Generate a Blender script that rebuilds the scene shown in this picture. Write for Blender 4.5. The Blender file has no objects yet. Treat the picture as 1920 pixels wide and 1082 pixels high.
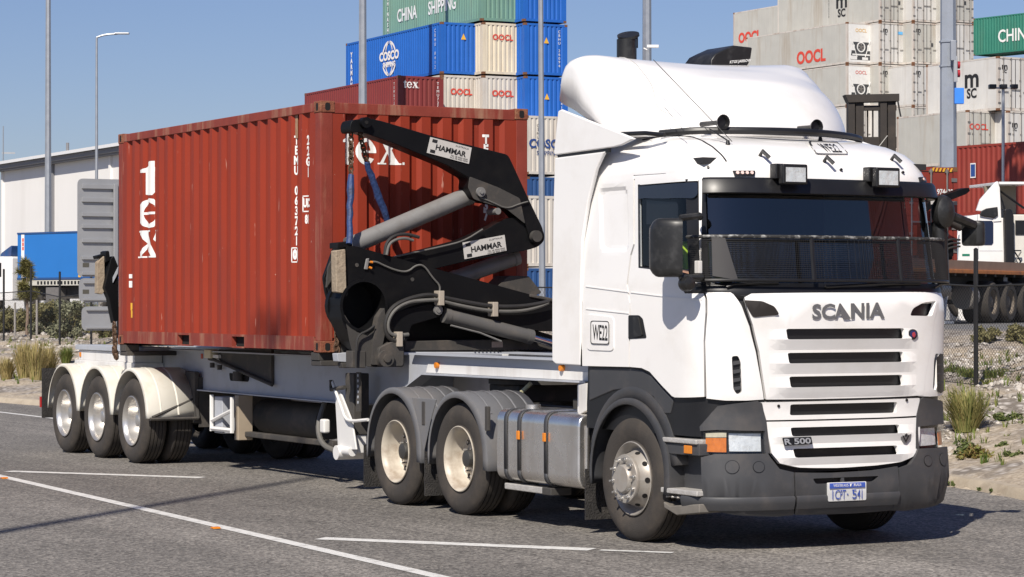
import bpy, bmesh, math, random
import numpy as np
from math import sin, cos, pi, radians, atan2, sqrt
from mathutils import Vector, Matrix

# ------------------------------------------------------------------ camera, sky, sun
scn = bpy.context.scene
COL = scn.collection
CAM = np.array([17.955, -12.105, 1.952]); YAW, PITCH, FPX = 2.64278, 0.005505, 4813.7
cd = bpy.data.cameras.new('camera'); cam = bpy.data.objects.new('camera', cd); COL.objects.link(cam)
cd.sensor_width = 36.0; cd.lens = 36.0*FPX/1920.0; cd.clip_end = 3000; cd.clip_start = 0.2
_f = np.array([cos(PITCH)*cos(YAW), cos(PITCH)*sin(YAW), sin(PITCH)])
_r = np.array([sin(YAW), -cos(YAW), 0.0]); _u = np.cross(_r, _f)
cam.matrix_world = Matrix(((_r[0], _u[0], -_f[0], CAM[0]), (_r[1], _u[1], -_f[1], CAM[1]), (_r[2], _u[2], -_f[2], CAM[2]), (0, 0, 0, 1)))
scn.camera = cam
SUN_EL = radians(43.5); SHADOW_AZ = radians(134.0)
sun_to = Vector((-cos(SHADOW_AZ)*cos(SUN_EL), -sin(SHADOW_AZ)*cos(SUN_EL), sin(SUN_EL)))
world = bpy.data.worlds.new('World'); scn.world = world; world.use_nodes = True
wn = world.node_tree; bg = wn.nodes['Background']
sky = wn.nodes.new('ShaderNodeTexSky'); sky.sky_type = 'NISHITA'; sky.sun_disc = False
sky.sun_elevation = SUN_EL; sky.sun_rotation = atan2(sun_to.x, sun_to.y)
sky.altitude = 0; sky.air_density = 1.0; sky.dust_density = 0.35; sky.ozone_density = 3.0
hs = wn.nodes.new('ShaderNodeMix'); hs.data_type = 'RGBA'; hs.blend_type = 'MULTIPLY'; hs.inputs[0].default_value = 1.0; hs.inputs[7].default_value = (.92, .93, 1.18, 1)
wn.links.new(sky.outputs[0], hs.inputs[6]); wn.links.new(hs.outputs[2], bg.inputs[0]); bg.inputs[1].default_value = 0.060
sl = bpy.data.lights.new('sun', 'SUN'); sl.energy = 5.0; sl.angle = radians(0.5); sl.color = (1.0, 0.93, 0.83)
so = bpy.data.objects.new('sun', sl); COL.objects.link(so)
so.rotation_euler = sun_to.to_track_quat('Z', 'Y').to_euler(); so.location = (0, 0, 60)
scn.view_settings.view_transform = 'Standard'; scn.view_settings.look = 'None'
scn.view_settings.exposure = 0.22; scn.view_settings.gamma = 1.0
scn.view_settings.use_curve_mapping = False

# ------------------------------------------------------------------ measuring: photo pixel -> point on a real plane
def _ray(x, y): return _f*FPX + _r*(x-960.0) - _u*(y-541.0)
def hit(x, y, ax, v):
    d = _ray(x, y); return CAM + d*((v-CAM[ax])/d[ax])
def onY(x, y, v): p = hit(x, y, 1, v); return (p[0], p[2])
def onX(x, y, v): p = hit(x, y, 0, v); return (p[1], p[2])
def onG(x, y, v=0.0): p = hit(x, y, 2, v); return (p[0], p[1])
def deep(x, y, t): return CAM + _ray(x, y)*t/FPX

# ------------------------------------------------------------------ materials
MATS = {}
def mat(name, col, rough=0.5, metal=0.0, var=0.12, scale=6.0, bump=0.0, bscale=60.0, dirt=None, dirtamt=0.0,
        dscale=3.0, coat=0.0, streak=False, spec=0.5, rvar=0.1):
    if name in MATS: return MATS[name]
    m = bpy.data.materials.new(name); m.use_nodes = True; nt = m.node_tree; N = nt.nodes; L = nt.links
    b = N['Principled BSDF']
    tc = N.new('ShaderNodeTexCoord')
    n1 = N.new('ShaderNodeTexNoise'); n1.inputs['Scale'].default_value = scale; n1.inputs['Detail'].default_value = 6
    L.new(tc.outputs['Object'], n1.inputs['Vector'])
    mix = N.new('ShaderNodeMix'); mix.data_type = 'RGBA'; mix.blend_type = 'MIX'
    mix.inputs[6].default_value = tuple(c*(1-var) for c in col)+(1,)
    mix.inputs[7].default_value = tuple(min(1, c*(1+var)) for c in col)+(1,)
    L.new(n1.outputs['Fac'], mix.inputs[0]); out = mix.outputs[2]
    if dirt is not None:
        mp = N.new('ShaderNodeMapping'); L.new(tc.outputs['Object'], mp.inputs[0])
        if streak: mp.inputs['Scale'].default_value = (1, 1, 0.12)
        n2 = N.new('ShaderNodeTexNoise'); n2.inputs['Scale'].default_value = dscale; n2.inputs['Detail'].default_value = 8
        n2.inputs['Roughness'].default_value = 0.65
        L.new(mp.outputs[0], n2.inputs['Vector'])
        mr = N.new('ShaderNodeMapRange'); mr.inputs[1].default_value = 0.5; mr.inputs[2].default_value = 0.75
        mr.inputs[4].default_value = dirtamt
        L.new(n2.outputs['Fac'], mr.inputs[0])
        m2 = N.new('ShaderNodeMix'); m2.data_type = 'RGBA'; m2.inputs[7].default_value = tuple(dirt)+(1,)
        L.new(mr.outputs[0], m2.inputs[0]); L.new(out, m2.inputs[6]); out = m2.outputs[2]
    L.new(out, b.inputs['Base Color'])
    rr = N.new('ShaderNodeMapRange'); rr.inputs[3].default_value = max(0, rough-rvar); rr.inputs[4].default_value = min(1, rough+rvar)
    L.new(n1.outputs['Fac'], rr.inputs[0]); L.new(rr.outputs[0], b.inputs['Roughness'])
    b.inputs['Metallic'].default_value = metal
    b.inputs['Specular IOR Level'].default_value = spec
    if coat: b.inputs['Coat Weight'].default_value = coat; b.inputs['Coat Roughness'].default_value = 0.06
    if bump:
        n3 = N.new('ShaderNodeTexNoise'); n3.inputs['Scale'].default_value = bscale; n3.inputs['Detail'].default_value = 5
        L.new(tc.outputs['Object'], n3.inputs['Vector'])
        bp = N.new('ShaderNodeBump'); bp.inputs['Strength'].default_value = bump; bp.inputs['Distance'].default_value = 0.02
        L.new(n3.outputs['Fac'], bp.inputs['Height']); L.new(bp.outputs[0], b.inputs['Normal'])
    MATS[name] = m; return m

def glass(name, tint, refl=1.0, ior=1.5):
    m = bpy.data.materials.new(name); m.use_nodes = True; nt = m.node_tree; N = nt.nodes; L = nt.links
    N.remove(N['Principled BSDF']); o = N['Material Output']
    t = N.new('ShaderNodeBsdfTransparent'); t.inputs[0].default_value = tuple(tint)+(1,)
    g = N.new('ShaderNodeBsdfGlossy'); g.inputs['Roughness'].default_value = 0.02; g.inputs[0].default_value = (refl, refl, refl, 1)
    fr = N.new('ShaderNodeFresnel'); ge = N.new('ShaderNodeNewGeometry'); mr = N.new('ShaderNodeMapRange')
    mr.inputs[3].default_value = ior; mr.inputs[4].default_value = 1.0/ior   # a thin pane reflects alike from both sides
    L.new(ge.outputs['Backfacing'], mr.inputs[0]); L.new(mr.outputs[0], fr.inputs[0])
    mx = N.new('ShaderNodeMixShader'); L.new(fr.outputs[0], mx.inputs[0]); L.new(t.outputs[0], mx.inputs[1]); L.new(g.outputs[0], mx.inputs[2])
    L.new(mx.outputs[0], o.inputs[0]); MATS[name] = m; return m

# ------------------------------------------------------------------ mesh builder
class MB:
    def __init__(s): s.v = []; s.f = []
    def add(s, vs, fs):
        o = len(s.v); s.v += [tuple(map(float, p)) for p in vs]; s.f += [tuple(i+o for i in f) for f in fs]; return s
    def box(s, x0, x1, y0, y1, z0, z1):
        return s.add([(x0,y0,z0),(x1,y0,z0),(x1,y1,z0),(x0,y1,z0),(x0,y0,z1),(x1,y0,z1),(x1,y1,z1),(x0,y1,z1)],
                     [(0,3,2,1),(4,5,6,7),(0,1,5,4),(1,2,6,5),(2,3,7,6),(3,0,4,7)])
    def obox(s, c, a, b, d):
        c, a, b, d = map(np.array, (c, a, b, d)); P = [c+i*a+j*b+k*d for k in (-1,1) for (i,j) in ((-1,-1),(1,-1),(1,1),(-1,1))]
        return s.add(P, [(0,3,2,1),(4,5,6,7),(0,1,5,4),(1,2,6,5),(2,3,7,6),(3,0,4,7)])
    def prism(s, pts, ax, a, b):
        n = len(pts)
        def mk(p, t):
            return (t, p[0], p[1]) if ax == 0 else ((p[0], t, p[1]) if ax == 1 else (p[0], p[1], t))
        vs = [mk(p, a) for p in pts]+[mk(p, b) for p in pts]
        return s.add(vs, [tuple(range(n))[::-1], tuple(range(n, 2*n))]+[(i, (i+1) % n, n+(i+1) % n, n+i) for i in range(n)])
    def grid(s, rows, closeu=False, flip=False):
        R, Cn = len(rows), len(rows[0]); vs = [p for r in rows for p in r]; fs = []
        for i in range(R-1):
            for j in range(Cn if closeu else Cn-1):
                q = (i*Cn+j, i*Cn+(j+1) % Cn, (i+1)*Cn+(j+1) % Cn, (i+1)*Cn+j)
                fs.append(q[::-1] if flip else q)
        return s.add(vs, fs)
    def cyl(s, p0, p1, r0, r1=None, n=16, cap=True):
        r1 = r0 if r1 is None else r1; p0, p1 = np.array(p0, float), np.array(p1, float); d = p1-p0; d /= np.linalg.norm(d)
        a = np.cross(d, (0, 0, 1) if abs(d[2]) < .9 else (1, 0, 0)); a /= np.linalg.norm(a); b = np.cross(d, a)
        A = [2*pi*i/n for i in range(n)]
        vs = [p0+r0*(cos(t)*a+sin(t)*b) for t in A]+[p1+r1*(cos(t)*a+sin(t)*b) for t in A]
        fs = [(i, (i+1) % n, n+(i+1) % n, n+i) for i in range(n)]
        if cap: fs += [tuple(range(n))[::-1], tuple(range(n, 2*n))]
        return s.add(vs, fs)
    def tube(s, pts, r, n=8, smooth=0):
        P = [np.array(p, float) for p in pts]
        for _ in range(smooth):
            Q = [P[0]]
            for a, b in zip(P[:-1], P[1:]): Q += [a*.75+b*.25, a*.25+b*.75]
            P = Q+[P[-1]]
        rows = []; up = None
        for i, p in enumerate(P):
            d = P[min(i+1, len(P)-1)]-P[max(i-1, 0)]; d /= (np.linalg.norm(d)+1e-9)
            if up is None: up = np.cross(d, (0, 0, 1) if abs(d[2]) < .9 else (1, 0, 0))
            up = up-d*np.dot(up, d); up /= np.linalg.norm(up)+1e-9; b = np.cross(d, up)
            rr = r[min(i, len(r)-1)] if isinstance(r, (list, tuple)) else r
            rows.append([p+rr*(cos(2*pi*k/n)*up+sin(2*pi*k/n)*b) for k in range(n)])
        s.grid(rows, True)
        o = len(s.v)-len(rows)*n
        s.f.append(tuple(o+k for k in range(n))[::-1]); s.f.append(tuple(o+(len(rows)-1)*n+k for k in range(n)))
        return s
    def lathe(s, prof, c=(0, 0, 0), ax=1, n=48, closed=False):
        # prof: (radius, along-axis)
        rows = []
        for k in range(n):
            t = 2*pi*k/n; row = []
            for r, a in prof:
                if ax == 1: row.append((c[0]+r*cos(t), c[1]+a, c[2]+r*sin(t)))
                elif ax == 2: row.append((c[0]+r*cos(t), c[1]+r*sin(t), c[2]+a))
                else: row.append((c[0]+a, c[1]+r*cos(t), c[2]+r*sin(t)))
            rows.append(row)
        rows.append(rows[0]); 
        return s.grid(rows, closed)
    def xform(s, fn): s.v = [tuple(map(float, fn(p))) for p in s.v]; return s
    def build(s, name, m, parent=None, smooth=True, ang=38, bevel=0.0, solid=0.0, fix=True, merge=False, seg=2):
        me = bpy.data.meshes.new(name)
        me.from_pydata(s.v, [], s.f); me.materials.append(m)
        bm = bmesh.new(); bm.from_mesh(me)
        if merge: bmesh.ops.remove_doubles(bm, verts=bm.verts, dist=1e-5)
        if fix: bmesh.ops.recalc_face_normals(bm, faces=bm.faces)
        if smooth:
            ca = radians(ang)
            for f in bm.faces: f.smooth = True
            for e in bm.edges:
                if len(e.link_faces) == 2 and e.calc_face_angle(0) > ca: e.smooth = False
        bm.to_mesh(me); bm.free()
        o = bpy.data.objects.new(name, me); COL.objects.link(o)
        if parent is not None: o.parent = parent
        if solid:
            md = o.modifiers.new('s', 'SOLIDIFY'); md.thickness = solid; md.offset = -1
        if bevel:
            md = o.modifiers.new('b', 'BEVEL'); md.width = bevel; md.segments = seg; md.limit_method = 'ANGLE'; md.angle_limit = radians(40)
            md.harden_normals = False
            for p in me.polygons: p.use_smooth = True
            md2 = o.modifiers.new('w', 'WEIGHTED_NORMAL'); md2.keep_sharp = False
        return o

def tag(o, label, cat, group=None):
    o['label'] = label; o['category'] = cat
    if group: o['group'] = group
    return o
def struct(o): o['kind'] = 'structure'; return o
def stuff(o): o['kind'] = 'stuff'; return o
def empty(name, loc=(0, 0, 0), rz=0.0):
    o = bpy.data.objects.new(name, None); COL.objects.link(o); o.location = loc; o.rotation_euler = (0, 0, rz); o.empty_display_size = 0.3
    return o
def share(o, name=None, parent=None):
    c = o.copy(); COL.objects.link(c)
    if name: c.name = name
    c.parent = parent; return c
def copy_tree(o, parent=None):
    c = o.copy(); COL.objects.link(c); c.parent = parent
    for ch in list(o.children): copy_tree(ch, c)
    return c

def text_mb(txt, size=1.0, bold=0.0, depth=0.0, sx=1.0, align='CENTER', space=1.0):
    cu = bpy.data.curves.new('t', 'FONT'); cu.body = txt; cu.size = size; cu.offset = bold; cu.align_x = align; cu.align_y = 'CENTER'
    cu.extrude = depth; cu.resolution_u = 3; cu.space_character = space
    o = bpy.data.objects.new('t', cu); COL.objects.link(o)
    dg = bpy.context.evaluated_depsgraph_get(); me = o.evaluated_get(dg).to_mesh()
    mb = MB(); mb.add([(v.co.x*sx, v.co.y, v.co.z) for v in me.vertices], [tuple(p.vertices) for p in me.polygons])
    o.evaluated_get(dg).to_mesh_clear(); bpy.data.objects.remove(o); bpy.data.curves.remove(cu)
    return mb
def place(mb, o, right, up, flatten=True):
    o, right, up = np.array(o, float), np.array(right, float), np.array(up, float); nrm = np.cross(right, up)
    return mb.xform(lambda p: o+right*p[0]+up*p[1]+nrm*p[2])
def round_poly(pts, r, n=4):
    out = []; m = len(pts)
    for i in range(m):
        p = np.array(pts[i], float); a = np.array(pts[i-1], float)-p; b = np.array(pts[(i+1) % m], float)-p
        la, lb = np.linalg.norm(a), np.linalg.norm(b); rr = min(r, la*.45, lb*.45)
        A = p+a/la*rr; B = p+b/lb*rr
        for k in range(n+1):
            t = k/n; out.append(tuple((1-t)**2*A+2*t*(1-t)*p+t*t*B))
    return out
def rect(x0, x1, z0, z1, r=0.0, n=4):
    q = [(x0, z0), (x1, z0), (x1, z1), (x0, z1)]
    return round_poly(q, r, n) if r else q
def catmull(pts, n=6):
    P = [np.array(p, float) for p in pts]; out = []
    for i in range(len(P)-1):
        a, b, c, d = P[max(i-1, 0)], P[i], P[i+1], P[min(i+2, len(P)-1)]
        for k in range(n):
            t = k/n; out.append(.5*((2*b)+(-a+c)*t+(2*a-5*b+4*c-d)*t*t+(-a+3*b-3*c+d)*t**3))
    return out+[P[-1]]
def interp(x, xs, ys): return float(np.interp(x, xs, ys))

# ------------------------------------------------------------------ ground, road, markings
rnd = random.Random(7)
EX = [-1500, -120, -60, -31, -18, -8, -3.9, -2.9, -1.95, 1, 6, 14, 40, 1500]
EY = [-30, -2, 1.2, 3.1, 4.5, 5.2, 5.1, 4.83, 4.5, 3.5, 1.5, 0.5, 0.0, -20]
def edge(x): return interp(x, EX, EY)
def hgt(x, y):
    e = edge(x)
    if y < e: return -0.05
    u = (y-e)/max(9.15-e, 1.0)
    z = interp(u, [0, .04, .25, .6, 1.0, 1.6, 2.2, 8], [.0, .08, .26, .62, .88, 1.28, 1.45, 1.47])
    if x < -60 or x > 6: z = min(z, 1.47)
    k = .05*(sin(x*2.1+y*1.3)+sin(x*.9-y*2.7)+sin(x*4.3+y*3.9)*.5)
    return z+k*max(0, min(1, (y-e-.6)/2))*(1 if y < 13 else max(0, (17-y)/4))
def mat_ground():
    m = bpy.data.materials.new('sandy_ground'); m.use_nodes = True; N = m.node_tree.nodes; L = m.node_tree.links; b = N['Principled BSDF']
    tc = N.new('ShaderNodeTexCoord')
    vo = N.new('ShaderNodeTexVoronoi'); vo.inputs['Scale'].default_value = 9.0; L.new(tc.outputs['Object'], vo.inputs['Vector'])
    n1 = N.new('ShaderNodeTexNoise'); n1.inputs['Scale'].default_value = .9; n1.inputs['Detail'].default_value = 8; L.new(tc.outputs['Object'], n1.inputs['Vector'])
    n2 = N.new('ShaderNodeTexNoise'); n2.inputs['Scale'].default_value = 22; n2.inputs['Detail'].default_value = 8; L.new(tc.outputs['Object'], n2.inputs['Vector'])
    cr = N.new('ShaderNodeValToRGB'); cr.color_ramp.elements[0].position = .3; cr.color_ramp.elements[1].position = .72
    cr.color_ramp.elements[0].color = (.24, .19, .135, 1); cr.color_ramp.elements[1].color = (.54, .46, .355, 1); L.new(n2.outputs['Fac'], cr.inputs[0])
    cr2 = N.new('ShaderNodeValToRGB'); cr2.color_ramp.elements[0].position = .1; cr2.color_ramp.elements[1].position = .6
    cr2.color_ramp.elements[0].color = (.5, .46, .42, 1); cr2.color_ramp.elements[1].color = (.17, .145, .12, 1); L.new(vo.outputs['Distance'], cr2.inputs[0])
    mx = N.new('ShaderNodeMix'); mx.data_type = 'RGBA'
    mr = N.new('ShaderNodeMapRange'); mr.inputs[1].default_value = .45; mr.inputs[2].default_value = .6; L.new(n1.outputs['Fac'], mr.inputs[0])
    L.new(mr.outputs[0], mx.inputs[0]); L.new(cr.outputs[0], mx.inputs[6]); L.new(cr2.outputs[0], mx.inputs[7])
    sp = N.new('ShaderNodeSeparateXYZ'); L.new(tc.outputs['Object'], sp.inputs[0])
    my = N.new('ShaderNodeMapRange'); my.inputs[1].default_value = 15; my.inputs[2].default_value = 19; L.new(sp.outputs['Y'], my.inputs[0])
    m2 = N.new('ShaderNodeMix'); m2.data_type = 'RGBA'; m2.inputs[7].default_value = (.16, .155, .15, 1)
    L.new(my.outputs[0], m2.inputs[0]); L.new(mx.outputs[2], m2.inputs[6]); L.new(m2.outputs[2], b.inputs['Base Color'])
    b.inputs['Roughness'].default_value = .95
    bp = N.new('ShaderNodeBump'); bp.inputs['Strength'].default_value = .7; bp.inputs['Distance'].default_value = .04
    L.new(n2.outputs['Fac'], bp.inputs['Height']); L.new(bp.outputs[0], b.inputs['Normal'])
    return m
def mat_road():
    m = bpy.data.materials.new('chip_seal_asphalt'); m.use_nodes = True; N = m.node_tree.nodes; L = m.node_tree.links; b = N['Principled BSDF']
    tc = N.new('ShaderNodeTexCoord')
    def noise(s, d=4, vec=None):
        n = N.new('ShaderNodeTexNoise'); n.inputs['Scale'].default_value = s; n.inputs['Detail'].default_value = d
        L.new(vec or tc.outputs['Object'], n.inputs['Vector']); return n
    vo = N.new('ShaderNodeTexVoronoi'); vo.inputs['Scale'].default_value = 46; L.new(tc.outputs['Object'], vo.inputs['Vector'])
    cr = N.new('ShaderNodeValToRGB'); e = cr.color_ramp.elements
    e[0].position = .0; e[0].color = (.05, .045, .04, 1); e[1].position = 1.0; e[1].color = (.37, .34, .30, 1)
    x = cr.color_ramp.elements.new(.5); x.color = (.17, .157, .142, 1)
    L.new(vo.outputs['Color'], cr.inputs[0])
    mp = N.new('ShaderNodeMapping'); mp.inputs['Scale'].default_value = (.06, .8, 1); L.new(tc.outputs['Object'], mp.inputs[0])
    big = noise(1.0, 5, mp.outputs[0]); pat = noise(.5, 6)
    mr = N.new('ShaderNodeMapRange'); mr.inputs[1].default_value = .3; mr.inputs[2].default_value = .7; mr.inputs[3].default_value = .66; mr.inputs[4].default_value = 1.22
    L.new(big.outputs['Fac'], mr.inputs[0])
    mr2 = N.new('ShaderNodeMapRange'); mr2.inputs[1].default_value = .3; mr2.inputs[2].default_value = .7; mr2.inputs[3].default_value = .88; mr2.inputs[4].default_value = 1.1
    L.new(pat.outputs['Fac'], mr2.inputs[0])
    mu = N.new('ShaderNodeMath'); mu.operation = 'MULTIPLY'; L.new(mr.outputs[0], mu.inputs[0]); L.new(mr2.outputs[0], mu.inputs[1])
    mm = N.new('ShaderNodeMix'); mm.data_type = 'RGBA'; mm.blend_type = 'MULTIPLY'; mm.inputs[0].default_value = 1
    st = noise(.9, 3); ms_ = N.new('ShaderNodeMapRange'); ms_.inputs[1].default_value = .66; ms_.inputs[2].default_value = .72; ms_.inputs[3].default_value = 1; ms_.inputs[4].default_value = .72; L.new(st.outputs['Fac'], ms_.inputs[0])
    mp2 = N.new('ShaderNodeMapping'); mp2.inputs['Scale'].default_value = (.05, 5, 1); mp2.inputs['Rotation'].default_value = (0, 0, .12); L.new(tc.outputs['Object'], mp2.inputs[0])
    tm = noise(1.0, 2, mp2.outputs[0]); mt_ = N.new('ShaderNodeMapRange'); mt_.inputs[1].default_value = .62; mt_.inputs[2].default_value = .72; mt_.inputs[3].default_value = 1; mt_.inputs[4].default_value = .70; L.new(tm.outputs['Fac'], mt_.inputs[0])
    m3 = N.new('ShaderNodeMath'); m3.operation = 'MULTIPLY'; L.new(ms_.outputs[0], m3.inputs[0]); L.new(mt_.outputs[0], m3.inputs[1]); m4 = N.new('ShaderNodeMath'); m4.operation = 'MULTIPLY'; L.new(m3.outputs[0], m4.inputs[0]); L.new(mu.outputs[0], m4.inputs[1])
    L.new(cr.outputs[0], mm.inputs[6]); L.new(m4.outputs[0], mm.inputs[7]); L.new(mm.outputs[2], b.inputs['Base Color'])
    b.inputs['Roughness'].default_value = .85
    bp = N.new('ShaderNodeBump'); bp.inputs['Strength'].default_value = .55; bp.inputs['Distance'].default_value = .012
    L.new(vo.outputs['Distance'], bp.inputs['Height']); L.new(bp.outputs[0], b.inputs['Normal'])
    return m
def sheet(xs, ys, fn):
    return MB().grid([[(x, y, fn(x, y)) for y in ys] for x in xs])
xs = [-1500, -600, -300, -180, -120, -90, -70]+list(np.arange(-62, 6.1, .4))+[8, 11, 15, 25, 50, 120, 400, 1500]
ys = [-1500, -400, -100, -40, -20, -10, -5, -2]+list(np.arange(0, 17.01, .3))+[19, 22, 28, 40, 80, 160, 300, 600, 1500]
struct(sheet(xs, ys, hgt).build('ground', mat_ground(), ang=180))
rx = [-1500, -300, -120, -80]+list(np.arange(-60, 20, 1.0))+[20, 30, 60, 300]
road = MB(); road.grid([[(x, y, 0.0) for y in (-60, -20, -8, -4, 0, edge(x))] for x in rx])
road = struct(road.build('road', mat_road(), smooth=False))
kerbm = mat('weathered_kerb_concrete', (.40, .34, .26), .9, var=.25, scale=4, bump=.4, dirt=(.2, .15, .1), dirtamt=.6)
kb = MB(); pr = []
for x in list(np.arange(-62, 16, .6)):
    e = edge(x); pr.append([(x, e-.02, -.01), (x, e-.0, .05), (x, e+.05, .10), (x, e+.17, .105), (x, e+.2, -.03)])
kb.grid(pr); struct(kb.build('kerb', kerbm))
paint = mat('worn_white_road_paint', (.66, .65, .62), .7, var=.15, scale=30, dirt=(.2, .19, .17), dirtamt=.85, dscale=9, bump=.3)
def strip(p, q, w, name):
    p, q = np.array(p), np.array(q); d = q-p; n = int(max(2, np.linalg.norm(d)/.5)); d = d/np.linalg.norm(d); s = np.array([-d[1], d[0]])*w/2
    mb = MB(); rows = []
    for i in range(n+1):
        c = p+(q-p)*i/n; j = .006*math.sin(i*7.3)
        rows.append([(c[0]+s[0]*(1+j), c[1]+s[1]*(1+j), .004), (c[0]-s[0], c[1]-s[1], .004)])
    mb.grid(rows); return mb.build(name, paint, road, smooth=False)
A, Bp = np.array(onG(0, 893)), np.array(onG(823, 1082)); d = (Bp-A)
strip(A-d*3, Bp+d*.6, .13, 'lane_line')
strip(onG(16, 884), onG(380, 896), .2, 'turn_dash')
strip(onG(600, 1010), onG(1110, 1031), .21, 'turn_dash')
strip(np.array(onG(1125, 1032)), np.array(onG(1262, 1037)), .09, 'turn_dash')
strip(np.array(onG(0, 780))-(40, 0), onG(330, 812), .12, 'edge_line')
# two amber raised pavement markers on the lane line
amber = mat('amber_reflector', (.65, .21, .02), .25, var=.05)
for k, (px, py, lab) in enumerate(((404, 992, 'amber raised pavement marker on the road beside the long white line'), (8, 898, 'amber raised pavement marker at the left edge of the road'))):
    gx, gy = onG(px, py); m = MB()
    m.prism([(-.04, 0), (.04, 0), (.022, .015), (-.022, .015)], 1, -.035, .035)
    o = m.build('road_marker', amber, bevel=.003); o.location = (gx, gy, .005); tag(o, lab, 'road marker', 'amber road markers')

# ------------------------------------------------------------------ fence
black = mat('black_steel_paint', (.012, .012, .013), .5, var=.3)
wire = mat('dark_coated_wire', (.02, .02, .02), .6)
def make_fence():
    f = empty('chain_link_fence', (-8.46, 9.15, hgt(-8.46, 9.15)))
    X = [-8.46+2.37*k for k in (2, 1, 0)]+list(np.linspace(-8.46, -42.83, 15))[1:]+[-45.24, -47.59, -49.94, -52.3, -54.7]
    loc = Vector(f.location); pm = None; panel = None
    for i, x in enumerate(X):
        z0 = hgt(x, 9.15); h = 1.8 if x > -20 else 1.95
        if pm is None:
            b = MB().cyl((0, 0, -.3), (0, 0, 1.80), .03, n=8); b.cyl((0, 0, 1.8), (0, 0, 1.82), .034, .01, n=8)
            pm = b.build('fence_post', black, f); o = pm
        else: o = share(pm, 'fence_post', f)
        o.location = Vector((x, 9.15, z0))-loc; o.scale = (1, 1, h/1.8)
        if i and i < len(X):
            x0 = X[i-1]; w = x0-x; za, zb = hgt(x0, 9.15), z0
            if panel is None or True:
                b = MB(); H = 1.28; s = .055 if x > -16 else .11; r = .0022 if x > -16 else .0018; k = -H
                while k < w:
                    for sg in (1, -1):
                        a0, a1 = max(k, 0), min(k+H, w); t0, t1 = a0-k, a1-k
                        if a1-a0 > .01:
                            u0, u1 = (a0, a1) if sg == 1 else (w-a0, w-a1)
                            yy = .004*sg
                            p, q = np.array((-u0, yy, .04+t0)), np.array((-u1, yy, .04+t1)); nn = np.array((t1-t0, 0, (u1-u0)))/max(1e-6, sqrt((t1-t0)**2+(u1-u0)**2))*r
                            b.add([p-nn, p+nn, q+nn, q-nn, p+(0, r*1.5, 0), q+(0, r*1.5, 0)], [(0, 1, 2, 3), (1, 4, 5, 2), (4, 0, 3, 5)])
                    k += s
                for zz in (.04, H+.04): b.cyl((0, 0, zz), (-w, 0, zz), .006 if zz < .1 else .014, n=6)
                sh = (zb-za)/w
                b.xform(lambda p: (p[0], p[1], p[2]-p[0]*sh))
                o = b.build('chain_link_panel', wire, f, smooth=False, fix=False); stuff(o)
            o.location = Vector((x0, 9.15, za))-loc
    return tag(f, 'long black chain link fence with slim posts along the top of the verge', 'fence')
make_fence()

# ------------------------------------------------------------------ tall light poles
galv = mat('galvanised_steel', (.36, .38, .41), .45, metal=.55, var=.12, scale=3)
galv2 = mat('painted_grey_mast', (.30, .33, .38), .5, metal=.2, var=.08, scale=2, dirt=(.2, .2, .2), dirtamt=.3)
lampm = mat('lamp_housing', (.45, .46, .47), .4, metal=.5)
def pole(px, pyb, depth, wpx, label, h=26.0, m=galv, seg=8, arm=None, lean=0.0, taper=.55, topy=None, rings=()):
    p = deep(px, pyb, depth); z0 = 1.46; x, y = p[0], p[1]
    e = empty('light_pole', (x, y, z0)); r = wpx*depth/FPX/2
    if topy is not None: h = deep(px, topy, depth)[2]-z0
    b = MB().cyl((0, 0, 0), (lean*h, 0, h), r*1.15, r*taper, n=seg)
    for zz in rings: b.cyl((lean*zz, 0, zz), (lean*zz, 0, zz+.06), r*1.12, n=seg)
    b.build('shaft', m, e, ang=50 if seg > 8 else 30)
    MB().cyl((0, 0, 0), (0, 0, .05), r*2.2, n=12).build('base_plate', m, e)
    if arm == 'street':
        ad = np.array((_r[0], _r[1], 0)); tp = np.array((lean*h, 0, h))
        MB().tube([tp, tp+ad*.35+(0, 0, .12), tp+ad*.9+(0, 0, .16)], r*.55, smooth=1).build('arm', m, e)
        c = tp+ad*1.1+(0, 0, .17)
        MB().obox(c, ad*.32, np.cross(ad, (0, 0, 1))*.1, (0, 0, .04)).build('lamp_head', lampm, e, bevel=.02)
    elif arm == 'flood':
        for k in range(4):
            t = k*pi/2; d2 = np.array((cos(t), sin(t), 0))
            MB().obox((d2*.7+np.array((lean*h, 0, h))), d2*.12, np.cross(d2, (0, 0, 1))*.3, (0, 0, .22)).build('floodlight', lampm, e, bevel=.02)
        MB().lathe([(.5, -.05), (.62, -.05), (.62, .05), (.5, .05), (.5, -.05)], (lean*h, 0, h), 2, 20).build('headframe', m, e)
    tag(e, label, 'light pole'); return e
pole(90, 430, 160, 12.5, 'tall grey light mast behind the blue container truck at left', arm='flood', h=32)
pole(181, 430, 112, 7.0, 'slim street lamp with short arm above the white warehouse', topy=70, arm='street', taper=.6)
pole(680, 190, 120, 17, 'thick grey light mast rising behind the red trailer container', arm='flood', h=32, taper=.5)
pole(1017, 560, 75, 11.5, 'slim galvanised pole between the crane arm and the white cab', lean=-.0105, h=17, arm='flood', taper=.6)
pole(1213, 110, 140, 18, 'thick grey mast behind the roof of the white cab', arm='flood', h=32, taper=.75)
bigp = pole(1778, 310, 84, 30, 'thick grey octagonal mast in front of the white reefer stack', arm='flood', h=24, m=galv2, taper=.72, rings=(8.2, 9.0))

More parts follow.
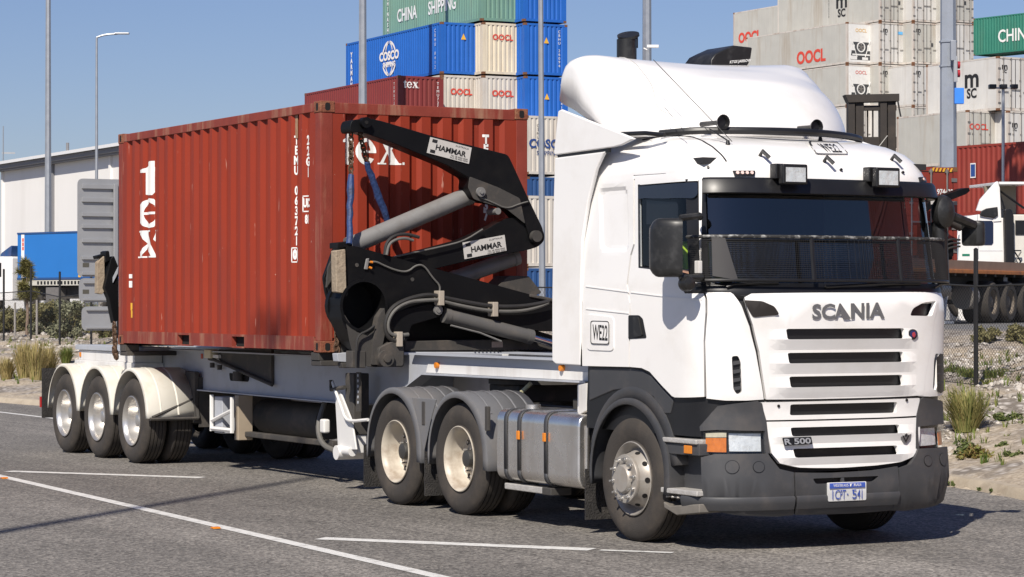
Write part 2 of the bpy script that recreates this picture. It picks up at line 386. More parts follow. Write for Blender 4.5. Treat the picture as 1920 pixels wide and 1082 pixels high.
def offmast():
    d = np.array((cos(SHADOW_AZ), sin(SHADOW_AZ))); c = np.array(onG(330, 940)); p = c-d*20.5
    e = empty('light_pole', (p[0], p[1], -.05)); MB().cyl((0, 0, 0), (0, 0, 23.5), .15, .07, n=12).build('shaft', galv, e); MB().cyl((0, 0, 0), (0, 0, .06), .2, n=12).build('base_plate', galv, e)
    MB().obox((0, 0, 23.5), (.5, 0, 0), (0, .05, 0), (0, 0, .04)).build('lamp_head', lampm, e); tag(e, 'slim light mast outside the frame whose thin shadow crosses the road', 'light pole')
offmast()

# ------------------------------------------------------------------ warehouse at far left
wallw = mat('white_cladding', (.78, .76, .73), .6, var=.03, scale=.3, dirt=(.55, .52, .48), dirtamt=.25, dscale=.3, streak=True)
roofm = mat('zinc_roof_edge', (.72, .72, .72), .5)
fasm = mat('shaded_grey_fascia', (.20, .20, .21), .7)  # dark grey holds the shade under the eave
def warehouse():
    c = deep(3, 305, 205); x0, y0, zt = c[0], c[1], c[2]; g = 1.46; L = 30.0
    e = empty('warehouse', (x0, y0, g)); H = zt-g
    b = MB().box(0, L, 0, 60, 0, H-.75); b.build('wall', wallw, e)
    b = MB().prism([(-1.0, H-.28), (30, H+3.0), (61, H-.28), (61, H-.05), (30, H+3.3), (-1.0, H-.05)], 0, -.6, L+.6); b.build('roof', roofm, e)
    MB().box(-.3, L+.3, -.75, -.6, H-.62, H-.29).build('fascia', fasm, e)
    MB().box(-.05, L+.05, -.6, .02, H-.75, H-.6).build('soffit', fasm, e)
    for k, xx in enumerate((0.3, 12.8, 25.5)):
        MB().box(xx, xx+.35, -.16, -.003, 0, H-.76).build('wall_pilaster', wallw if k % 2 == 0 else fasm, e)
    for xx in (18.5,): MB().cyl((xx, -.8, H-.05), (xx, -.8, H+.55), .12, n=8).build('roof_vent', fasm, e)
    for k in range(2): MB().box(6+k*14, 10+k*14, -.06, .02, 0, 4.2).build('roller_door', fasm, e)
    tag(e, 'long white clad warehouse with pale roof edge at far left', 'warehouse')
warehouse()
b = MB().cyl((0, 0, 0), (0, 0, 17), .09, .05, n=8); c = deep(6, 285, 240)
e = empty('light_pole', (c[0], c[1], 1.46)); b.build('shaft', galv, e); H = deep(6, 287, 240)[2]-1.46
MB().cyl((0, 0, 16), (0, 0, H), .05, n=6).build('shaft', galv, e)
MB().obox((_r[0]*.5, _r[1]*.5, H), _r*.5, (.06, .1, 0), (0, 0, .08)).build('lamp_head', lampm, e)
tag(e, 'tiny far light pole left of the white warehouse', 'light pole')

# ------------------------------------------------------------------ shipping containers
def paintm(name, col, rust=.35, **k):
    return mat(name, col, k.pop('rough', .55), var=k.pop('var', .10), scale=1.4, dirt=k.pop('dirt', (.16, .07, .035)), dirtamt=rust, dscale=k.pop('dscale', 2.2), streak=True, **k)
M_TEX = paintm('red_oxide_paint', (.24, .032, .020), .25, bump=.05, bscale=9)
M_DRED = paintm('dark_maroon_paint', (.19, .028, .026), .2)
M_BLUE = paintm('container_blue_paint', (.012, .115, .46), .2, dirt=(.02, .06, .2))
M_DBLUE = paintm('container_dark_blue_paint', (.02, .07, .2), .25)
M_GREEN = paintm('container_sage_green_paint', (.15, .28, .22), .25)
M_GREEN2 = paintm('container_teal_green_paint', (.03, .19, .13), .2)
M_CREAM = paintm('container_cream_paint', (.66, .58, .44), .35)
M_CREAM2 = paintm('container_pale_grey_paint', (.56, .52, .46), .4)
M_WHITE = paintm('reefer_white_paint', (.60, .585, .555), .65, dirt=(.36, .30, .23), dscale=1.3)
M_RUSTW = paintm('rust_streaked_white_frame', (.55, .51, .46), .9, dirt=(.22, .10, .045), dscale=1.6)
M_GREYC = paintm('reefer_grey_paint', (.46, .45, .41), .6, dirt=(.30, .22, .14), dscale=1.3)
M_RUST = mat('rusty_steel', (.17, .075, .035), .85, var=.5, scale=8, bump=.4)
M_STEEL = mat('shaded_galvanised_lock_rod', (.27, .25, .23), .5, metal=.6, var=.2)  # steel darkened so the door rods carry their shadows in the colour
M_HOLE = mat('dark_cavity', (.006, .005, .005), .9)
M_WTXT = mat('white_lettering', (.78, .77, .74), .6, var=.04)
M_RTXT = mat('red_lettering', (.62, .06, .035), .6, var=.05)
M_BTXT = mat('black_lettering', (.015, .015, .016), .6)
M_NTXT = mat('navy_lettering', (.02, .06, .22), .6)
M_YTXT = mat('yellow_marking', (.75, .42, .04), .6)
M_WUNIT = mat('white_machinery_panel', (.72, .71, .68), .5, var=.06, dirt=(.3, .25, .2), dirtamt=.3)
M_DARKG = mat('dark_grille', (.05, .052, .055), .6)

def corr_breaks(L, margin, pitch, of, sl):
    """break points (position, depth fraction) of a trapezoid corrugation along 0..L"""
    n = max(2, int(round((L-2*margin)/pitch))); p = (L-2*margin)/n; k = p/pitch; out = [(0, 0), (margin-of*k*.5, 0)]
    x = margin
    for i in range(n):
        # outer flat, slope in, inner flat, slope out
        out += [(x+of*.5*k, 0), (x+of*.5*k+sl*k, 1), (x+p-of*.5*k-sl*k, 1), (x+p-of*.5*k, 0)]; x += p
    out += [(L, 0)]
    res = []
    for q in out:
        if not res or q[0] > res[-1][0]+1e-4: res.append(q)
    return res
CB = {}   # cached container meshes by kind
def container(kind, mats, L=6.058, W=2.438, H=2.591, doors=False, reefer=None, hero=False):
    """origin at the centre of the base of the +X end (facing end); body runs to -X. returns Empty"""
    e = empty('shipping_container'); m = mats[0]; fr = mats[1] if len(mats) > 1 else m
    key = (kind, L, H, doors, reefer, hero)
    def part(name, mm, fn, var=0, small=False, **k):
        kk = key+(name, var)
        o = part0(kk, name, mm, fn, **k)
        if small: stuff(o)
        return o
    def part0(kk, name, mm, fn, **k):
        if kk in CB and not hero:
            o = CB[kk].copy(); o.data = CB[kk].data.copy() if CB[kk].data.materials[0] != mm else CB[kk].data
            if o.data.materials[0] != mm: o.data.materials[0] = mm
            COL.objects.link(o); o.parent = e; o.name = name; o.location = (0, 0, 0); return o
        b = MB(); fn(b); o = b.build(name, mm, e, **k); CB[kk] = o; return o
    w = W/2; P = .16 if not hero else .15; cs = .178; ch = .118; cw = .162
    pc = []
    for x0, x1 in ((-P, -.008), (-L+.008, -L+P)):
        for s in (-1, 1): pc.append(('corner_post', (x0, x1, *sorted((s*(w-.006), s*(w-.14))), ch, H-ch)))
    for s in (-1, 1):
        y0, y1 = sorted((s*(w-.004), s*(w-.07))); pc.append(('top_rail', (-L+cs, -cs, y0, y1, H-.105, H-.012)))
        y0, y1 = sorted((s*(w-.004), s*(w-.06)))
        if not hero: pc.append(('bottom_rail', (-L+cs, -cs, y0, y1, .02, .16)))
    for x0, x1 in ((-.075, -.006), (-L+.006, -L+.075)):
        pc.append(('top_rail', (x0, x1, -w+cw, w-cw, H-.125, H-.014))); pc.append(('bottom_rail', (x0, x1, -w+cw, w-cw, .02, .15)))
    cst = [(x0, x1, *sorted((s*w, s*(w-cw))), z0, z0+ch) for x0, x1 in ((-cs, 0), (-L, -L+cs)) for s in (-1, 1) for z0 in (0, H-ch)]
    if hero:
        for nm, bb in pc: MB().box(*bb).build(nm, fr, e, bevel=.006)
        pk = [(-L+2.02, -L+2.38), (-L+3.66, -L+4.02)]
        for s in (-1, 1):
            b = MB(); y0, y1 = sorted((s*(w-.004), s*(w-.06))); xx = -L+cs
            prof = []
            for a, c in pk: b.box(xx, a, y0, y1, .02, .165); xx = c
            b.box(xx, -cs, y0, y1, .02, .165)
            for a, c in pk: b.box(a-.001, c+.001, y0+.001, y1-.001, .14, .164); b.box(a-.001, c+.001, y0+.001, y1-.001, .013, .03)
            b.build('bottom_rail', fr, e, smooth=False)
        for a, c in pk: MB().box(a, c, -w+.065, w-.065, .03, .14).build('fork_pocket', M_HOLE, e, smooth=False)
        CASTS = [MB().box(*bb).build('corner_casting', mats[2], e, bevel=.008) for bb in cst]
    else:
        def frame(b):
            for nm, bb in pc: b.box(*bb)
        part('frame', fr, frame, small=True, smooth=False)
        def casts(b):
            for bb in cst: b.box(*bb)
        part('corner_castings', M_RUST, casts, small=True, smooth=False)
    if hero:
        for (x0, x1, y0, y1, z0, z1), co in zip(cst, CASTS):
            b = MB(); c = rect(-.04, .04, -.026, .026, .025, 5); sy = 1 if y1 > 0 else -1; zc = (z0+z1)/2
            xc = (x0+x1)/2; d = 1 if x1 > -1 else -1; xe = x1 if d > 0 else x0
            b.prism([(xc+p[1], zc+p[0]) for p in c], 1, *sorted((sy*(w+.0015), sy*(w-.03))))
            b.prism([(sy*(w-.08)+p[1]*1.1, zc+p[0]) for p in c], 0, *sorted((xe+d*.0015, xe-d*.03)))
            stuff(b.build('casting_hole', M_HOLE, co, smooth=False))
    sd = .036
    pitch = .278 if not hero else .2745
    br = corr_breaks(L-2*P, .10, pitch, .072, .068)
    if reefer is None:
        def side(s):
            def fn(b):
                y = lambda d: s*(w-.009-sd*d)
                b.grid([[(-P-x, y(d), .16), (-P-x, y(d), H-.10)] for x, d in br], flip=(s > 0))
            return fn
        part('side_panel', m, side(-1), smooth=False, fix=False); part('side_panel', m, side(1), var=1, smooth=False, fix=False)
    else:
        def side(s):
            def fn(b):
                y0, y1 = sorted((s*(w-.03), s*(w-.012)))
                b.box(-L+P, -P, y0, y1, .16, H-.10)
                n = int(L/.6)
                for k in range(1, n):
                    xx = -P-(L-2*P)*k/n; y0, y1 = sorted((s*(w-.012), s*(w-.008))); b.box(xx-.012, xx+.012, y0, y1, .16, H-.10)
            return fn
        part('side_panel', m, side(-1), smooth=False); part('side_panel', m, side(1), var=1, smooth=False)
    part('roof_panel', m, lambda b: b.box(-L+.08, -.08, -w+.07, w-.07, H-.03, H-.016), smooth=False)
    part('floor', fr, lambda b: b.box(-L+.08, -.08, -w+.07, w-.07, .145, .16), smooth=False)
    be = corr_breaks(W-2*.14, .09, .25 if not hero else .262, .11, .045)
    ed = .045
    def endp(x, sg):
        def fn(b): b.grid([[(x-sg*ed*d, -w+.14+t, .15), (x-sg*ed*d, -w+.14+t, H-.12)] for t, d in be], flip=(sg < 0))
        return fn
    part('end_panel', m, endp(-L+.012, -1), smooth=False, fix=False)
    if reefer == 'unit':
        part('unit_back', M_WUNIT, lambda b: b.box(-.05, -.012, -w+.14, w-.14, .15, H-.12), smooth=False)
        part('unit_cavity', M_DARKG, lambda b: b.prism(round_poly([(-.92, .3), (.92, .3), (.7, 1.55), (-.7, 1.55)], .05), 0, -.02, -.009), smooth=False)
        part('fan_ring', M_WUNIT, lambda b: b.lathe([(.28, -.01), (.36, -.01), (.36, .015), (.28, .015), (.28, -.01)], (0, 0, 1.2), 0, 20))
        def blades(b):
            b.lathe([(0, .006), (.07, .006)], (0, 0, 1.2), 0, 12)
            for k in range(5):
                t = k*2*pi/5; b.prism([(cos(t+a)*r_, 1.2+sin(t+a)*r_) for a, r_ in ((0, .06), (-.1, .25), (.5, .27), (.6, .06))], 0, -.004, .002)
        part('fan', M_STEEL, blades, small=True)
        def struts(b):
            for s in (-1, 1):
                b.tube([(.01, s*.98, 2.2), (.01, s*.35, .5)], .03, 6)
                b.box(-.01, .005, min(s*.55, s*.85), max(s*.55, s*.85), .95, 1.35)
            b.box(-.01, .01, -.75, .75, .62, .72); b.box(-.01, .006, -.9, -.35, .32, .58); b.box(-.01, .006, .1, .6, .32, .5)
        part('unit_struts', M_WUNIT, struts, small=True, smooth=False)
    elif doors:
        def dr(s):
            def fn(b):
                y0, y1 = sorted((s*.012, s*(w-.145))); b.box(-.05, -.014, y0, y1, .16, H-.13)
                if reefer is None:
                    for k in range(4):
                        z0 = .28+k*(H-.55)/4; b.box(-.014, -.004, y0+.12, y1-.12, z0, z0+(H-.55)/4-.14)
            return fn
        d1 = part('door', m, dr(-1), smooth=False); d2 = part('door', m, dr(1), var=1, smooth=False)
        def rods(b):
            for yy in (-.85, -.32, .32, .85):
                b.cyl((.03, yy, .06), (.03, yy, H-.06), .024, n=6)
                for zz in (.12, .8, 1.6, H-.16): b.box(-.012, .03, yy-.05, yy+.05, zz, zz+.07)
        part('lock_rods', M_STEEL, rods, small=True)
        def hand(b):
            for yy in (-.85, -.32, .32, .85):
                s = 1 if yy < 0 else -1
                z0 = 1.0 if abs(yy) > .5 else 1.12
                b.box(.02, .042, min(yy, yy+s*.34), max(yy, yy+s*.34), z0, z0+.04)
            for s in (-1, 1):
                for zz in (.35, .95, 1.6, 2.2): b.box(-.012, .012, min(s*(w-.2), s*(w-.02)), max(s*(w-.2), s*(w-.02)), zz, zz+.1)
        part('door_handles', M_STEEL, hand, small=True, smooth=False)
        def rubber(b):
            b.box(-.016, -.008, -.02, .02, .16, H-.13)
            for s in (-1, 1): b.box(-.016, -.008, min(s*(w-.15), s*(w-.125)), max(s*(w-.15), s*(w-.125)), .16, H-.13)
            b.box(-.016, -.007, -w+.15, w-.15, H-.145, H-.115)
        part('door_gasket', M_HOLE, rubber, small=True, smooth=False)
    else:
        part('end_panel', m, endp(-.012, 1), var=1, smooth=False, fix=False)
    return e

def put(e, px, py, depth, H, theta=181.0, L=6.058, snap=None):
    """place so that the top corner between the visible side and the visible end shows at (px, py)"""
    c = deep(px, py, depth); a = radians(theta-180.0)
    # local corner (0, -W/2, H)
    off = Matrix.Rotation(a, 3, 'Z') @ Vector((0, -1.219, H))
    e.rotation_euler = (0, 0, a); e.location = Vector(c)-off; return e

def lettering(e, txt, size, where, pos, m, bold=.0, sx=1.0, vertical=False, name='lettering', space=1.0):
    """where: 'side' (visible long side) or 'end'; pos = (distance back from the end | across from centre, height)"""
    b = MB()
    if vertical:
        for i, chx in enumerate(txt):
            if chx == ' ': continue
            t = text_mb(chx, size, bold, sx=sx); t.xform(lambda p: (p[0], p[1]-i*size*.95, p[2])); b.add(t.v, t.f)
    else:
        b = text_mb(txt, size, bold, sx=sx, space=space)
    if where == 'side': place(b, (-pos[0], -1.219-.006, pos[1]), (1, 0, 0), (0, 0, 1))
    else: place(b, (.006 if not vertical else .006, pos[0], pos[1]), (0, 1, 0), (0, 0, 1))
    return stuff(b.build(name, m, e, smooth=False))
def rosette(e, where, pos, R, m):
    b = MB()
    for k in range(4):
        for s in (1, -1):
            t0 = radians(100+k*0); 
    def arc(r0, r1, a0, a1, sx=1.0):
        n = 10; b.grid([[(sx*r*cos(a0+(a1-a0)*i/n), r*sin(a0+(a1-a0)*i/n), 0) for r in (r0, r1)] for i in range(n+1)])
    for s in (0, pi):
        arc(R*.86, R, s+radians(25), s+radians(85)); arc(R*.86, R, s+radians(95), s+radians(155))
        arc(R*.86, R, s+radians(30), s+radians(75), .55); arc(R*.86, R, s+radians(105), s+radians(150), .55)
    if where == 'side': place(b, (-pos[0], -1.225, pos[1]), (1, 0, 0), (0, 0, 1))
    else: place(b, (.006, pos[0], pos[1]), (0, 1, 0), (0, 0, 1))
    return stuff(b.build('emblem', m, e, smooth=False, fix=False))
# hand-drawn slab letters t e x
def tex_polys():
    t = [[(.10, .0), (.10, .58), (.0, .58), (.0, .64), (.10, .70), (.20, .86), (.26, .86), (.26, .70), (.38, .70), (.38, .58), (.26, .58), (.26, .14), (.30, .10), (.38, .13), (.38, .04), (.24, -.03), (.14, -.02)]]
    eo = [(.34*cos(a)+.36, .37*sin(a)+.34) for a in np.linspace(.12, 2*pi-.55, 27)]
    ei = [(.18*cos(a)+.36, .27*sin(a)+.34) for a in np.linspace(.12, 2*pi-.62, 27)]
    e = [[eo[i], eo[i+1], ei[i+1], ei[i]] for i in range(26)]+[[(.182, .31), (.70, .31), (.698, .384), (.539, .372), (.184, .372)]]
    x = [[(.10, .66), (.36, .66), (.70, .04), (.44, .04)], [(.06, .04), (.17, .04), (.297, .30), (.2645, .36)], [(.503, .40), (.66, .66), (.56, .66), (.4697, .46)],
         [(.02, .66), (.42, .66), (.42, .70), (.02, .70)], [(.50, .66), (.72, .66), (.72, .70), (.50, .70)], [(0, 0), (.26, 0), (.26, .04), (0, .04)], [(.38, 0), (.76, 0), (.76, .04), (.38, .04)]]
    return t, e, x
def tex_mb(s=1.0):
    t, ee, x = tex_polys(); b = MB()
    for P, ox in ((t, 0), (ee, .40), (x, 1.13), ([[(0, 0), (.07, 0), (.07, .07), (0, .07)]], 1.92)):
        for p in P: b.add([((q[0]+ox)*s, q[1]*s, 0) for q in p], [tuple(range(len(p)))])
    return b
def drape(b, breaks, ax, fn, name, m, e):
    """cut a flat lettering mesh at the corrugation's folds and lay it on them"""
    bm = bmesh.new(); vs = [bm.verts.new(p) for p in b.v]
    for f in b.f:
        try: bm.faces.new([vs[i] for i in f])
        except ValueError: pass
    bmesh.ops.triangulate(bm, faces=bm.faces)
    n = Vector((1, 0, 0)) if ax == 0 else Vector((0, 1, 0))
    for t in breaks:
        bmesh.ops.bisect_plane(bm, geom=bm.verts[:]+bm.edges[:]+bm.faces[:], plane_co=n*t, plane_no=n, dist=1e-5)
    for v in bm.verts: v.co = Vector(fn(v.co))
    me = bpy.data.meshes.new(name); bm.to_mesh(me); bm.free(); me.materials.append(m)
    o = bpy.data.objects.new(name, me); COL.objects.link(o); o.parent = e; return o

# ---- left yard stack (ends face the road); columns run away to the right
DL = 128.0; TH = 178.0
def stack(px, py, depth, H, mats, label, L=12.192, doors=False, reefer=None, theta=TH, group=None, kind='std'):
    e = container(kind, mats, L=L, H=H, doors=doors, reefer=reefer); put(e, px, py, depth, H, theta, L)
    tag(e, label, 'shipping container', group); return e
GL = 'containers stacked in the yard at left'
c = stack(747, 141, DL-3, 2.591, [M_DRED], 'maroon container with small white lettering on its end, behind the red trailer container', group=GL)
o = place(tex_mb(s=.42), (.008, -.95, 2.0), (0, 1, 0), (0, 0, 1)).build('lettering', M_WTXT, c, smooth=False)
lettering(c, 'TEMU7251390', .2, 'end', (.9, 2.25), M_WTXT, vertical=True); lettering(c, 'TEMU725', .2, 'side', (.5, 2.2), M_WTXT, vertical=True)
c = stack(827, 139.6, DL, 2.591, [M_CREAM2], 'pale grey container under the blue one with globe emblem, red letters on end', group=GL)
lettering(c, 'OOCL', .42, 'end', (-.1, 1.75), M_RTXT, .015)
c = stack(905, 141, DL, 2.591, [M_CREAM2, M_CREAM2], 'pale grey container directly under the cream one in the yard stack', group=GL)
lettering(c, 'OOCL', .42, 'end', (-.1, 1.7), M_RTXT, .015)
c = stack(984, 142, DL, 2.591, [M_BLUE], 'blue container directly above the white container with navy lettering', group=GL); lettering(c, 'CBHU 41572', .2, 'end', (.85, 2.2), M_WTXT, vertical=True)
MB().prism([(-.12, 1.45), (.16, 1.45), (.02, 1.75)], 0, .004, .008).build('warning_triangle', M_YTXT, c)
c = stack(827, 40.5, DL, 2.591, [M_BLUE], 'blue container with white globe emblem on its long side', group=GL)
rosette(c, 'side', (6.4, 1.3), .92, M_WTXT); lettering(c, 'COSCO', .62, 'side', (6.4, 1.42), M_WTXT, .03, sx=1.15); lettering(c, 'SHIPPING', .34, 'side', (6.4, .98), M_WTXT, .02, sx=1.1)
lettering(c, 'CBHU 8412', .24, 'side', (.7, 2.2), M_WTXT, vertical=True); lettering(c, 'YARMAN', .34, 'side', (11.4, 1.9), M_WTXT, .02, vertical=True)
lettering(c, 'CBHU 841', .2, 'end', (.75, 2.2), M_WTXT, vertical=True)
MB().prism([(-.12, 1.75), (.16, 1.75), (.02, 2.05)], 0, .004, .008).build('warning_triangle', M_YTXT, c)
c = stack(905, 41, DL, 2.591, [M_CREAM], 'cream container with rusty posts between two blue containers', group=GL)
lettering(c, 'OOCL', .4, 'end', (-.1, 1.85), M_RTXT, .012)
c = stack(983, 42, DL, 2.591, [M_BLUE], 'blue container with yellow triangle, right of the cream container', group=GL); lettering(c, 'CBHU 26094', .2, 'end', (.75, 2.2), M_WTXT, vertical=True)
MB().prism([(-.12, 1.6), (.16, 1.6), (.02, 1.9)], 0, .004, .008).build('warning_triangle', M_YTXT, c)
c = stack(902, -59, DL, 2.591, [M_GREEN], 'sage green container with large white lettering on top of the left stack', group=GL)
lettering(c, 'CHINA', .95, 'side', (9.0, 1.2), M_WTXT, .02, sx=.85); lettering(c, 'SHIPPING', .95, 'side', (4.6, 1.2), M_WTXT, .02, sx=.85)
lettering(c, 'CHINASHIP', .3, 'side', (11.5, 2.3), M_WTXT, .01, vertical=True)
stack(981, -58, DL, 2.591, [M_BLUE], 'blue container on top of the left stack beside the sage green one', group=GL)
c = stack(986, 216, DL-2, 2.896, [M_CREAM2], 'white container with navy lettering between the crane and the cab', group=GL)
lettering(c, 'COSCO', .6, 'end', (-.0, 1.5), M_NTXT, .02); lettering(c, 'SHIPPING', .3, 'end', (.0, 1.05), M_NTXT); lettering(c, 'CSNU6210', .2, 'end', (-.55, 2.4), M_BTXT, vertical=True)
stack(988, 331, DL-2, 2.591, [M_DBLUE], 'dark blue container under the white one, seen right of the crane', group=GL)
stack(984, 366, 104, 2.896, [M_CREAM2], 'dirty white container seen low between the crane arm and cab', L=6.058, group=GL)
stack(984, 502, 104, 2.591, [M_DBLUE], 'dark blue container at ground level between the crane arm and cab', L=6.058, group=GL)
# ---- right yard block of refrigerated containers
DR = 178.0; HR = 2.896; rows = [-38, 41, 120, 199, 278]; cols = [1588, 1650, 1712, 1774]
GR = 'refrigerated containers stacked in the yard at right'
def oocl(c, m=M_RTXT, s=1.0, pos=(3.9, .85)): lettering(c, 'OOCL', 1.2*s, 'side', pos, m, .045)
def msc(c, where, pos, s): lettering(c, 'm', 1.25*s, where, (pos[0], pos[1]+.42*s), M_BTXT, .03*s, sx=1.15); lettering(c, 'SC', .62*s, where, (pos[0], pos[1]-.28*s), M_BTXT, .02*s)
c = stack(1462, 9, 190, HR, [M_GREYC, M_RUSTW], 'grey container with red lettering at the left end of the right stack', doors=True, reefer='door', theta=181, group=GR, L=6.058, kind='rd'); oocl(c, s=.85); lettering(c, 'OOCL', .35, 'end', (-.55, 2.3), M_RTXT)
c = stack(1464, 83, 190, HR, [M_GREYC, M_RUSTW], 'plain grey container just above the black roof light box', doors=True, reefer='door', theta=181, group=GR, L=6.058, kind='rd')
c = stack(1524, 8, 190, HR, [M_WHITE, M_RUSTW], 'white container door end squeezed behind the one with big black letters', doors=True, reefer='door', theta=181, group=GR, L=6.058, kind='rd')
c = stack(1588, 41, DR, HR, [M_GREYC, M_RUSTW], 'grey refrigerated container with fan unit and red lettering, upper of two', reefer='unit', theta=181, group=GR, kind='ru'); oocl(c, pos=(4.2, .8)); lettering(c, 'OOCL', .35, 'end', (0, 2.35), M_YTXT)
c = stack(1588, 120, DR, HR, [M_GREYC, M_RUSTW], 'grey refrigerated container with fan unit behind the black lifting mast', reefer='unit', theta=181, group=GR, kind='ru'); oocl(c, pos=(4.2, .6)); lettering(c, 'OOCL', .35, 'end', (0, 2.35), M_RTXT)
c = stack(1588, 199, DR, HR, [M_WHITE, M_RUSTW], 'white container half hidden behind the black lifting mast', reefer='door', doors=True, theta=181, group=GR, kind='rd')
names = {(1, 0): 'white refrigerated container with large black lettering on its side at the top',
 (1, 1): 'white container doors right of the upper fan unit', (1, 2): 'white container doors right of the lower fan unit', (1, 3): 'white container doors just right of the black lifting mast', (1, 4): 'grey container low between the mast and the thick grey pole',
 (2, 0): 'white container doors at the top, left of the thick pole', (2, 1): 'white container doors in second row, touching the thick pole', (2, 2): 'rusty white container doors in third row left of the thick pole', (2, 3): 'rusty white container doors in fourth row left of the thick pole', (2, 4): 'white container doors with red lettering at the foot of the thick pole',
 (3, 0): 'white container doors at the top, right of the thick pole', (3, 1): 'white container doors in second row right of the thick pole'}
for (i, j), lab in names.items():
    c = stack(cols[i], rows[j], DR if i < 2 else DR-2*(j > 1), HR, [M_WHITE if (i+j) % 2 == 0 else M_GREYC, M_RUSTW], lab, doors=True, reefer='door', theta=181, group=GR, kind='rd', L=12.192 if (i, j) == (1, 0) else 6.058)
    if (i, j) == (1, 0): msc(c, 'side', (4.4, 1.35), 1.25); lettering(c, 'MSCU73520', .2, 'side', (5.9, 2.4), M_BTXT, vertical=True)
    elif j in (1, 2): msc(c, 'end', (-.75, 2.2), .38)
    elif (i, j) == (2, 4): lettering(c, 'OOCL', .38, 'end', (-.5, 2.2), M_RTXT)
    if (i+j) % 3 == 2: MB().box(.004, .008, .3, .75, 2.1, 2.3).build('sticker', mat('sky_blue_sticker', (.12, .42, .75), .5), c)
    if (i+j) % 2: MB().box(.004, .008, .35, .55, 1.25, 1.5).build('data_plate', M_DARKG, c)
c = stack(1871, 105, 137, HR, [M_WHITE, M_RUSTW], 'nearer white container with big black lettering on its side right of the thick pole', theta=181, reefer='door', doors=True, group=GR, L=6.058, kind='rd'); msc(c, 'side', (2.15, 1.35), 1.15); msc(c, 'end', (-.75, 2.2), .38)
c = stack(1814, 206, 137, HR, [M_GREYC, M_RUSTW], 'nearer grey container doors with red lettering above the red container', theta=181, reefer='door', doors=True, group=GR, L=6.058, kind='rd'); lettering(c, 'OOCL', .45, 'end', (-.45, 2.0), M_RTXT, .01)
c = stack(1890, 207, 137, HR, [M_WHITE, M_RUSTW], 'nearer white container doors at the right edge, below the floodlights', theta=181, reefer='door', doors=True, group=GR, L=6.058, kind='rd'); msc(c, 'end', (-.75, 2.0), .38)
c = stack(2060, 8, 190, 2.896, [M_GREEN2], 'teal green container with white lettering at the top right corner', theta=190, L=12.192); lettering(c, 'CHINA SHIPPING', 1.35, 'side', (5.3, 1.25), M_WTXT, .02, sx=.85)
stack(2062, 100, 190, 2.591, [M_CREAM], 'cream container directly under the teal green one', theta=190, L=12.192)
c = stack(2225, 243, 95, 2.896, [M_TEX], 'large red container side behind the parked white truck', theta=186, L=12.192)
stack(2225, 391, 95, 2.591, [M_DRED], 'dark red container under the large red one, behind the parked white truck', theta=186, L=12.192)
MB().box(-11.2, -10.9, -1.226, -1.222, 1.55, 2.15).build('sticker', mat('white_sticker', (.7, .7, .68), .5), c); MB().box(-11.17, -10.93, -1.23, -1.227, 1.6, 2.1).build('sticker', M_NTXT, c)

ORD = ['lowest', 'second from the ground', 'third from the ground', 'fourth from the ground', 'fifth from the ground', 'sixth from the ground', 'seventh from the ground', 'eighth from the ground']
def under(px, py, depth, n, mats, theta, L, where, group):
    z = deep(px, py, depth)[2]; hh = (z-1.47)/n
    for k in range(n):
        e = container('sup%.3f' % hh, mats, L=L, H=round(hh, 4)-.004); c = deep(px, py, depth); a = radians(theta-180.0)
        off = Matrix.Rotation(a, 3, 'Z') @ Vector((0, -1.219, 0)); e.rotation_euler = (0, 0, a)
        e.location = (c[0]-off.x, c[1]-off.y, 1.47+k*hh); tag(e, '%s container of the %s' % (ORD[k], where), 'shipping container', group)
def botpx(py, H, depth): return py+H*FPX/depth
for px, py, dd, mm, wh in ((747, 141, DL-3, M_DRED, 'column under the small maroon container'), (827, 139.6, DL, M_BLUE, 'column under the pale grey container left of centre'), (905, 141, DL, M_CREAM2, 'column under the cream container')):
    under(px, botpx(py, 2.591, dd), dd, 3, [mm], TH, 12.192, wh, 'low containers of the left yard stack')
for px, dd, py, wh in ((1588, DR, 199, 'column behind the dark lifting mast'), (1650, DR, 278, 'column right of the dark lifting mast'), (1712, DR-2, 278, 'column left of the thick grey mast'), (1814, 137, 206, 'near column right of the thick grey mast'), (1890, 137, 207, 'near column at the right edge'), (1464, 190, 83, 'column under the leftmost grey container'), (1774, DR, 41, 'column behind the thick grey mast')):
    z = deep(px, botpx(py, HR, dd), dd)[2]-1.47
    if z > 1.5: under(px, botpx(py, HR, dd), dd, max(1, round(z/2.8)), [M_WHITE], 181, 6.058, wh, 'low containers of the right yard stack')

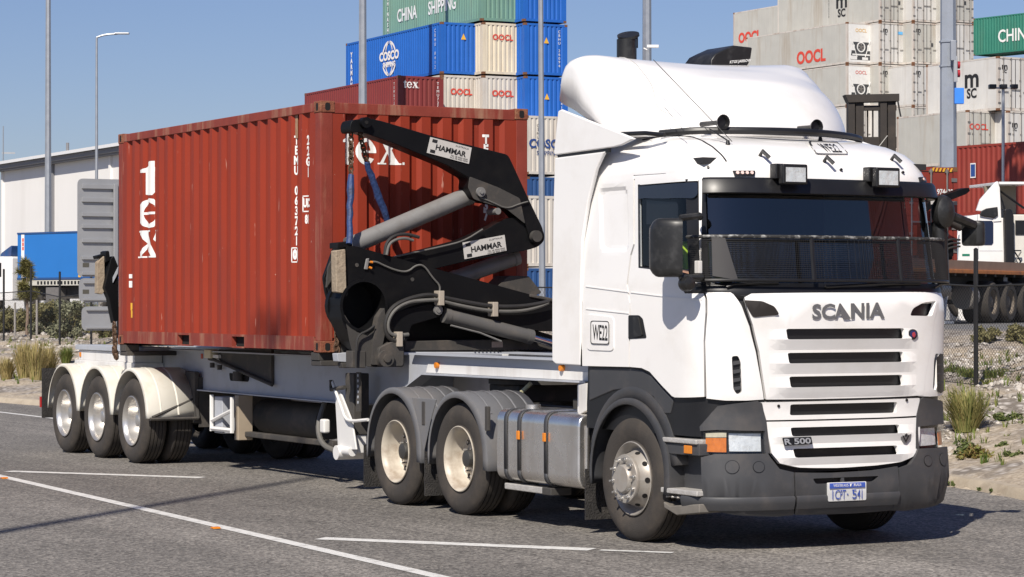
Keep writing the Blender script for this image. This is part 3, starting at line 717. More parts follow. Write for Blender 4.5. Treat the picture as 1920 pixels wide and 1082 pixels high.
# ------------------------------------------------------------------ the red container on the trailer
XC, ZC = -6.1375, 1.438
def tex_red():
    """red oxide paint with scratches, chips and rust streaks of its own"""
    m = mat('worn_red_container_paint', (.262, .034, .015), .55, spec=.25, var=.12, scale=1.2, bump=.06, bscale=5)
    nt = m.node_tree; N = nt.nodes; L = nt.links; b = N['Principled BSDF']; src = b.inputs['Base Color'].links[0].from_socket
    tc = N.new('ShaderNodeTexCoord')
    def layer(src, scale, vec, lo, hi, col, amt, detail=8):
        mp = N.new('ShaderNodeMapping'); mp.inputs['Scale'].default_value = vec; L.new(tc.outputs['Object'], mp.inputs[0])
        n = N.new('ShaderNodeTexNoise'); n.inputs['Scale'].default_value = scale; n.inputs['Detail'].default_value = detail; n.inputs['Roughness'].default_value = .6; L.new(mp.outputs[0], n.inputs['Vector'])
        r = N.new('ShaderNodeMapRange'); r.inputs[1].default_value = lo; r.inputs[2].default_value = hi; r.inputs[4].default_value = amt; L.new(n.outputs['Fac'], r.inputs[0])
        x = N.new('ShaderNodeMix'); x.data_type = 'RGBA'; x.inputs[7].default_value = col+(1,); L.new(r.outputs[0], x.inputs[0]); L.new(src, x.inputs[6]); return x.outputs[2]
    src = layer(src, 1.0, (2.2, 2.2, .5), .45, .8, (.19, .036, .026), .8)
    src = layer(src, 7.0, (3.2, 3.2, .35), .69, .72, (.50, .28, .22), .55, 3)
    src = layer(src, 16.0, (1, 1, .8), .735, .75, (.60, .45, .38), .8, 4)
    src = layer(src, 3.0, (2, 2, .35), .64, .74, (.13, .04, .02), .7)
    L.new(src, b.inputs['Base Color']); return m
M_HERO = tex_red()
M_EDGE = mat('scraped_red_post_paint', (.22, .036, .021), .6, var=.3, scale=5, dirt=(.42, .27, .17), dirtamt=.75, dscale=5, streak=True, bump=.1)
M_CASTR = mat('rusty_casting', (.20, .06, .03), .8, var=.4, scale=9, dirt=(.35, .2, .1), dirtamt=.7, dscale=10, bump=.5)
hero = container('hero', [M_HERO, M_EDGE, M_CASTR], hero=True); hero.location = (XC, 0, ZC)
tag(hero, 'weathered red oxide container riding on the trailer, white lettering running down it', 'shipping container')
HL, HP = 6.058, .15
sbr = corr_breaks(HL-2*HP, .10, .2745, .072, .068)
bx = [-HP-x for x, d in sbr]; bd = [d for x, d in sbr]
def side_y(x): return -(1.219-.009-.036*float(np.interp(-x, [-q for q in bx], bd)))-.003
def on_side(b, name='lettering', m=M_WTXT): return stuff(drape(b, [q for q in bx if 1], 0, lambda c: (c.x, side_y(c.x), c.z), name, m, hero))
def local_side(px, py): p = onY(px, py, -1.219); return p[0]-XC, p[1]-ZC
def flat_at(x, mid=True):
    best = min(((bx[i]+bx[i+1])/2 for i in range(len(bx)-1) if bd[i] == 0 and bd[i+1] == 0), key=lambda q: abs(q-x)); return best
# vertical t e x near the rear end
for chx, (x0, y0, x1, y1) in (('t', (259, 300, 285, 366)), ('e', (257, 371, 285, 427)), ('x', (254, 431, 286, 484))):
    t, ee, x = tex_polys(); P = {'t': t, 'e': ee, 'x': x}[chx]
    ax, az = local_side(x0, y1); cx, cz = local_side(x1, y0); b = MB()
    w0 = {'t': .38, 'e': .72, 'x': .74}[chx]; h0 = {'t': .88, 'e': .71, 'x': .70}[chx]
    wf = 1.45
    for i, p in enumerate(P): 
        q2 = [(min(cx, ax+q[0]/w0*(cx-ax)*wf), 0, az+q[1]/h0*(cz-az)) for q in p]
        if min(q[0] for q in q2) < cx-.004: b.add(q2, [tuple(range(len(p)))])
    on_side(b)
def vcol(txt, px, py0, py1, wpx):
    n = len(txt)
    for i, chx in enumerate(txt):
        if chx == ' ': continue
        a = local_side(px, py0+(py1-py0)*(i+.5)/n); s = abs(local_side(px, py0)[1]-local_side(px, py1)[1])/n
        t = text_mb(chx, s*1.18, .012*s*4, sx=.72); t.xform(lambda p: (a[0]+p[0], 0, a[1]+p[1])); on_side(t)
vcol('TEMU 063721', 549.5, 254, 462, 8); vcol('22G1', 571, 253, 334, 8)
a = local_side(548, 478); t = text_mb('0', .13, .01, sx=.7); t.xform(lambda p: (a[0]+p[0], 0, a[1]+p[1])); on_side(t)
for dx, dz, w_, h_ in ((-.045, 0, .012, .16), (.033, 0, .012, .16), (-.045, 0, .09, .012), (-.045, .148, .09, .012)):
    b = MB().add([(a[0]+dx, 0, a[1]-.08+dz), (a[0]+dx+w_, 0, a[1]-.08+dz), (a[0]+dx+w_, 0, a[1]-.08+dz+h_), (a[0]+dx, 0, a[1]-.08+dz+h_)], [(0, 1, 2, 3)]); on_side(b)
a = local_side(569, 383)
for w_, z0, z1 in ((.09, 0, .012), (.012, 0, .17), (.09, .16, .172)):
    b = MB().add([(a[0]-.05, 0, a[1]-.08+z0), (a[0]-.05+w_, 0, a[1]-.08+z0), (a[0]-.05+w_, 0, a[1]-.08+z1), (a[0]-.05, 0, a[1]-.08+z1)], [(0, 1, 2, 3)]); on_side(b)
for s_, q in (('UIC', 0.01), ('81', -.16)):
    t = text_mb(s_, .12, .006, sx=.5); t.xform(lambda p: (a[0]+.01+p[0], 0, a[1]+q+p[1])); on_side(t)
for px, py, w_, h_ in ((240, 518, .07, .05), (240, 533, .07, .08), (241, 575, .06, .09), (241, 588, .05, .1)):
    a = local_side(px, py); b = MB().add([(a[0]-w_/2, 0, a[1]-h_/2), (a[0]+w_/2, 0, a[1]-h_/2), (a[0]+w_/2, 0, a[1]+h_/2), (a[0]-w_/2, 0, a[1]+h_/2)], [(0, 1, 2, 3)]); on_side(b, 'sticker', M_WTXT if py < 560 else M_YTXT)
# small maker plate high on the side
a = local_side(549, 231); b = MB().box(a[0]-.05, a[0]+.05, side_y(a[0])-.004, side_y(a[0])-.001, a[1]-.16, a[1]+.16); b.build('data_plate', mat('worn_brass_plate', (.33, .2, .12), .5, var=.4, scale=20), hero)
# front end: tex and T E ... 3 7
ebr = corr_breaks(2.438-.28, .09, .262, .11, .045); ey = [-1.219+.14+t for t, d in ebr]; edp = [d for t, d in ebr]
def end_x(y): return -.012-.045*float(np.interp(y, ey, edp))+.003
def on_end(b, m=M_WTXT): return stuff(drape(b, ey, 1, lambda c: (end_x(c.y), c.y, c.z), 'lettering', m, hero))
def local_end(px, py): p = onX(px, py, XC); return p[0], p[1]-ZC
a = local_end(644, 306); c2 = local_end(757, 251); sc = (c2[1]-a[1])/.86
t = tex_mb(s=1.0); sx = (c2[0]-a[0])/1.95; t.xform(lambda p: (0, a[0]+p[0]*sx, a[1]+p[1]*sc)); on_end(t)
for chx, px, py in (('T', 912, 263), ('E', 912, 281), ('3', 912, 386), ('7', 912, 405)):
    a = local_end(px, py); t = text_mb(chx, .14, .008, sx=.75); t.xform(lambda p: (0, a[0]+p[0], a[1]+p[1])); on_end(t)

# ------------------------------------------------------------------ wheels
M_TYRE = mat('tyre_rubber', (.042, .036, .031), .85, var=.25, scale=5, bump=.25, bscale=90, dirt=(.10, .080, .062), dirtamt=.6, dscale=2.5)
M_TREAD = M_TYRE
M_RIMW = mat('shaded_cream_painted_rim', (.50, .45, .37), .42, var=.15, scale=5, dirt=(.20, .13, .08), dirtamt=.8, dscale=4)  # base darkened and dirt raised to carry the shading inside the rims
M_RIMA = mat('polished_alloy_rim', (.62, .60, .57), .3, metal=.75, var=.1, scale=6, dirt=(.22, .16, .11), dirtamt=.4, dscale=6)
M_RIMS = mat('silver_painted_wheel', (.36, .335, .30), .42, metal=.3, var=.1, scale=5, dirt=(.26, .18, .12), dirtamt=.5, dscale=6)
M_HUB = mat('greasy_hub', (.06, .058, .055), .5, metal=.3, var=.3)
R_T = .515
def tyre_mb(w=.29, R=R_T):
    """outer face at y = 0, going to y = w (inwards)"""
    h = w/2; prof = [(.290, .02), (.300, .012), (.312, .02), (.345, .006), (.40, -.004), (.435, -.003), (.455, .004), (.475, .010), (R-.022, .022), (R-.006, .04)]
    tr = [(R, .052)]
    for k in range(4):
        c = .052+(w-.104)*(k+.5)/4; tr += [(R, c-.007), (R-.014, c-.005), (R-.014, c+.005), (R, c+.007)]
    tr += [(R, w-.052)]
    prof = prof+tr+[(r, w-a) for r, a in prof[::-1]]
    b = MB().lathe(prof, n=72); 
    # flat where it meets the road
    return b.xform(lambda p: (p[0], p[1], max(p[2], -R+.008)))
def rim_dual():
    b = MB().lathe([(.300, .018), (.304, .004), (.297, .0), (.286, .012), (.272, .03), (.262, .06), (.256, .17), (.245, .185), (.215, .19), (.205, .186), (.120, .178), (.115, .178)], n=48)
    return b
def make_wheel(name, parent, kind, x, side, m):
    """kind steer | dual ; side -1 near(right), +1 far(left)"""
    yo = side*1.24; w = empty(name) ; bpy.data.objects.remove(w)
    sgn = -side   # local +y points inboard for near side
    def fl(mb): return mb.xform(lambda p: (p[0], p[1]*(-side), p[2]))
    if kind == 'dual':
        o = fl(rim_dual()).build(name, m, parent)
        o.location = (x, yo, R_T); 
        fl(tyre_mb()).build('tyre', M_TYRE, o); t2 = fl(tyre_mb().xform(lambda p: (p[0], p[1]+.335, p[2]))).build('tyre', M_TYRE, o)
        fl(MB().lathe([(0, .07), (.05, .07), (.075, .078), (.082, .10), (.085, .18), (.12, .185)], n=24)).build('hub', M_HUB if m is M_RIMW else M_RIMA, o)
        b = MB()
        for k in range(10):
            t = 2*pi*k/10+.2; b.cyl((cos(t)*.1675, .178, sin(t)*.1675), (cos(t)*.1675, .135, sin(t)*.1675), .017, .014, n=6)
        stuff(fl(b).build('wheel_nuts', M_RIMA, o))
        b = MB()
        for k in range(8):
            t = 2*pi*k/8+.1; b.cyl((cos(t)*.218, .1855, sin(t)*.218), (cos(t)*.218, .184, sin(t)*.218), .024, n=12)
        stuff(fl(b).build('hand_holes', M_HOLE, o))
    else:
        b = MB().lathe([(.300, .018), (.304, .004), (.297, .0), (.286, .012), (.272, .03), (.262, .055), (.250, .075), (.235, .065), (.205, -.02), (.198, -.045), (.19, -.05)], n=48)
        o = fl(b).build(name, m, parent); o.location = (x, yo+side*.0, R_T)
        fl(tyre_mb(.30)).build('tyre', M_TYRE, o)
        fl(MB().lathe([(.20, -.03), (.202, -.055), (.196, -.066), (.135, -.072), (.128, -.068), (.122, -.062), (.118, -.085), (.105, -.098), (0, -.10)], n=40)).build('hub_cover', M_RIMS, o)
        b = MB()
        for k in range(10):
            t = 2*pi*k/10+.15; c_, s_ = cos(t)*.163, sin(t)*.163
            b.cyl((c_, -.068, s_), (c_, -.085, s_), .019, .017, n=10); b.cyl((c_, -.085, s_), (c_, -.112, s_), .013, .009, n=8)
        stuff(fl(b).build('wheel_nuts', mat('bright_nut_steel', (.75, .74, .72), .22, metal=.9), o))
        b = MB()
        for k in range(10):
            t = 2*pi*k/10; d = np.array((cos(t), 0, sin(t))); nrm = np.array((cos(t)*.94, -.33, sin(t)*.94)); c = d*.2205+np.array((0, .020, 0))
            b.cyl(c-nrm*.004, c+nrm*.0035, .022, n=14)
        stuff(fl(b).build('hand_holes', M_HOLE, o))
    return o

# ------------------------------------------------------------------ side-lifting trailer
M_CHW = mat('white_chassis_paint', (.70, .69, .67), .5, var=.06, scale=2, dirt=(.22, .16, .11), dirtamt=.45, dscale=2.5, streak=True)
M_CHG = mat('shaded_grey_chassis_paint', (.40, .42, .46), .5, var=.08, scale=2, dirt=(.2, .17, .14), dirtamt=.4, dscale=2)
M_BLK = mat('crane_black_paint', (.0045, .0047, .0055), .5, var=.25, scale=2.5, dirt=(.02, .018, .016), dirtamt=.35, dscale=3, spec=.2)
M_BLKD = mat('dusty_black_steel', (.050, .046, .042), .75, var=.3, scale=4, dirt=(.14, .11, .085), dirtamt=.6, dscale=4, bump=.1)
M_CYL = mat('grey_cylinder_paint', (.19, .186, .18), .5, var=.12, scale=3, dirt=(.1, .085, .07), dirtamt=.5, dscale=4)
M_CHROME = mat('chromed_rod', (.8, .8, .8), .12, metal=1.0, var=.05)
M_WOOD = mat('weathered_timber', (.31, .25, .18), .8, var=.3, scale=14, bump=.5, bscale=30, dirt=(.2, .12, .07), dirtamt=.5)
M_CHAIN = mat('rusty_chain', (.11, .065, .04), .7, metal=.5, var=.5, scale=30)
M_BSLV = mat('worn_blue_sleeve', (.022, .05, .15), .6, var=.3, scale=10, dirt=(.03, .03, .035), dirtamt=.7, dscale=7, bump=.6, bscale=25)
M_HOSE = mat('hydraulic_hose_rubber', (.03, .028, .026), .45, var=.2)
M_HOSEG = mat('dusty_hose', (.12, .115, .105), .6, var=.3)
M_CREAMG = mat('yellowed_white_guard', (.74, .71, .63), .5, var=.08, scale=2, dirt=(.55, .42, .24), dirtamt=.5, dscale=2.2)
M_AMB = amber
M_RUBF = mat('rubber_flap', (.022, .02, .019), .8, var=.4, scale=20, bump=.8, bscale=70, dirt=(.09, .08, .07), dirtamt=.5, dscale=6)
M_PLATE = mat('brushed_sign_plate', (.52, .50, .47), .5, var=.08)

tr = empty('sidelifter_trailer', (-13, 0, 0)); TO = Vector((13, 0, 0))
def tp(mb, name, m, parent=None, **k):
    """build a trailer part in world numbers, hung under the trailer"""
    o = mb.build(name, m, parent or tr, **k)
    if parent is None: o.location = TO
    return o
YB = -.55
def PY(pts, y): return [onY(x, z, y) for x, z in pts]
def PX(pts, x): return [onX(a, b, x) for a, b in pts]
prof = [(-15.0, .98), (-14.9, .92), (-11.33, .897), (-6.45, .89), (-5.85, .93), (-5.0, 1.245), (-1.75, 1.25), (-1.5, 1.30), (-1.5, 1.425), (-5.6, 1.425), (-5.9, 1.36), (-14.6, 1.36), (-15.0, 1.34)]
for s in (-1, 1):
    y0, y1 = sorted((s*.55, s*.535)); tp(MB().prism(prof, 1, y0, y1), 'chassis_beam', M_CHG if s < 0 else M_CHW, smooth=False)  # near web's blue-grey has the shade under the container in it
    b = MB(); fl = [(-14.95, .905), (-6.45, .875), (-5.85, .915), (-5.0, 1.232), (-1.75, 1.238)]
    rows = []
    for (x, z) in fl: rows.append([(x, s*.47, z), (x, s*.63, z), (x, s*.63, z+.014), (x, s*.47, z+.014)])
    b.grid(rows, True); tp(b, 'beam_flange', M_CHG, smooth=False)
    y0, y1 = sorted((s*.44, s*.64)); tp(MB().box(-15.0, -5.95, y0, y1, 1.362, 1.378), 'beam_flange', M_CHG, smooth=False)
    y0, y1 = sorted((s*.44, s*.625)); tp(MB().box(-5.3, -1.5, y0, y1, 1.427, 1.445), 'beam_flange', M_CHG, smooth=False)
# added white strip: sunlight on the lower gooseneck web put into colour
tp(MB().prism([(-5.05, 1.252), (-1.72, 1.256), (-1.52, 1.31), (-1.52, 1.33), (-5.0, 1.345)], 1, -.556, -.5505), 'gooseneck_lit_strip', M_CHW, smooth=False)
for k, xx in enumerate(np.linspace(-14.8, -6.6, 9)): tp(MB().box(xx-.04, xx+.04, -.53, .53, 1.0, 1.3), 'crossmember', M_CHG, smooth=False)
tp(MB().box(-15.02, -14.93, -.62, .62, .98, 1.15), 'rear_crossbeam', M_BLKD, bevel=.01)
tp(MB().box(-14.6, -12.35, -.95, -.556, 1.10, 1.20), 'side_rail', M_CHW, bevel=.008)
tp(MB().box(-14.5, -12.4, -.93, -.56, 1.2, 1.33), 'side_rail', M_CHW, bevel=.008)
tp(MB().box(-14.55, -12.0, -.96, -.6, 1.335, 1.40), 'deck_plate', M_CHG, bevel=.006)
for xx in (-14.42,): tp(MB().box(xx-.03, xx+.03, -.942, -.931, 1.24, 1.30), 'marker_lamp', M_AMB, bevel=.005)
# twist-lock bolsters
for xx in (-6.3, -12.05):
    tp(MB().box(xx-.12, xx+.12, -1.20, 1.20, 1.30, 1.355), 'bolster', M_BLKD, bevel=.008)
    for s in (-1, 1): tp(MB().box(xx-.1, xx+.1, min(s*1.03, s*1.21), max(s*1.03, s*1.21), 1.356, 1.436), 'twist_lock', M_BLKD, bevel=.006)
# running gear
XT, DT = -11.675, 1.2555
for i in range(3):
    x = XT-i*DT
    for s in (-1, 1):
        o = make_wheel('wheel', tr, 'dual', x, s, M_RIMA); o.location = (x+13, s*1.24, R_T)
    tp(MB().cyl((x, -1.0, R_T), (x, 1.0, R_T), .065, n=14), 'axle', M_HUB)
    for s in (-1, 1):
        tp(MB().box(x-.35, x+.3, min(s*.46, s*.56), max(s*.46, s*.56), .62, .9), 'suspension_hanger', M_BLKD, bevel=.01)
def arc_guard(x, r, a0, a1, y0, y1, m, lip=.035, n=20, name='mudguard', ribs=0, par=None, zc=R_T+.03, skirt=0):
    b = MB(); rows = []
    A = [radians(a0+(a1-a0)*k/n) for k in range(n+1)]
    pts = [(x+r*cos(a), zc+r*sin(a)) for a in A]
    if skirt: pts = [(pts[0][0]+.0, pts[0][1]-skirt)]+pts+[(pts[-1][0], pts[-1][1]-skirt)]
    for px_, pz_ in pts:
        d = np.array((px_-x, pz_-zc)); d = d/np.linalg.norm(d); ins = d*(-lip)
        rows.append([(px_+ins[0], y0, pz_+ins[1]), (px_, y0+(.02 if y1 > y0 else -.02), pz_), (px_, y1, pz_)])
    b.grid(rows)
    return b, rows
for i in range(3):
    x = XT-i*DT
    for s in (-1, 1):
        b, rows = arc_guard(x, .615, 2, 178, s*1.265, s*.62, M_CREAMG, skirt=0)
        o = tp(b, 'mudguard', M_CREAMG, solid=.012)
        b2 = MB()
        for yy in (1.08, .86):
            b2.grid([[(x+.62*cos(a), s*(yy-.012), R_T+.03+.62*sin(a)), (x+.624*cos(a), s*yy, R_T+.03+.624*sin(a)), (x+.62*cos(a), s*(yy+.012), R_T+.03+.62*sin(a))] for a in np.linspace(.1, pi-.1, 14)])
        b2.build('guard_rib', M_CREAMG, o)
# black bracket frame on the front guard, and the guard's inner plate
x = XT
b = MB(); q = [(x+.64, -1.24, .55), (x+.66, -.62, .55)]
b.tube([(x+.63, -1.23, .56), (x+.65, -.62, .56)], .022, 6); b.tube([(x+.63, -1.2, .58), (x+.55, -.62, .80)], .018, 6); b.tube([(x+.65, -.62, .56), (x+.55, -.62, .85)], .02, 6)
tp(b, 'guard_bracket', M_BLKD)
tp(MB().box(x+.30, x+.62, -.66, -.60, .50, 1.12), 'guard_end_plate', M_BLKD, bevel=.01)
tp(MB().box(x+.60, x+.62, -.60, .60, .45, 1.05), 'splash_board', M_BLKD)
for s in (-1, 1): tp(MB().box(-15.06, -15.04, min(s*1.25, s*.62), max(s*1.25, s*.62), .42, 1.08), 'mudflap', M_RUBF)
tp(MB().box(-15.12, -15.065, -1.26, -1.0, .56, .70), 'tail_lamp', mat('red_lens', (.4, .01, .01), .25))
# underside gear between the axles and the landing legs
fr = MB()
px = [(397, 740), (397, 808), (435, 812), (435, 745)]
P4 = PY(px, -.75)
f1 = MB()
for a, c in ((0, 1), (2, 3)): f1.tube([(P4[a][0], -.75, P4[a][1]), (P4[c][0], -.75, P4[c][1])], .025, 6)
f1.tube([(P4[1][0], -.75, P4[1][1]+.03), (P4[2][0], -.75, P4[2][1]+.03)], .028, 6); f1.tube([(P4[1][0], -.75, P4[1][1]+.12), (P4[3][0], -.75, P4[3][1]-.15)], .022, 6)
tp(f1, 'hose_reel_frame', M_CHW)
tp(MB().box(P4[1][0]-.0, P4[1][0]+.25, -.72, -.45, .42, .85), 'valve_box', M_CHG, bevel=.01)
tp(MB().cyl((-10.0, -.15, .62), (-8.2, -.15, .62), .2, n=20), 'air_tank', M_BLKD)
tp(MB().cyl((-9.6, .45, .60), (-7.6, .45, .60), .2, n=20), 'air_tank', M_BLKD)
tp(MB().box(-8.2, -6.6, .0, .9, .45, .86), 'oil_tank', M_BLKD, bevel=.03)
tp(MB().box(-9.9, -7.2, -.6, -.5, .40, .46), 'lower_rail', M_BLKD, bevel=.01)
tp(MB().box(-9.75, -9.63, -.68, -.5, .36, .88), 'support_post', mat('tan_primer', (.33, .27, .2), .7), bevel=.008)
b = MB().tube([(-7.6, -.5, .88), (-7.55, -.62, .62), (-7.35, -.66, .42), (-7.1, -.6, .36)], .03, 8, smooth=2); tp(b, 'suction_hose', M_HOSEG)
tp(MB().box(-7.32, -7.2, -.7, -.62, .55, .70), 'filter_bowl', M_CHW, bevel=.02)
# junction box, dark triangular plate with its tube, and the recessed lamp on the beam
a = onY(397, 663, -.60); tp(MB().box(a[0]-.10, a[0]+.10, -.66, -.556, a[1]-.055, a[1]+.05), 'junction_box', mat('cream_box_plastic', (.62, .56, .40), .5, dirt=(.4, .25, .05), dirtamt=.5), bevel=.008)
tp(MB().box(a[0]+.10, a[0]+.27, -.63, -.556, a[1]-.05, a[1]-.01), 'cable_clamp', M_CHW, bevel=.008)
g = PY([(412, 655), (510, 655), (510, 722), (500, 720), (412, 675)], -.58); tp(MB().prism(g, 1, -.59, -.556), 'dark_triangle_plate', M_BLKD)
a0, a1 = onY(395, 673, -.62), onY(510, 722, -.62); tp(MB().tube([(a0[0]-.05, -.62, a0[1]), (a0[0]+.12, -.62, a0[1]-.01), (a1[0], -.62, a1[1])], .02, 8), 'brace_tube', M_BLKD)
h = PY([(430, 699), (468, 704), (466, 716), (432, 714)], -.552); tp(MB().prism(round_poly(h, .03), 1, -.556, -.551), 'beam_opening', M_HOLE)
a = onY(455, 706, -.56); tp(MB().cyl((a[0], -.62, a[1]-.05), (a[0], -.62, a[1]+.06), .06, n=14), 'warning_lamp', M_BLKD)
for q in ((398, 680), (412, 684)):
    a = onY(*q, -.6); tp(MB().cyl((a[0], -.6, a[1]), (a[0], -.6, a[1]-.06), .03, n=10), 'air_coupling', M_BLKD)
a = onY(379, 668, -.552); tp(MB().box(a[0]-.03, a[0]+.03, -.558, -.5535, a[1]-.03, a[1]+.03), 'reflector', mat('red_reflector', (.5, .06, .02), .3))
# landing leg
LX, LY = -5.98, -.78
def lz(py): return onY(655, py, LY-.1)[1]
x0, x1 = onY(643, 720, LY-.09)[0], onY(676, 720, LY-.09)[0]
tp(MB().box(x0+.05, x0+.26, LY-.09, LY+.09, lz(815), lz(700)), 'leg_sleeve', M_BLKD, bevel=.012)
tp(MB().box(x0+.07, x0+.24, LY-.07, LY+.07, lz(850), lz(815)), 'leg_column', M_CHW, bevel=.01)
tp(MB().prism(PY([(630, 735), (640, 735), (662, 790), (670, 843), (636, 843)], LY-.1), 1, LY-.115, LY-.095), 'leg_brace', M_CHW, bevel=.005)
tp(MB().cyl((x0+.0, LY-.17, lz(850)), (x0+.0, LY+.2, lz(850)), .075, n=18).cyl((x0+.02, LY-.1, lz(846)), (x0+.26, LY-.1, lz(846)), .05, n=12), 'leg_foot', M_CHW)
b = MB(); pts = [onY(*q, LY-.15) for q in ((623, 715), (628, 730), (640, 762), (648, 786), (660, 790), (690, 787))]
b.tube([(p[0], LY-.15, p[1]) for p in pts], .017, 8, smooth=1); tp(b, 'crank_handle', M_CHW)
a = onY(635, 720, LY-.12); tp(MB().tube([(a[0]-.1, LY-.16, a[1]+.04), (a[0]-.1, LY-.16, a[1]-.06), (a[0]+.15, LY-.12, a[1]-.03)], .022, 8), 'crank_shaft', M_BLKD)
a = onY(673, 720, LY-.1); b = MB().box(a[0]-.05, a[0]+.05, LY-.11, LY-.095, lz(770), lz(697)); tp(b, 'hole_strip', M_BLKD)
b = MB()
for k in range(6): zz = lz(703+k*10); b.cyl((a[0], LY-.1125, zz), (a[0], LY-.109, zz), .016, n=10)
stuff(tp(b, 'strip_holes', M_CHG))
tp(MB().box(-6.1, -5.5, -.5, .5, .66, .72), 'leg_crossbar', M_BLKD); tp(MB().box(x0+.05, x0+.26, .69, .87, .35, 1.24), 'leg_sleeve', M_BLKD)

# ---- front crane: lies across the trailer between container and cab
def fillhole(outer, holes, x0, x1):
    bm = bmesh.new(); es = []
    for loop in [outer]+holes:
        vs = [bm.verts.new((0, p[0], p[1])) for p in loop]
        es += [bm.edges.new((vs[i], vs[(i+1) % len(vs)])) for i in range(len(vs))]
    bmesh.ops.triangle_fill(bm, edges=es, use_beauty=True)
    bm.verts.index_update(); V = [tuple(v.co) for v in bm.verts]; F = [tuple(v.index for v in f.verts) for f in bm.faces]; bm.free()
    b = MB(); b.add([(x0, v[1], v[2]) for v in V], F); b.add([(x1, v[1], v[2]) for v in V], F)
    for loop in [outer]+holes:
        n = len(loop); b.add([(x0, *p) for p in loop]+[(x1, *p) for p in loop], [(i, (i+1) % n, n+(i+1) % n, n+i) for i in range(n)])
    return b
def cr(px, xf, dep, name, m=None, r=.03, bevel=.008, par=None):
    P = PX(px, xf); P = round_poly(P, r, 3) if r else P
    return tp(MB().prism(P, 0, xf-dep, xf), name, m or M_BLK, bevel=bevel)
def circ(c, r, n=20): return [(c[0]+r*cos(2*pi*k/n), c[1]+r*sin(2*pi*k/n)) for k in range(n)]
XB = -5.52
boom = cr([(656, 236), (660, 225), (689, 221.6), (713, 226), (804, 253), (919.6, 281.7), (953, 290), (960.5, 305.7), (989, 368), (1018, 428), (1021, 446), (1010, 459), (996, 456), (986, 420), (960, 392), (936, 382.6), (905, 378), (886, 372), (878, 352), (881, 334), (840, 310.5), (734.6, 267), (679, 248), (658, 249)], XB, .24, 'boom', r=.04)
# raised edge plates of the boom
for pl, x in (([(878, 352), (881, 331), (936, 352), (975, 372), (985, 420), (950, 392), (905, 379), (888, 373)], XB+.012),):
    cr(pl, x, .0115, 'boom_cheek', M_BLKD, r=.02, bevel=.003)
arm = cr([(738, 484), (772, 475), (807, 466), (872, 449), (912, 430), (945, 411), (970, 407), (1000, 412), (1021, 436), (1021, 452), (1009, 463), (989, 469), (874, 490), (812, 505), (760, 498)], XB-.03, .20, 'lower_arm', r=.05)
base_out = PX([(650, 462), (664, 461), (784, 495), (994, 552), (1040, 563), (1040, 622), (992, 618), (905, 598), (838, 580), (826, 594), (772, 610), (762, 640), (757, 662), (757, 688), (697, 688), (690, 668), (660, 640), (641, 600), (641, 556), (652, 556), (652, 500)], -5.42)
base_out = round_poly(base_out, .03, 3); hc = onX(682, 573, -5.42); hr = .243
o = tp(fillhole(base_out, [circ(hc, hr, 28)[::-1]], -5.72, -5.42), 'crane_base', M_BLK, ang=30)
tp(MB().lathe([(hr-.004, -.29), (hr-.004, .012), (hr+.025, .012), (hr+.025, .0)], (-5.42, hc[0], hc[1]), 0, 32), 'hole_collar', M_BLK)
tp(MB().cyl((-5.80, hc[0], hc[1]), (-5.73, hc[0], hc[1]), hr+.015, n=28), 'inner_bulkhead', M_BLK)
# inclined edge strips and the near outrigger plates
cr([(626, 466), (640, 462), (652, 470), (652, 560), (662, 640), (668, 690), (640, 690), (628, 612), (611, 548), (607, 520)], -5.86, .05, 'outrigger_plate', M_BLK, r=.02)
cr([(612, 520), (628, 500), (640, 540), (650, 620), (662, 688), (645, 690), (632, 640), (618, 560)], -5.83, .025, 'outrigger_web', M_BLKD, r=.02, bevel=.004)
cr([(616, 500), (632, 470), (640, 475), (626, 520), (612, 540)], -5.80, .03, 'outrigger_lug', M_BLKD, r=.01, bevel=.003)
cr([(633, 455), (660, 452), (662, 463), (633, 466)], -5.45, .2, 'timber_cap', M_BLK, r=0)
cr([(629.5, 470), (648, 467), (650, 545), (645, 550), (631, 548)], -5.42, .12, 'timber_block', M_WOOD, r=.015, bevel=.008)
# stabiliser foot with pin, and the brackets at the corner
cr([(711, 652), (736, 640), (758, 645), (757, 687), (713, 687), (709, 672)], -5.33, .09, 'foot_bracket', M_BLKD, r=.03)
a = onX(722, 672, -5.33); tp(MB().cyl((-5.33, *a), (-5.29, *a), .085, n=22).cyl((-5.30, *a), (-5.27, *a), .04, n=16), 'foot_pin', M_BLKD)
cr([(697, 684), (700, 640), (709, 594), (721, 577), (725, 610), (716, 655), (712, 684)], -5.38, .1, 'foot_web', M_BLKD, r=.01)
cr([(646, 590), (652, 600), (668, 622), (690, 630), (703, 618), (700, 655), (696, 687), (668, 688), (656, 640)], -5.412, .012, 'base_leg_plate', M_BLKD, r=.01, bevel=.003)
cr([(770, 606), (830, 582), (1000, 618), (1040, 630), (1040, 660), (757, 660)], -5.735, .02, 'rear_bulkhead', M_BLK, r=0, bevel=.002)
cr([(660, 658), (686, 658), (686, 690), (660, 690)], -5.40, .15, 'corner_bracket', M_BLKD, r=.01)
cr([(632, 663), (660, 660), (662, 680), (634, 678)], -5.75, .12, 'twist_lock_arm', M_CHG, r=.008)
cr([(640, 680), (664, 680), (664, 690), (642, 690)], -5.74, .1, 'lock_bracket', M_BLKD, r=.0)
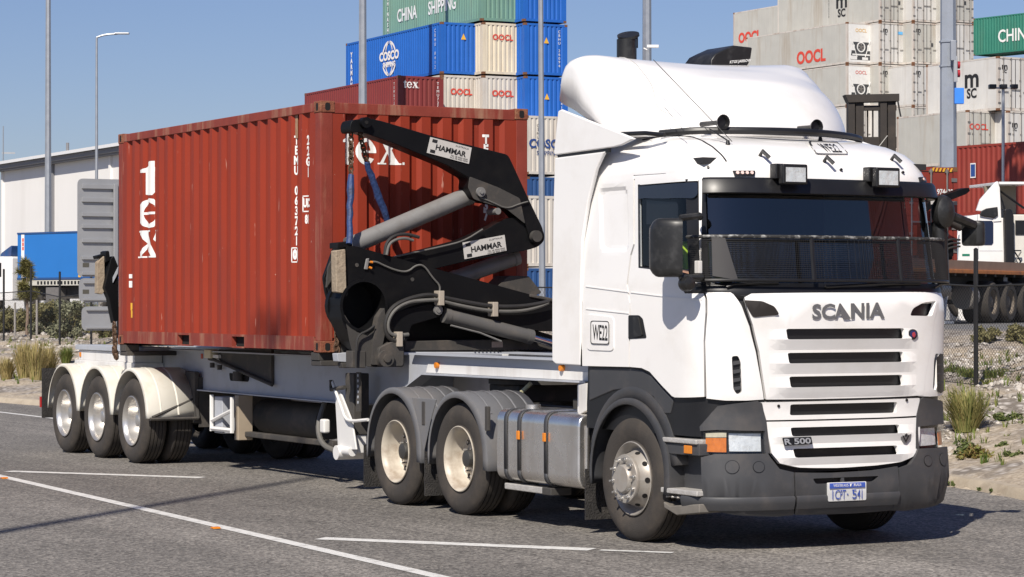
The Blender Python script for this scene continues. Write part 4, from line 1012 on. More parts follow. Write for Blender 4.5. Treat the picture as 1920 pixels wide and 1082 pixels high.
# long lower beam and cylinders
cr([(755, 640), (1040, 634), (1040, 656), (758, 658)], -5.50, .22, 'lower_beam', M_BLKD, r=.015)
cr([(757, 660), (1040, 660), (1040, 666), (757, 666)], -5.46, .3, 'slide_rail', M_CHG, r=0)
b = MB()
for k in range(26): yy = onX(890, 662, -5.45)[0]+k*.045; b.cyl((-5.452, yy, 1.455), (-5.447, yy, 1.455), .010, n=6)
stuff(tp(b, 'drag_chain', M_HOLE))
def w3_(a_, b_): return (-5.37, *onX(a_, b_, -5.37))
def hyd(p0, p1, xx, r, rodto=None, name='hydraulic_cylinder', m=M_CYL):
    a, c = np.array((xx, *onX(*p0, xx))), np.array((xx, *onX(*p1, xx))); d = (c-a)/np.linalg.norm(c-a)
    b = MB().cyl(a, c, r, n=24); b.cyl(c-d*.05, c+d*.012, r*1.06, n=24); b.cyl(a-d*.012, a+d*.05, r*1.06, n=24)
    o = tp(b, name, m)
    if rodto is not None:
        e = np.array((xx, *onX(*rodto, xx))); rb = MB().cyl(c, e, r*.5, n=16); rb.build('piston_rod', M_CHROME, o)
    return o
hyd((655, 462), (880, 366), -5.72, .093, (897, 359))
hyd((834, 591), (995, 632), -5.40, .075, (1040, 646), m=mat('dark_grey_cylinder', (.10, .097, .093), .5, var=.15, dirt=(.16, .13, .1), dirtamt=.4))
tp(MB().tube([w3_(845, 610), w3_(900, 624), (-5.37, *onX(940, 640, -5.37))], .010, 6), 'hydraulic_pipe', M_CYL)
hyd((850, 524), (968, 482), -5.80, .085)
a = onX(900, 360, -5.5); tp(MB().cyl((-5.50, *a), (-5.47, *a), .05, n=18).cyl((-5.47, *a), (-5.455, *a), .022, n=12), 'pivot_pin', M_CYL)
a = onX(1004, 443, -5.5); tp(MB().cyl((-5.55, *a), (-5.46, *a), .06, n=20), 'pivot_pin', M_BLKD)
a = onX(684, 230, -5.5); tp(MB().cyl((-5.55, *a), (-5.46, *a), .055, n=20), 'pivot_pin', M_BLK); tp(MB().cyl((-5.46, *a), (-5.455, *a), .02, n=12), 'pin_bore', M_HOLE)
a = onX(819, 581, -5.4); tp(MB().cyl((-5.42, *a), (-5.36, *a), .05, n=20).cyl((-5.36, *a), (-5.35, *a), .03, n=14), 'pivot_pin', M_CYL)
a = onX(934, 396, -5.5); tp(MB().cyl((-5.7, *a), (-5.5, *a), .035, n=12), 'hose_fitting', M_CYL)
cr([(934, 536), (954, 517), (992, 518), (1016, 549), (1000, 556)], -5.75, .3, 'winch_cover', M_BLKD, r=.02)
cr([(994, 551), (1040, 560), (1040, 566), (994, 557)], -5.40, .1, 'edge_strip', M_BLKD, r=0)
# knuckle bracket the pivot belongs to
cr([(728, 605), (742, 585), (800, 570), (826, 572), (830, 584), (822, 594), (772, 609), (766, 626), (742, 628), (728, 622)], -5.385, .034, 'knuckle_plate', M_BLK, r=.02, bevel=.004)
# chains in blue sleeves
def chain(p0, p1, r=.026, n=None, wire_=.0075):
    p0, p1 = np.array(p0), np.array(p1); L = np.linalg.norm(p1-p0); d = (p1-p0)/L; st = .052; n = int(L/st)+1; b = MB()
    s1 = np.cross(d, (1, 0, 0)); s1 /= np.linalg.norm(s1); s2 = np.cross(d, s1)
    for k in range(n):
        c = p0+d*(k*L/n+st/2); s = s1 if k % 2 else s2; s = s*.85+(s2 if k % 2 else s1)*.35; s /= np.linalg.norm(s)
        b.tube([c+d*(.036*sin(t))+s*(.021*cos(t)) for t in np.linspace(0, 2*pi, 10)], wire_, 5)
    return b
def w3(px, py, x): return (x, *onX(px, py, x))
stuff(tp(chain(w3(658, 248, -5.62), w3(658, 330, -5.62), wire_=.010), 'lifting_chain', M_CHAIN)); stuff(tp(chain(w3(674, 248, -5.64), w3(688, 305, -5.72), wire_=.010), 'lifting_chain', M_CHAIN))
def sleeve(p0, p1, r, sd):
    rg = random.Random(sd); p0, p1 = np.array(p0), np.array(p1); pts = [p0+(p1-p0)*k/9 for k in range(10)]
    return MB().tube([p+np.array((rg.uniform(-.006, .006), rg.uniform(-.006, .006), 0)) for p in pts], [r*rg.uniform(.85, 1.2) for _ in pts], 9)
tp(sleeve(w3(658, 328, -5.62), w3(655, 458, -5.45), .034, 1), 'chain_sleeve', M_BSLV); tp(sleeve(w3(687, 304, -5.72), w3(727, 416, -5.86), .036, 2), 'chain_sleeve', M_BSLV)
stuff(tp(chain(w3(629, 598, -5.83), w3(634, 660, -5.83), wire_=.011), 'loose_chain', M_CHAIN)); stuff(tp(chain(w3(636, 600, -5.81), w3(630, 655, -5.82), wire_=.011), 'loose_chain', M_CHAIN))
# hoses
def hose(pts, x, r, m=M_HOSE, name='hydraulic_hose', dx=None):
    xs_ = x if isinstance(x, (list, tuple)) else [x]*len(pts)
    return tp(MB().tube([w3(p[0], p[1], q) for p, q in zip(pts, xs_)], r, 8, smooth=2), name, m)
hose([(721, 478), (724, 455), (738, 442), (760, 438), (786, 445)], -5.40, .017); hose([(725, 478), (729, 458), (742, 449), (760, 446), (775, 451)], -5.38, .015, M_HOSEG)
hose([(823, 555), (800, 552), (765, 560), (735, 575), (722, 600), (722, 620), (730, 636), (745, 640), (757, 634)], -5.34, .022)
hose([(823, 562), (795, 563), (765, 566), (740, 580), (727, 602), (728, 622), (740, 630), (766, 627)], -5.33, .019, M_HOSEG)
hose([(823, 556), (870, 566), (925, 575), (975, 575), (1010, 570), (1030, 565)], -5.33, .022); hose([(823, 563), (870, 575), (925, 584), (975, 584), (1010, 576), (1028, 568)], -5.33, .019, M_HOSEG)
hose([(690, 492), (705, 490), (720, 498), (745, 508), (765, 510), (780, 497), (795, 497), (812, 522), (826, 536), (823, 552)], -5.40, .010, M_HOSEG)
hose([(738, 482), (775, 474), (830, 462), (870, 452), (905, 430)], -5.50, .009, M_HOSEG)
hose([(667, 690), (668, 650), (671, 628), (690, 620), (702, 610)], -5.36, .012); hose([(900, 370), (925, 380), (950, 392), (975, 382), (990, 378)], -5.50, .008, M_HOSEG)
for (px_, py_) in ((825, 559), (926, 580), (747, 636)):
    a = onX(px_, py_, -5.34); tp(MB().box(-5.42, -5.295, a[0]-.03, a[0]+.03, a[1]-.075, a[1]+.075), 'hose_clamp', mat('tan_clamp', (.38, .33, .27), .6), bevel=.006)
cr([(687, 485), (693, 484), (690, 506), (683, 505)], -5.395, .02, 'junction_block', M_CYL, r=0)
tp(MB().cyl(w3(694, 491, -5.39), w3(699, 492, -5.385), .012, n=8).cyl(w3(692, 501, -5.39), w3(697, 503, -5.385), .012, n=8), 'cable_plugs', amber)
for q in ((669, 497), (773, 524)): a = onX(*q, -5.42); tp(MB().cyl((-5.424, *a), (-5.415, *a), .02, n=12), 'bolt_head', M_BLKD)
a = onX(932, 646, -5.50); tp(MB().box(-5.5, -5.494, a[0]-.065, a[0]+.065, a[1]-.03, a[1]+.03), 'warning_label', mat('faded_label', (.35, .28, .24), .6, var=.3, scale=40))
def plate(c4, x, nm='maker_plate'):
    P = [np.array(w3(*q, x)) for q in c4]; TL, TR, BR, BL = P; rt = (TR-TL); up = (TL-BL); b = MB()
    n = np.array((.006, 0, 0)); b.add(P+[p+n for p in P], [(0, 1, 2, 3), (4, 5, 6, 7), (0, 1, 5, 4), (1, 2, 6, 5), (2, 3, 7, 6), (3, 0, 4, 7)])
    o = tp(b, nm, M_PLATE, smooth=False); W_, H_ = np.linalg.norm(rt), np.linalg.norm(up); ru, uu = rt/W_, up/H_
    def put_(t, u, v): return stuff(place(t, BL+rt*u+up*v+np.array((.008, 0, 0)), ru, uu).build('lettering', M_BTXT, o, smooth=False))
    put_(text_mb('HAMMAR', H_*.46, H_*.016, sx=W_/H_/2.66), .53, .47)
    put_(text_mb('AUSTRALIA', H_*.14, 0, sx=1.3), .78, .86); put_(text_mb('TEL 08 9000 0000', H_*.13, 0, sx=1.25), .76, .2); put_(text_mb('FAX 08 9000 0000', H_*.13, 0, sx=1.25), .76, .08)
    for v0 in (.72, .07):
        q = [BL+rt*u+up*v+np.array((.008, 0, 0)) for u, v in ((.06, v0), (.18, v0), (.18, v0+.2), (.06, v0+.2))]; MB().add(q, [(0, 1, 2, 3)]).build('lettering_block', M_BTXT, o, smooth=False)
plate([(806.7, 257), (884, 277), (878.8, 307.4), (800, 286.5)], XB+.004); plate([(867, 455), (945.6, 440.5), (949.4, 470), (870.8, 486)], XB-.026)
a = onY(825, 684, -.56); 
for q in ((821, 685), (1055, 690)): a = onY(*q, -.56); tp(MB().cyl((a[0], -.551, a[1]), (a[0], -.59, a[1]), .03, n=12), 'marker_lamp', amber)
# ---- rear crane, folded behind the container
XR = -12.35
def cw(px, x): return [onX(a, b, x) for a, b in px]
tp(MB().prism(cw([(183, 492), (196, 480), (197, 545), (192, 552), (182, 550)], XR-.2), 0, XR-.3, XR-.2), 'timber_block', M_WOOD, bevel=.006)
tp(MB().prism(cw([(181, 480), (196, 476), (205, 472), (206, 480), (200, 545), (197, 545), (196, 482), (183, 486)], XR-.25), 0, XR-.4, XR-.25), 'block_holder', M_BLK, bevel=.006)
tp(MB().prism(cw([(196, 540), (208, 485), (214, 480), (222, 500), (222, 600), (214, 606), (205, 560)], XR-.12), 0, XR-.25, XR-.12), 'outrigger_plate', M_BLK, bevel=.006)
tp(MB().prism(cw([(203, 470), (205, 472), (207, 488), (198, 492), (198, 472)], XR-.15), 0, XR-.35, XR-.15), 'crane_head', M_BLK, bevel=.005)
tp(MB().prism(cw([(212, 520), (222, 500), (221, 512), (212, 530)], XR-.1), 0, XR-.115, XR-.1), 'outrigger_lug', M_CHG)
tp(MB().box(XR-.7, XR-.1, -.9, 1.2, 1.41, 1.7), 'crane_base', M_BLK, bevel=.02)
tp(MB().prism([(-1.0, 1.5), (1.2, 2.0), (1.2, 2.5), (.9, 2.5), (-1.0, 1.9)], 0, XR-.5, XR-.2), 'lower_arm', M_BLK, bevel=.01)
stuff(tp(chain(w3(214, 605, XR-.1), w3(216, 652, XR-.1), wire_=.013), 'loose_chain', M_CHAIN)); stuff(tp(chain(w3(214, 652, XR-.08), w3(218, 670, XR-.08), wire_=.022), 'chain_hook', M_CHAIN))
tag(tr, 'white and grey tri-axle container trailer with black folding side-lift cranes', 'trailer')

# ------------------------------------------------------------------ the white tractor unit
M_CAB = mat('white_cab_paint', (.83, .815, .795), .30, var=.03, scale=2, dirt=(.55, .50, .43), dirtamt=.3, dscale=1.6, coat=.5, rvar=.05)
M_CHAR = mat('charcoal_plastic', (.050, .051, .055), .55, var=.12, scale=3, dirt=(.13, .11, .095), dirtamt=.4, dscale=3, bump=.04, bscale=200)
M_GREYP = mat('grey_fender_plastic', (.155, .155, .16), .5, var=.12, scale=3, dirt=(.24, .21, .18), dirtamt=.5, dscale=2.5)
M_BLKP = mat('black_trim', (.010, .010, .011), .4, var=.2)
M_BLKS = mat('black_mirror_shell', (.014, .014, .014), .42, var=.25, scale=6, dirt=(.10, .10, .10), dirtamt=.35, dscale=9)
M_MESH = mat('grille_mesh', (.018, .014, .012), .7)
M_ALU = mat('brushed_aluminium_tank', (.80, .78, .75), .27, metal=.92, var=.16, scale=4, dirt=(.40, .31, .22), dirtamt=.6, dscale=3, streak=True)
M_LETG = mat('grey_metal_lettering', (.20, .205, .22), .35, metal=.5)
M_STEP = mat('alloy_step_tread', (.50, .48, .45), .5, metal=.3, var=.25, scale=18, bump=.3)
M_LENS = mat('headlamp_reflector', (.82, .83, .85), .3, metal=.25, var=.25, scale=25, bump=.6, bscale=14)
M_GLSW = glass('windscreen_glass', (.25, .36, .48), ior=1.9)
M_GLSS = glass('side_window_glass', (.74, .77, .79), ior=1.45)
M_CLEAR = glass('clear_lens', (.9, .92, .92), ior=1.45)
M_DARKI = mat('dark_cabin_trim', (.022, .022, .025), .8, var=.2)
M_PLT = mat('number_plate_white', (.70, .70, .69), .45)
M_PBLU = mat('number_plate_blue', (.05, .10, .42), .5)
trk = empty('truck', (0, 0, 0))
def kp(mb, name, m, parent=None, **k): return mb.build(name, m, parent or trk, **k)
Zt = [.26, .34, .5, .66, .9, 1.1, 1.22, 1.7, 1.95, 2.04, 2.10, 2.95, 3.02, 3.10, 3.18, 3.25, 3.30, 3.34]
Ft = [1.22, 1.275, 1.305, 1.29, 1.265, 1.26, 1.275, 1.285, 1.30, 1.25, 1.21, 1.10, 1.075, 1.02, .92, .74, .50, .20]
Ht = [1.16, 1.20, 1.235, 1.235, 1.23, 1.225, 1.225, 1.225, 1.222, 1.22, 1.22, 1.18, 1.17, 1.145, 1.10, 1.04, .97, .88]
Ft_s = Ft
PE = 3.6; DD = .62
def Cc(s, z):
    F, hw = interp(z, Zt, Ft), interp(z, Zt, Ht)
    if abs(s) <= 1:
        t = s*pi/2; c = max(0.0, cos(t)); sn = sin(t)
        y = hw*math.copysign(abs(sn)**(2/PE), sn); x = F-DD+DD*c**(2/PE)
    else:
        y = hw*math.copysign(1, s); x = F-DD-(abs(s)-1)
    return np.array((x, y, z))
def Cn(s, z, off=0.0):
    p = Cc(s, z)
    if off == 0: return p
    e = 1e-3; ds = Cc(s+e, z)-Cc(s-e, z); dz = Cc(s, min(z+.01, 3.34))-Cc(s, max(z-.01, .26)); n = np.cross(ds, dz); L = np.linalg.norm(n)
    n = n/L if L > 1e-12 else np.array((1, 0, 0)); 
    return p+n*off
def Cv0(S, z):
    F, hw = interp(z, Zt, Ft), interp(z, Zt, Ht); A = np.abs(S); t = np.clip(S, -1, 1)*pi/2; c = np.maximum(0, np.cos(t)); sn = np.sin(t)
    y = hw*np.sign(sn)*np.abs(sn)**(2/PE); x = F-DD+DD*c**(2/PE)-np.maximum(A-1, 0); return np.stack([x, y, np.full_like(x, z)], -1)
def Cvec(S, z, off):
    P = Cv0(S, z)
    if off == 0: return P
    e = 1e-3; n = np.cross(Cv0(S+e, z)-Cv0(S-e, z), Cv0(S, min(z+.01, 3.34))-Cv0(S, max(z-.01, .26))); L = np.linalg.norm(n, axis=1, keepdims=True); return P+n/np.maximum(L, 1e-12)*off
SG = np.concatenate([np.linspace(-2.6, -1, 60), np.linspace(-.995, .955, 240)])
_pxc = {}; _szc = {}
def sz(px, py, off=0.0):
    """photo pixel -> (s, z) on the cab skin (or a surface offset from it)"""
    key = (round(px, 2), round(py, 2), off)
    if key in _szc: return _szc[key]
    z = 1.95-(py-567)/230.0; s = 0
    for _ in range(6):
        k = round(min(max(z, .26), 3.34)*200)/200
        if (k, off) not in _pxc:
            P = Cvec(SG, k, off)-CAM; w_ = P@_f; _pxc[k, off] = (960+FPX*(P@_r)/w_, w_)
        xs_, w_ = _pxc[k, off]; j = int(np.searchsorted(xs_, px)); j = min(max(j-1, 0), len(SG)-2)
        t = (px-xs_[j])/(xs_[j+1]-xs_[j]+1e-9); t = min(max(t, -1), 2); s = SG[j]+(SG[j+1]-SG[j])*t
        dep = w_[j]+(w_[j+1]-w_[j])*t; z = CAM[2]+dep*((541.0-py)*_u[2]+FPX*_f[2]+(px-960)*_r[2])/FPX
    _szc[key] = (s, z); return s, z
def patch(poly, name, m, off=0.0, thick=.02, holes=(), ds=.035, dz=.11, fn=None, par=None, px=True, r=0, mirror=False, ang=35, zc=(), sc=()):
    conv = (lambda P: [sz(q[0], q[1], off) for q in P]) if px else (lambda P: list(P))
    if r: poly = round_poly(poly, r, 4)
    loops = [conv(poly)]+[conv(h) for h in holes]
    bm = bmesh.new(); es = []
    for lp in loops:
        vs = [bm.verts.new((q[0], q[1], 0)) for q in lp]; es += [bm.edges.new((vs[i], vs[(i+1) % len(vs)])) for i in range(len(vs))]
    bmesh.ops.triangle_fill(bm, edges=es, use_beauty=True)
    S = [q[0] for lp in loops for q in lp]; Z = [q[1] for lp in loops for q in lp]
    for ax, lo, hi, st in ((0, min(S), max(S), ds), (1, min(Z), max(Z), dz)):
        n = Vector((1, 0, 0)) if ax == 0 else Vector((0, 1, 0)); k = math.ceil(lo/st)*st
        while k < hi:
            bmesh.ops.bisect_plane(bm, geom=bm.verts[:]+bm.edges[:]+bm.faces[:], plane_co=n*(k+1e-4), plane_no=n, dist=1e-6); k += st
    for ax, cuts in ((0, sc), (1, zc)):
        n = Vector((1, 0, 0)) if ax == 0 else Vector((0, 1, 0))
        for k in cuts: bmesh.ops.bisect_plane(bm, geom=bm.verts[:]+bm.edges[:]+bm.faces[:], plane_co=n*k, plane_no=n, dist=1e-6)
    sg = -1 if mirror else 1
    bmesh.ops.dissolve_degenerate(bm, dist=1e-6, edges=bm.edges); bmesh.ops.triangulate(bm, faces=[f for f in bm.faces if len(f.verts) > 4])
    bm.verts.index_update(); SV = []; PV = []; NV = []; ZV = []; FV = []
    for v in bm.verts:
        s_, z_ = v.co.x*sg, min(max(v.co.y, .26), 3.34); f_ = (fn(v.co.x, z_) if fn else 0); FV.append(f_); o_ = off+f_
        n0 = Cn(s_, z_, 1.0)-Cn(s_, z_, 0.0); d1 = Cc(s_, min(z_+.01, 3.34))-Cc(s_, max(z_-.01, .26)); PV.append(Cn(s_, z_, 0.0)+n0*o_); NV.append(n0/np.linalg.norm(n0)); ZV.append(d1/np.linalg.norm(d1))
    V = list(PV); Fc = []; LN = []
    for f in bm.faces:
        I = [v.index for v in f.verts]; P_ = [PV[i] for i in I]; fnm = np.cross(P_[1]-P_[0], P_[2]-P_[0])
        if len(I) == 4: fnm = fnm+np.cross(P_[2]-P_[0], P_[3]-P_[0])
        L_ = np.linalg.norm(fnm)
        if L_ < 1e-12: continue
        fnm = fnm/L_
        if fnm@NV[I[0]] < 0: I = I[::-1]; fnm = -fnm
        Fc.append(tuple(I))
        for i in I:
            n_ = NV[i]
            if fn is not None and max(abs(FV[q]-FV[I[0]]) for q in I) > 1e-5:
                t_ = float(fnm@ZV[i])-float(n_@ZV[i]); t_ = max(-.95, min(.95, t_)); m_ = n_*sqrt(1-t_*t_)+ZV[i]*t_; n_ = m_ if m_@fnm > .985 else fnm
            LN.append(n_)
    if thick:
        for e in bm.edges:
            if len(e.link_faces) != 1: continue
            i, j = e.verts[0].index, e.verts[1].index; k = len(V); q = [PV[i], PV[j], PV[j]-NV[j]*thick, PV[i]-NV[i]*thick]; nn = np.cross(q[1]-q[0], q[3]-q[0]); L_ = np.linalg.norm(nn)
            if L_ < 1e-12: continue
            nn = nn/L_; c_ = np.mean([PV[v.index] for v in e.link_faces[0].verts], 0); idx = [k, k+1, k+2, k+3]
            if nn@((q[0]+q[1])/2-c_) < 0: nn = -nn; idx = idx[::-1]
            V += q; Fc.append(tuple(idx)); LN += [nn]*4
    bm.free()
    me = bpy.data.meshes.new(name); me.from_pydata([tuple(map(float, p)) for p in V], [], Fc); me.materials.append(m)
    me.polygons.foreach_set('use_smooth', [True]*len(me.polygons))
    if len(me.loops) == len(LN): me.normals_split_custom_set([tuple(map(float, n_)) for n_ in LN])
    o = bpy.data.objects.new(name, me); COL.objects.link(o); o.parent = par or trk
    return o
def cab_text(txt, box, off, m, name='lettering', bold=.0, par=None):
    """box: px corners TL TR BR BL"""
    t = text_mb(txt, 1.0, bold); xs_ = [v[0] for v in t.v]; ys_ = [v[1] for v in t.v]; x0, x1, y0, y1 = min(xs_), max(xs_), min(ys_), max(ys_)
    TL, TR, BR, BL = map(np.array, box)
    def f(p):
        u, v = (p[0]-x0)/(x1-x0), (p[1]-y0)/(y1-y0); q = (BL*(1-u)+BR*u)*(1-v)+(TL*(1-u)+TR*u)*v; s, z = sz(q[0], q[1], off); return Cn(s, z, off)
    t.xform(f); return stuff(t.build(name, m, par or trk, smooth=False))
def cab_ring(poly, w, off, m, name, par=None):
    """thin painted outline on the skin"""
    c = np.mean(np.array(poly), 0); b = MB(); rows = []
    for q in list(poly)+[poly[0]]:
        q = np.array(q, float); d = (c-q)/np.linalg.norm(c-q)
        q1 = q+d*w; rows.append([Cn(*sz(q[0], q[1], off), off), Cn(*sz(q1[0], q1[1], off), off)])
    b.grid(rows); return b.build(name, m, par or trk, smooth=False)
# dark inner shell behind the skin
Sf = list(np.linspace(-2.4, -1, 6))+list(np.linspace(-.97, .97, 41))+list(np.linspace(1, 2.4, 6))
shell = MB().grid([[Cn(s, z, -.035) for s in Sf] for z in (.9, 1.1, 1.3, 1.42, 1.7, 2.0, 2.1)]); kp(shell, 'cab_substructure', M_BLKP)
# --- side skin
front_edge = [(1318, 322), (1318, 540), (1320, 640), (1322, 746)]
door_px = [(1190, 331), (1300, 324), (1314, 326), (1316.5, 340), (1316.5, 540), (1319, 640), (1320.5, 744), (1264, 745), (1240, 722), (1218, 697), (1203, 690), (1181, 688), (1181, 560), (1184, 480), (1190, 460)]
win = [(1196, 347), (1308, 339), (1310, 345), (1310, 520), (1296, 520), (1255, 508), (1198, 500)]
door = patch(door_px, 'door', M_CAB, 0, .03, holes=[win[::-1]])
patch([(1198, 349), (1307, 341), (1308, 516), (1255, 504), (1200, 497)], 'window', M_GLSS, -.012, .004, par=door)
for seg in (win[:1]+win[1:2],): pass
cab_ring([(1196, 346), (1310, 338), (1311.5, 521), (1256, 509), (1197, 502)], 4, .002, M_BLKP, 'window_seal', door)
patch([(1197, 350), (1308, 342), (1308, 365), (1300, 372), (1204, 372), (1197, 374)], 'weather_shield', mat('tinted_shield', (.02, .026, .04), .2), .012, .004, par=door, r=4)
patch([(1212, 375), (1268, 378), (1271, 384), (1271, 420), (1212, 420)], 'window_sticker_frame', M_BLKP, -.02, .003, par=door)
# handle recess and handle
patch([(1178, 591), (1198, 591), (1205, 598), (1212, 634), (1178, 636)], 'handle_recess', M_BLKP, .003, .004, par=door, r=3)
patch([(1186, 594), (1196, 594), (1203, 630), (1188, 632)], 'door_handle', M_BLKS, .016, .012, par=door, r=3)
rear = [(1092, 686), (1091, 560), (1093, 450), (1103, 380), (1118, 320), (1134, 288), (1150, 278), (1190, 268), (1265, 262), (1290, 265), (1312, 278), (1318, 296), (1319, 321), (1300, 321.5), (1187, 328.5), (1187.5, 458), (1181.5, 478), (1178.5, 560), (1178.5, 688)]
pq = [sz(1124, 352), sz(1177, 346), sz(1177, 474), sz(1124, 474)]; ps0, ps1 = min(q[0] for q in pq), max(q[0] for q in pq); pz0, pz1 = min(q[1] for q in pq), max(q[1] for q in pq)
def press(s, z):
    dx, dz_ = max(ps0-s, s-ps1), max(pz0-z, z-pz1); r_ = .10; a_, b_ = dx+r_, dz_+r_
    d = (sqrt(max(a_, 0)**2+max(b_, 0)**2)+min(max(a_, b_), 0)-r_); t = min(1, max(0, -d/.05)); return -.022*t*t*(3-2*t)
sidep = patch(rear, 'cab_side_panel', M_CAB, 0, .03, fn=press, ds=.018, dz=.03)
patch([(1098, 536.5), (1178, 547), (1178, 548.5), (1098, 538)], 'swage_line', M_CAB, .006, .005, par=sidep); patch([(1182, 547.5), (1316, 561), (1316, 562.5), (1182, 549)], 'swage_line', M_CAB, .006, .005, par=door)
patch([(1098, 578.5), (1178, 587), (1178, 588.5), (1098, 580)], 'swage_line', M_CAB, .006, .005, par=sidep)
patch(round_poly([(1100, 589), (1150, 595), (1150, 658), (1100, 656)], 8), 'locker_lid', M_CAB, .008, .009, par=sidep)
pl = round_poly([(1107, 601), (1142, 602), (1142, 646), (1107, 645)], 5)
patch(pl, 'fleet_number_plate', M_CAB, .014, 0, par=sidep); cab_ring(pl, 1.6, .0165, M_BTXT, 'plate_border', sidep)
cab_text('WE22', [(1111, 608), (1139, 610), (1139, 639), (1111, 637)], .0165, M_BTXT, bold=.012, par=sidep)
# --- roof cap (front of the roof above the visor) over the whole width
def S_of(px, py): return sz(px, py)[0]
roofm = MB().grid([[Cn(s, z, 0) for s in list(np.linspace(-1.0, 1.0, 61))] for z in (2.93, 2.965, 3.0, 3.05, 3.1, 3.14, 3.18, 3.22, 3.25, 3.28, 3.30, 3.32, 3.34)])
roof = kp(roofm, 'roof', M_CAB, ang=60)
kp(MB().grid([[Cn(s, z, 0) for s in (1.0, 1.3, 1.7, 2.06, 2.4)] for z in (2.1, 2.5, 2.965, 3.1, 3.18, 3.25, 3.30, 3.34)]), 'cab_side_panel', M_CAB, ang=60)
kp(MB().grid([[Cn(s, z, -.004) for s in (-2.4, -2.06, -1.7, -1.3, -1.0)] for z in (2.965, 3.1, 3.18, 3.25, 3.30, 3.34)]), 'roof_side', M_CAB, ang=60)
kp(MB().add([(-.78, -.86, 3.341), (.1, -.86, 3.341), (.18, 0, 3.341), (.1, .86, 3.341), (-.78, .86, 3.341)], [(0, 1, 2, 3, 4)]), 'roof_top', M_CAB)
# A-pillar to visor white band on the near side: corner of the roof
patch([(1321, 297), (1330, 300), (1345, 333), (1321.5, 331)], 'roof_corner', M_CAB, 0, .02, par=roof)
# seam beads
def bead(pts, r=.006, m=M_BLKP, off=.0, name='panel_seam', par=None):
    return stuff(MB().tube([Cn(*sz(*p), off) for p in catmull(pts, 5)], r, 6).build(name, m, par or trk))
bead([(1090, 687), (1089, 560), (1091, 450), (1101, 380), (1116, 320), (1132, 288)], .008)
bead([(1205, 262), (1260, 255), (1300, 258), (1330, 272), (1352, 290), (1362, 303)], .007)
# --- visor, windscreen, cowl
ZV0, ZV1 = sz(1500, 384)[1], sz(1500, 342)[1]
sL, sR = sz(1322, 350)[0], .87
visor = MB().grid([[Cn(s, z, .008+o*max(.12, 1-(abs(s)/.9)**10)) for s in np.linspace(sL, sR, 60)] for z, o in ((2.935, .0), (2.93, .055), (2.91, .07), (2.805, .085), (2.795, .07), (2.81, .0))]); visor = kp(visor, 'sun_visor', M_BLKP, ang=50)
wz0, wz1 = 2.075, 2.87
kp(MB().grid([[Cn(s, z, -.02) for s in np.linspace(-.86, .86, 60)] for z in np.linspace(wz0, wz1+.06, 8)]), 'windscreen', M_GLSW, ang=180)
for sg in (-1, 1):
    kp(MB().grid([[Cn(sg*s, z, o) for s, o in ((.855, -.02), (.858, .004), (.93 if sg > 0 else abs(sL)-.005, .006))] for z in np.linspace(2.05, 2.93, 6)]), 'pillar_trim', M_BLKP, ang=60)
kp(MB().grid([[Cn(s, z, o) for s in np.linspace(-.93, .93, 50)] for z, o in ((2.105, .006), (2.05, .012), (2.0, -.012), (1.99, -.03))]), 'scuttle_panel', M_BLKP, ang=60)
for s0 in (-.52, -.02, .45):
    b = MB().tube([Cn(s0, 2.06, .03), Cn(s0+.06, 2.075, .045), Cn(s0+.34, 2.10, .02)], .012, 6); kp(b, 'wiper', M_BLKP)
# --- stone guard in front of the lower windscreen
OG = .085
gp = lambda px, py: sz(px, py)
gz0, gz1 = 2.115, 2.46
sg0, sg1 = -.80, .90
def gpt(s, z, o=OG): return Cn(s, z, o)
guard = kp(MB().tube([gpt(s, gz1) for s in np.linspace(sg0, sg1, 40)], .014, 8), 'stone_guard', mat('chipped_black_frame', (.03, .03, .03), .6, var=.3, dirt=(.6, .6, .58), dirtamt=.9, dscale=16))
for nm, b in (('guard_rail', MB().tube([gpt(s, gz0) for s in np.linspace(sg0+.05, sg1, 40)], .013, 6)), ('guard_upright', MB().tube([gpt(sz(1512, 480)[0], z) for z in (gz0, gz1)], .017, 6)), ('guard_upright', MB().tube([gpt(sz(1673, 480)[0], z) for z in (gz0, gz1)], .017, 6)), ('guard_upright', MB().tube([gpt(sg1, z) for z in (gz0, gz1)], .015, 6))):
    b.build(nm, M_BLKP, guard)
b = MB(); sv = []
s = sg0+.02
while s < sg1:
    p = gpt(s, gz0); q = gpt(s, gz1); t = np.array((.0, .0018, 0)); zt_ = gz1 if s > sg0+.12 else gz0+(gz1-gz0)*max(.3, min(1, (s-sg0)*9)); b.add([gpt(s, gz0)-t, gpt(s, gz0)+t, gpt(s, zt_)+t, gpt(s, zt_)-t], [(0, 1, 2, 3)])
    c0 = Cc(s, 2.3); s += .0068 if abs(s) < .7 else .011
for z in np.arange(gz0+.015, gz1, .016):
    S_ = np.linspace(sg0+.02, sg1, 44); b.grid([[gpt(q, z-.0017), gpt(q, z+.0017)] for q in S_])
stuff(b.build('guard_mesh', mat('black_wire_mesh', (.012, .012, .012), .6), guard, smooth=False, fix=False))
patch([(1334, 442), (1358, 443), (1384, 528), (1336, 520)], 'guard_side_plate', mat('dark_grey_plate', (.035, .033, .034), .6), .09, .006, par=guard)
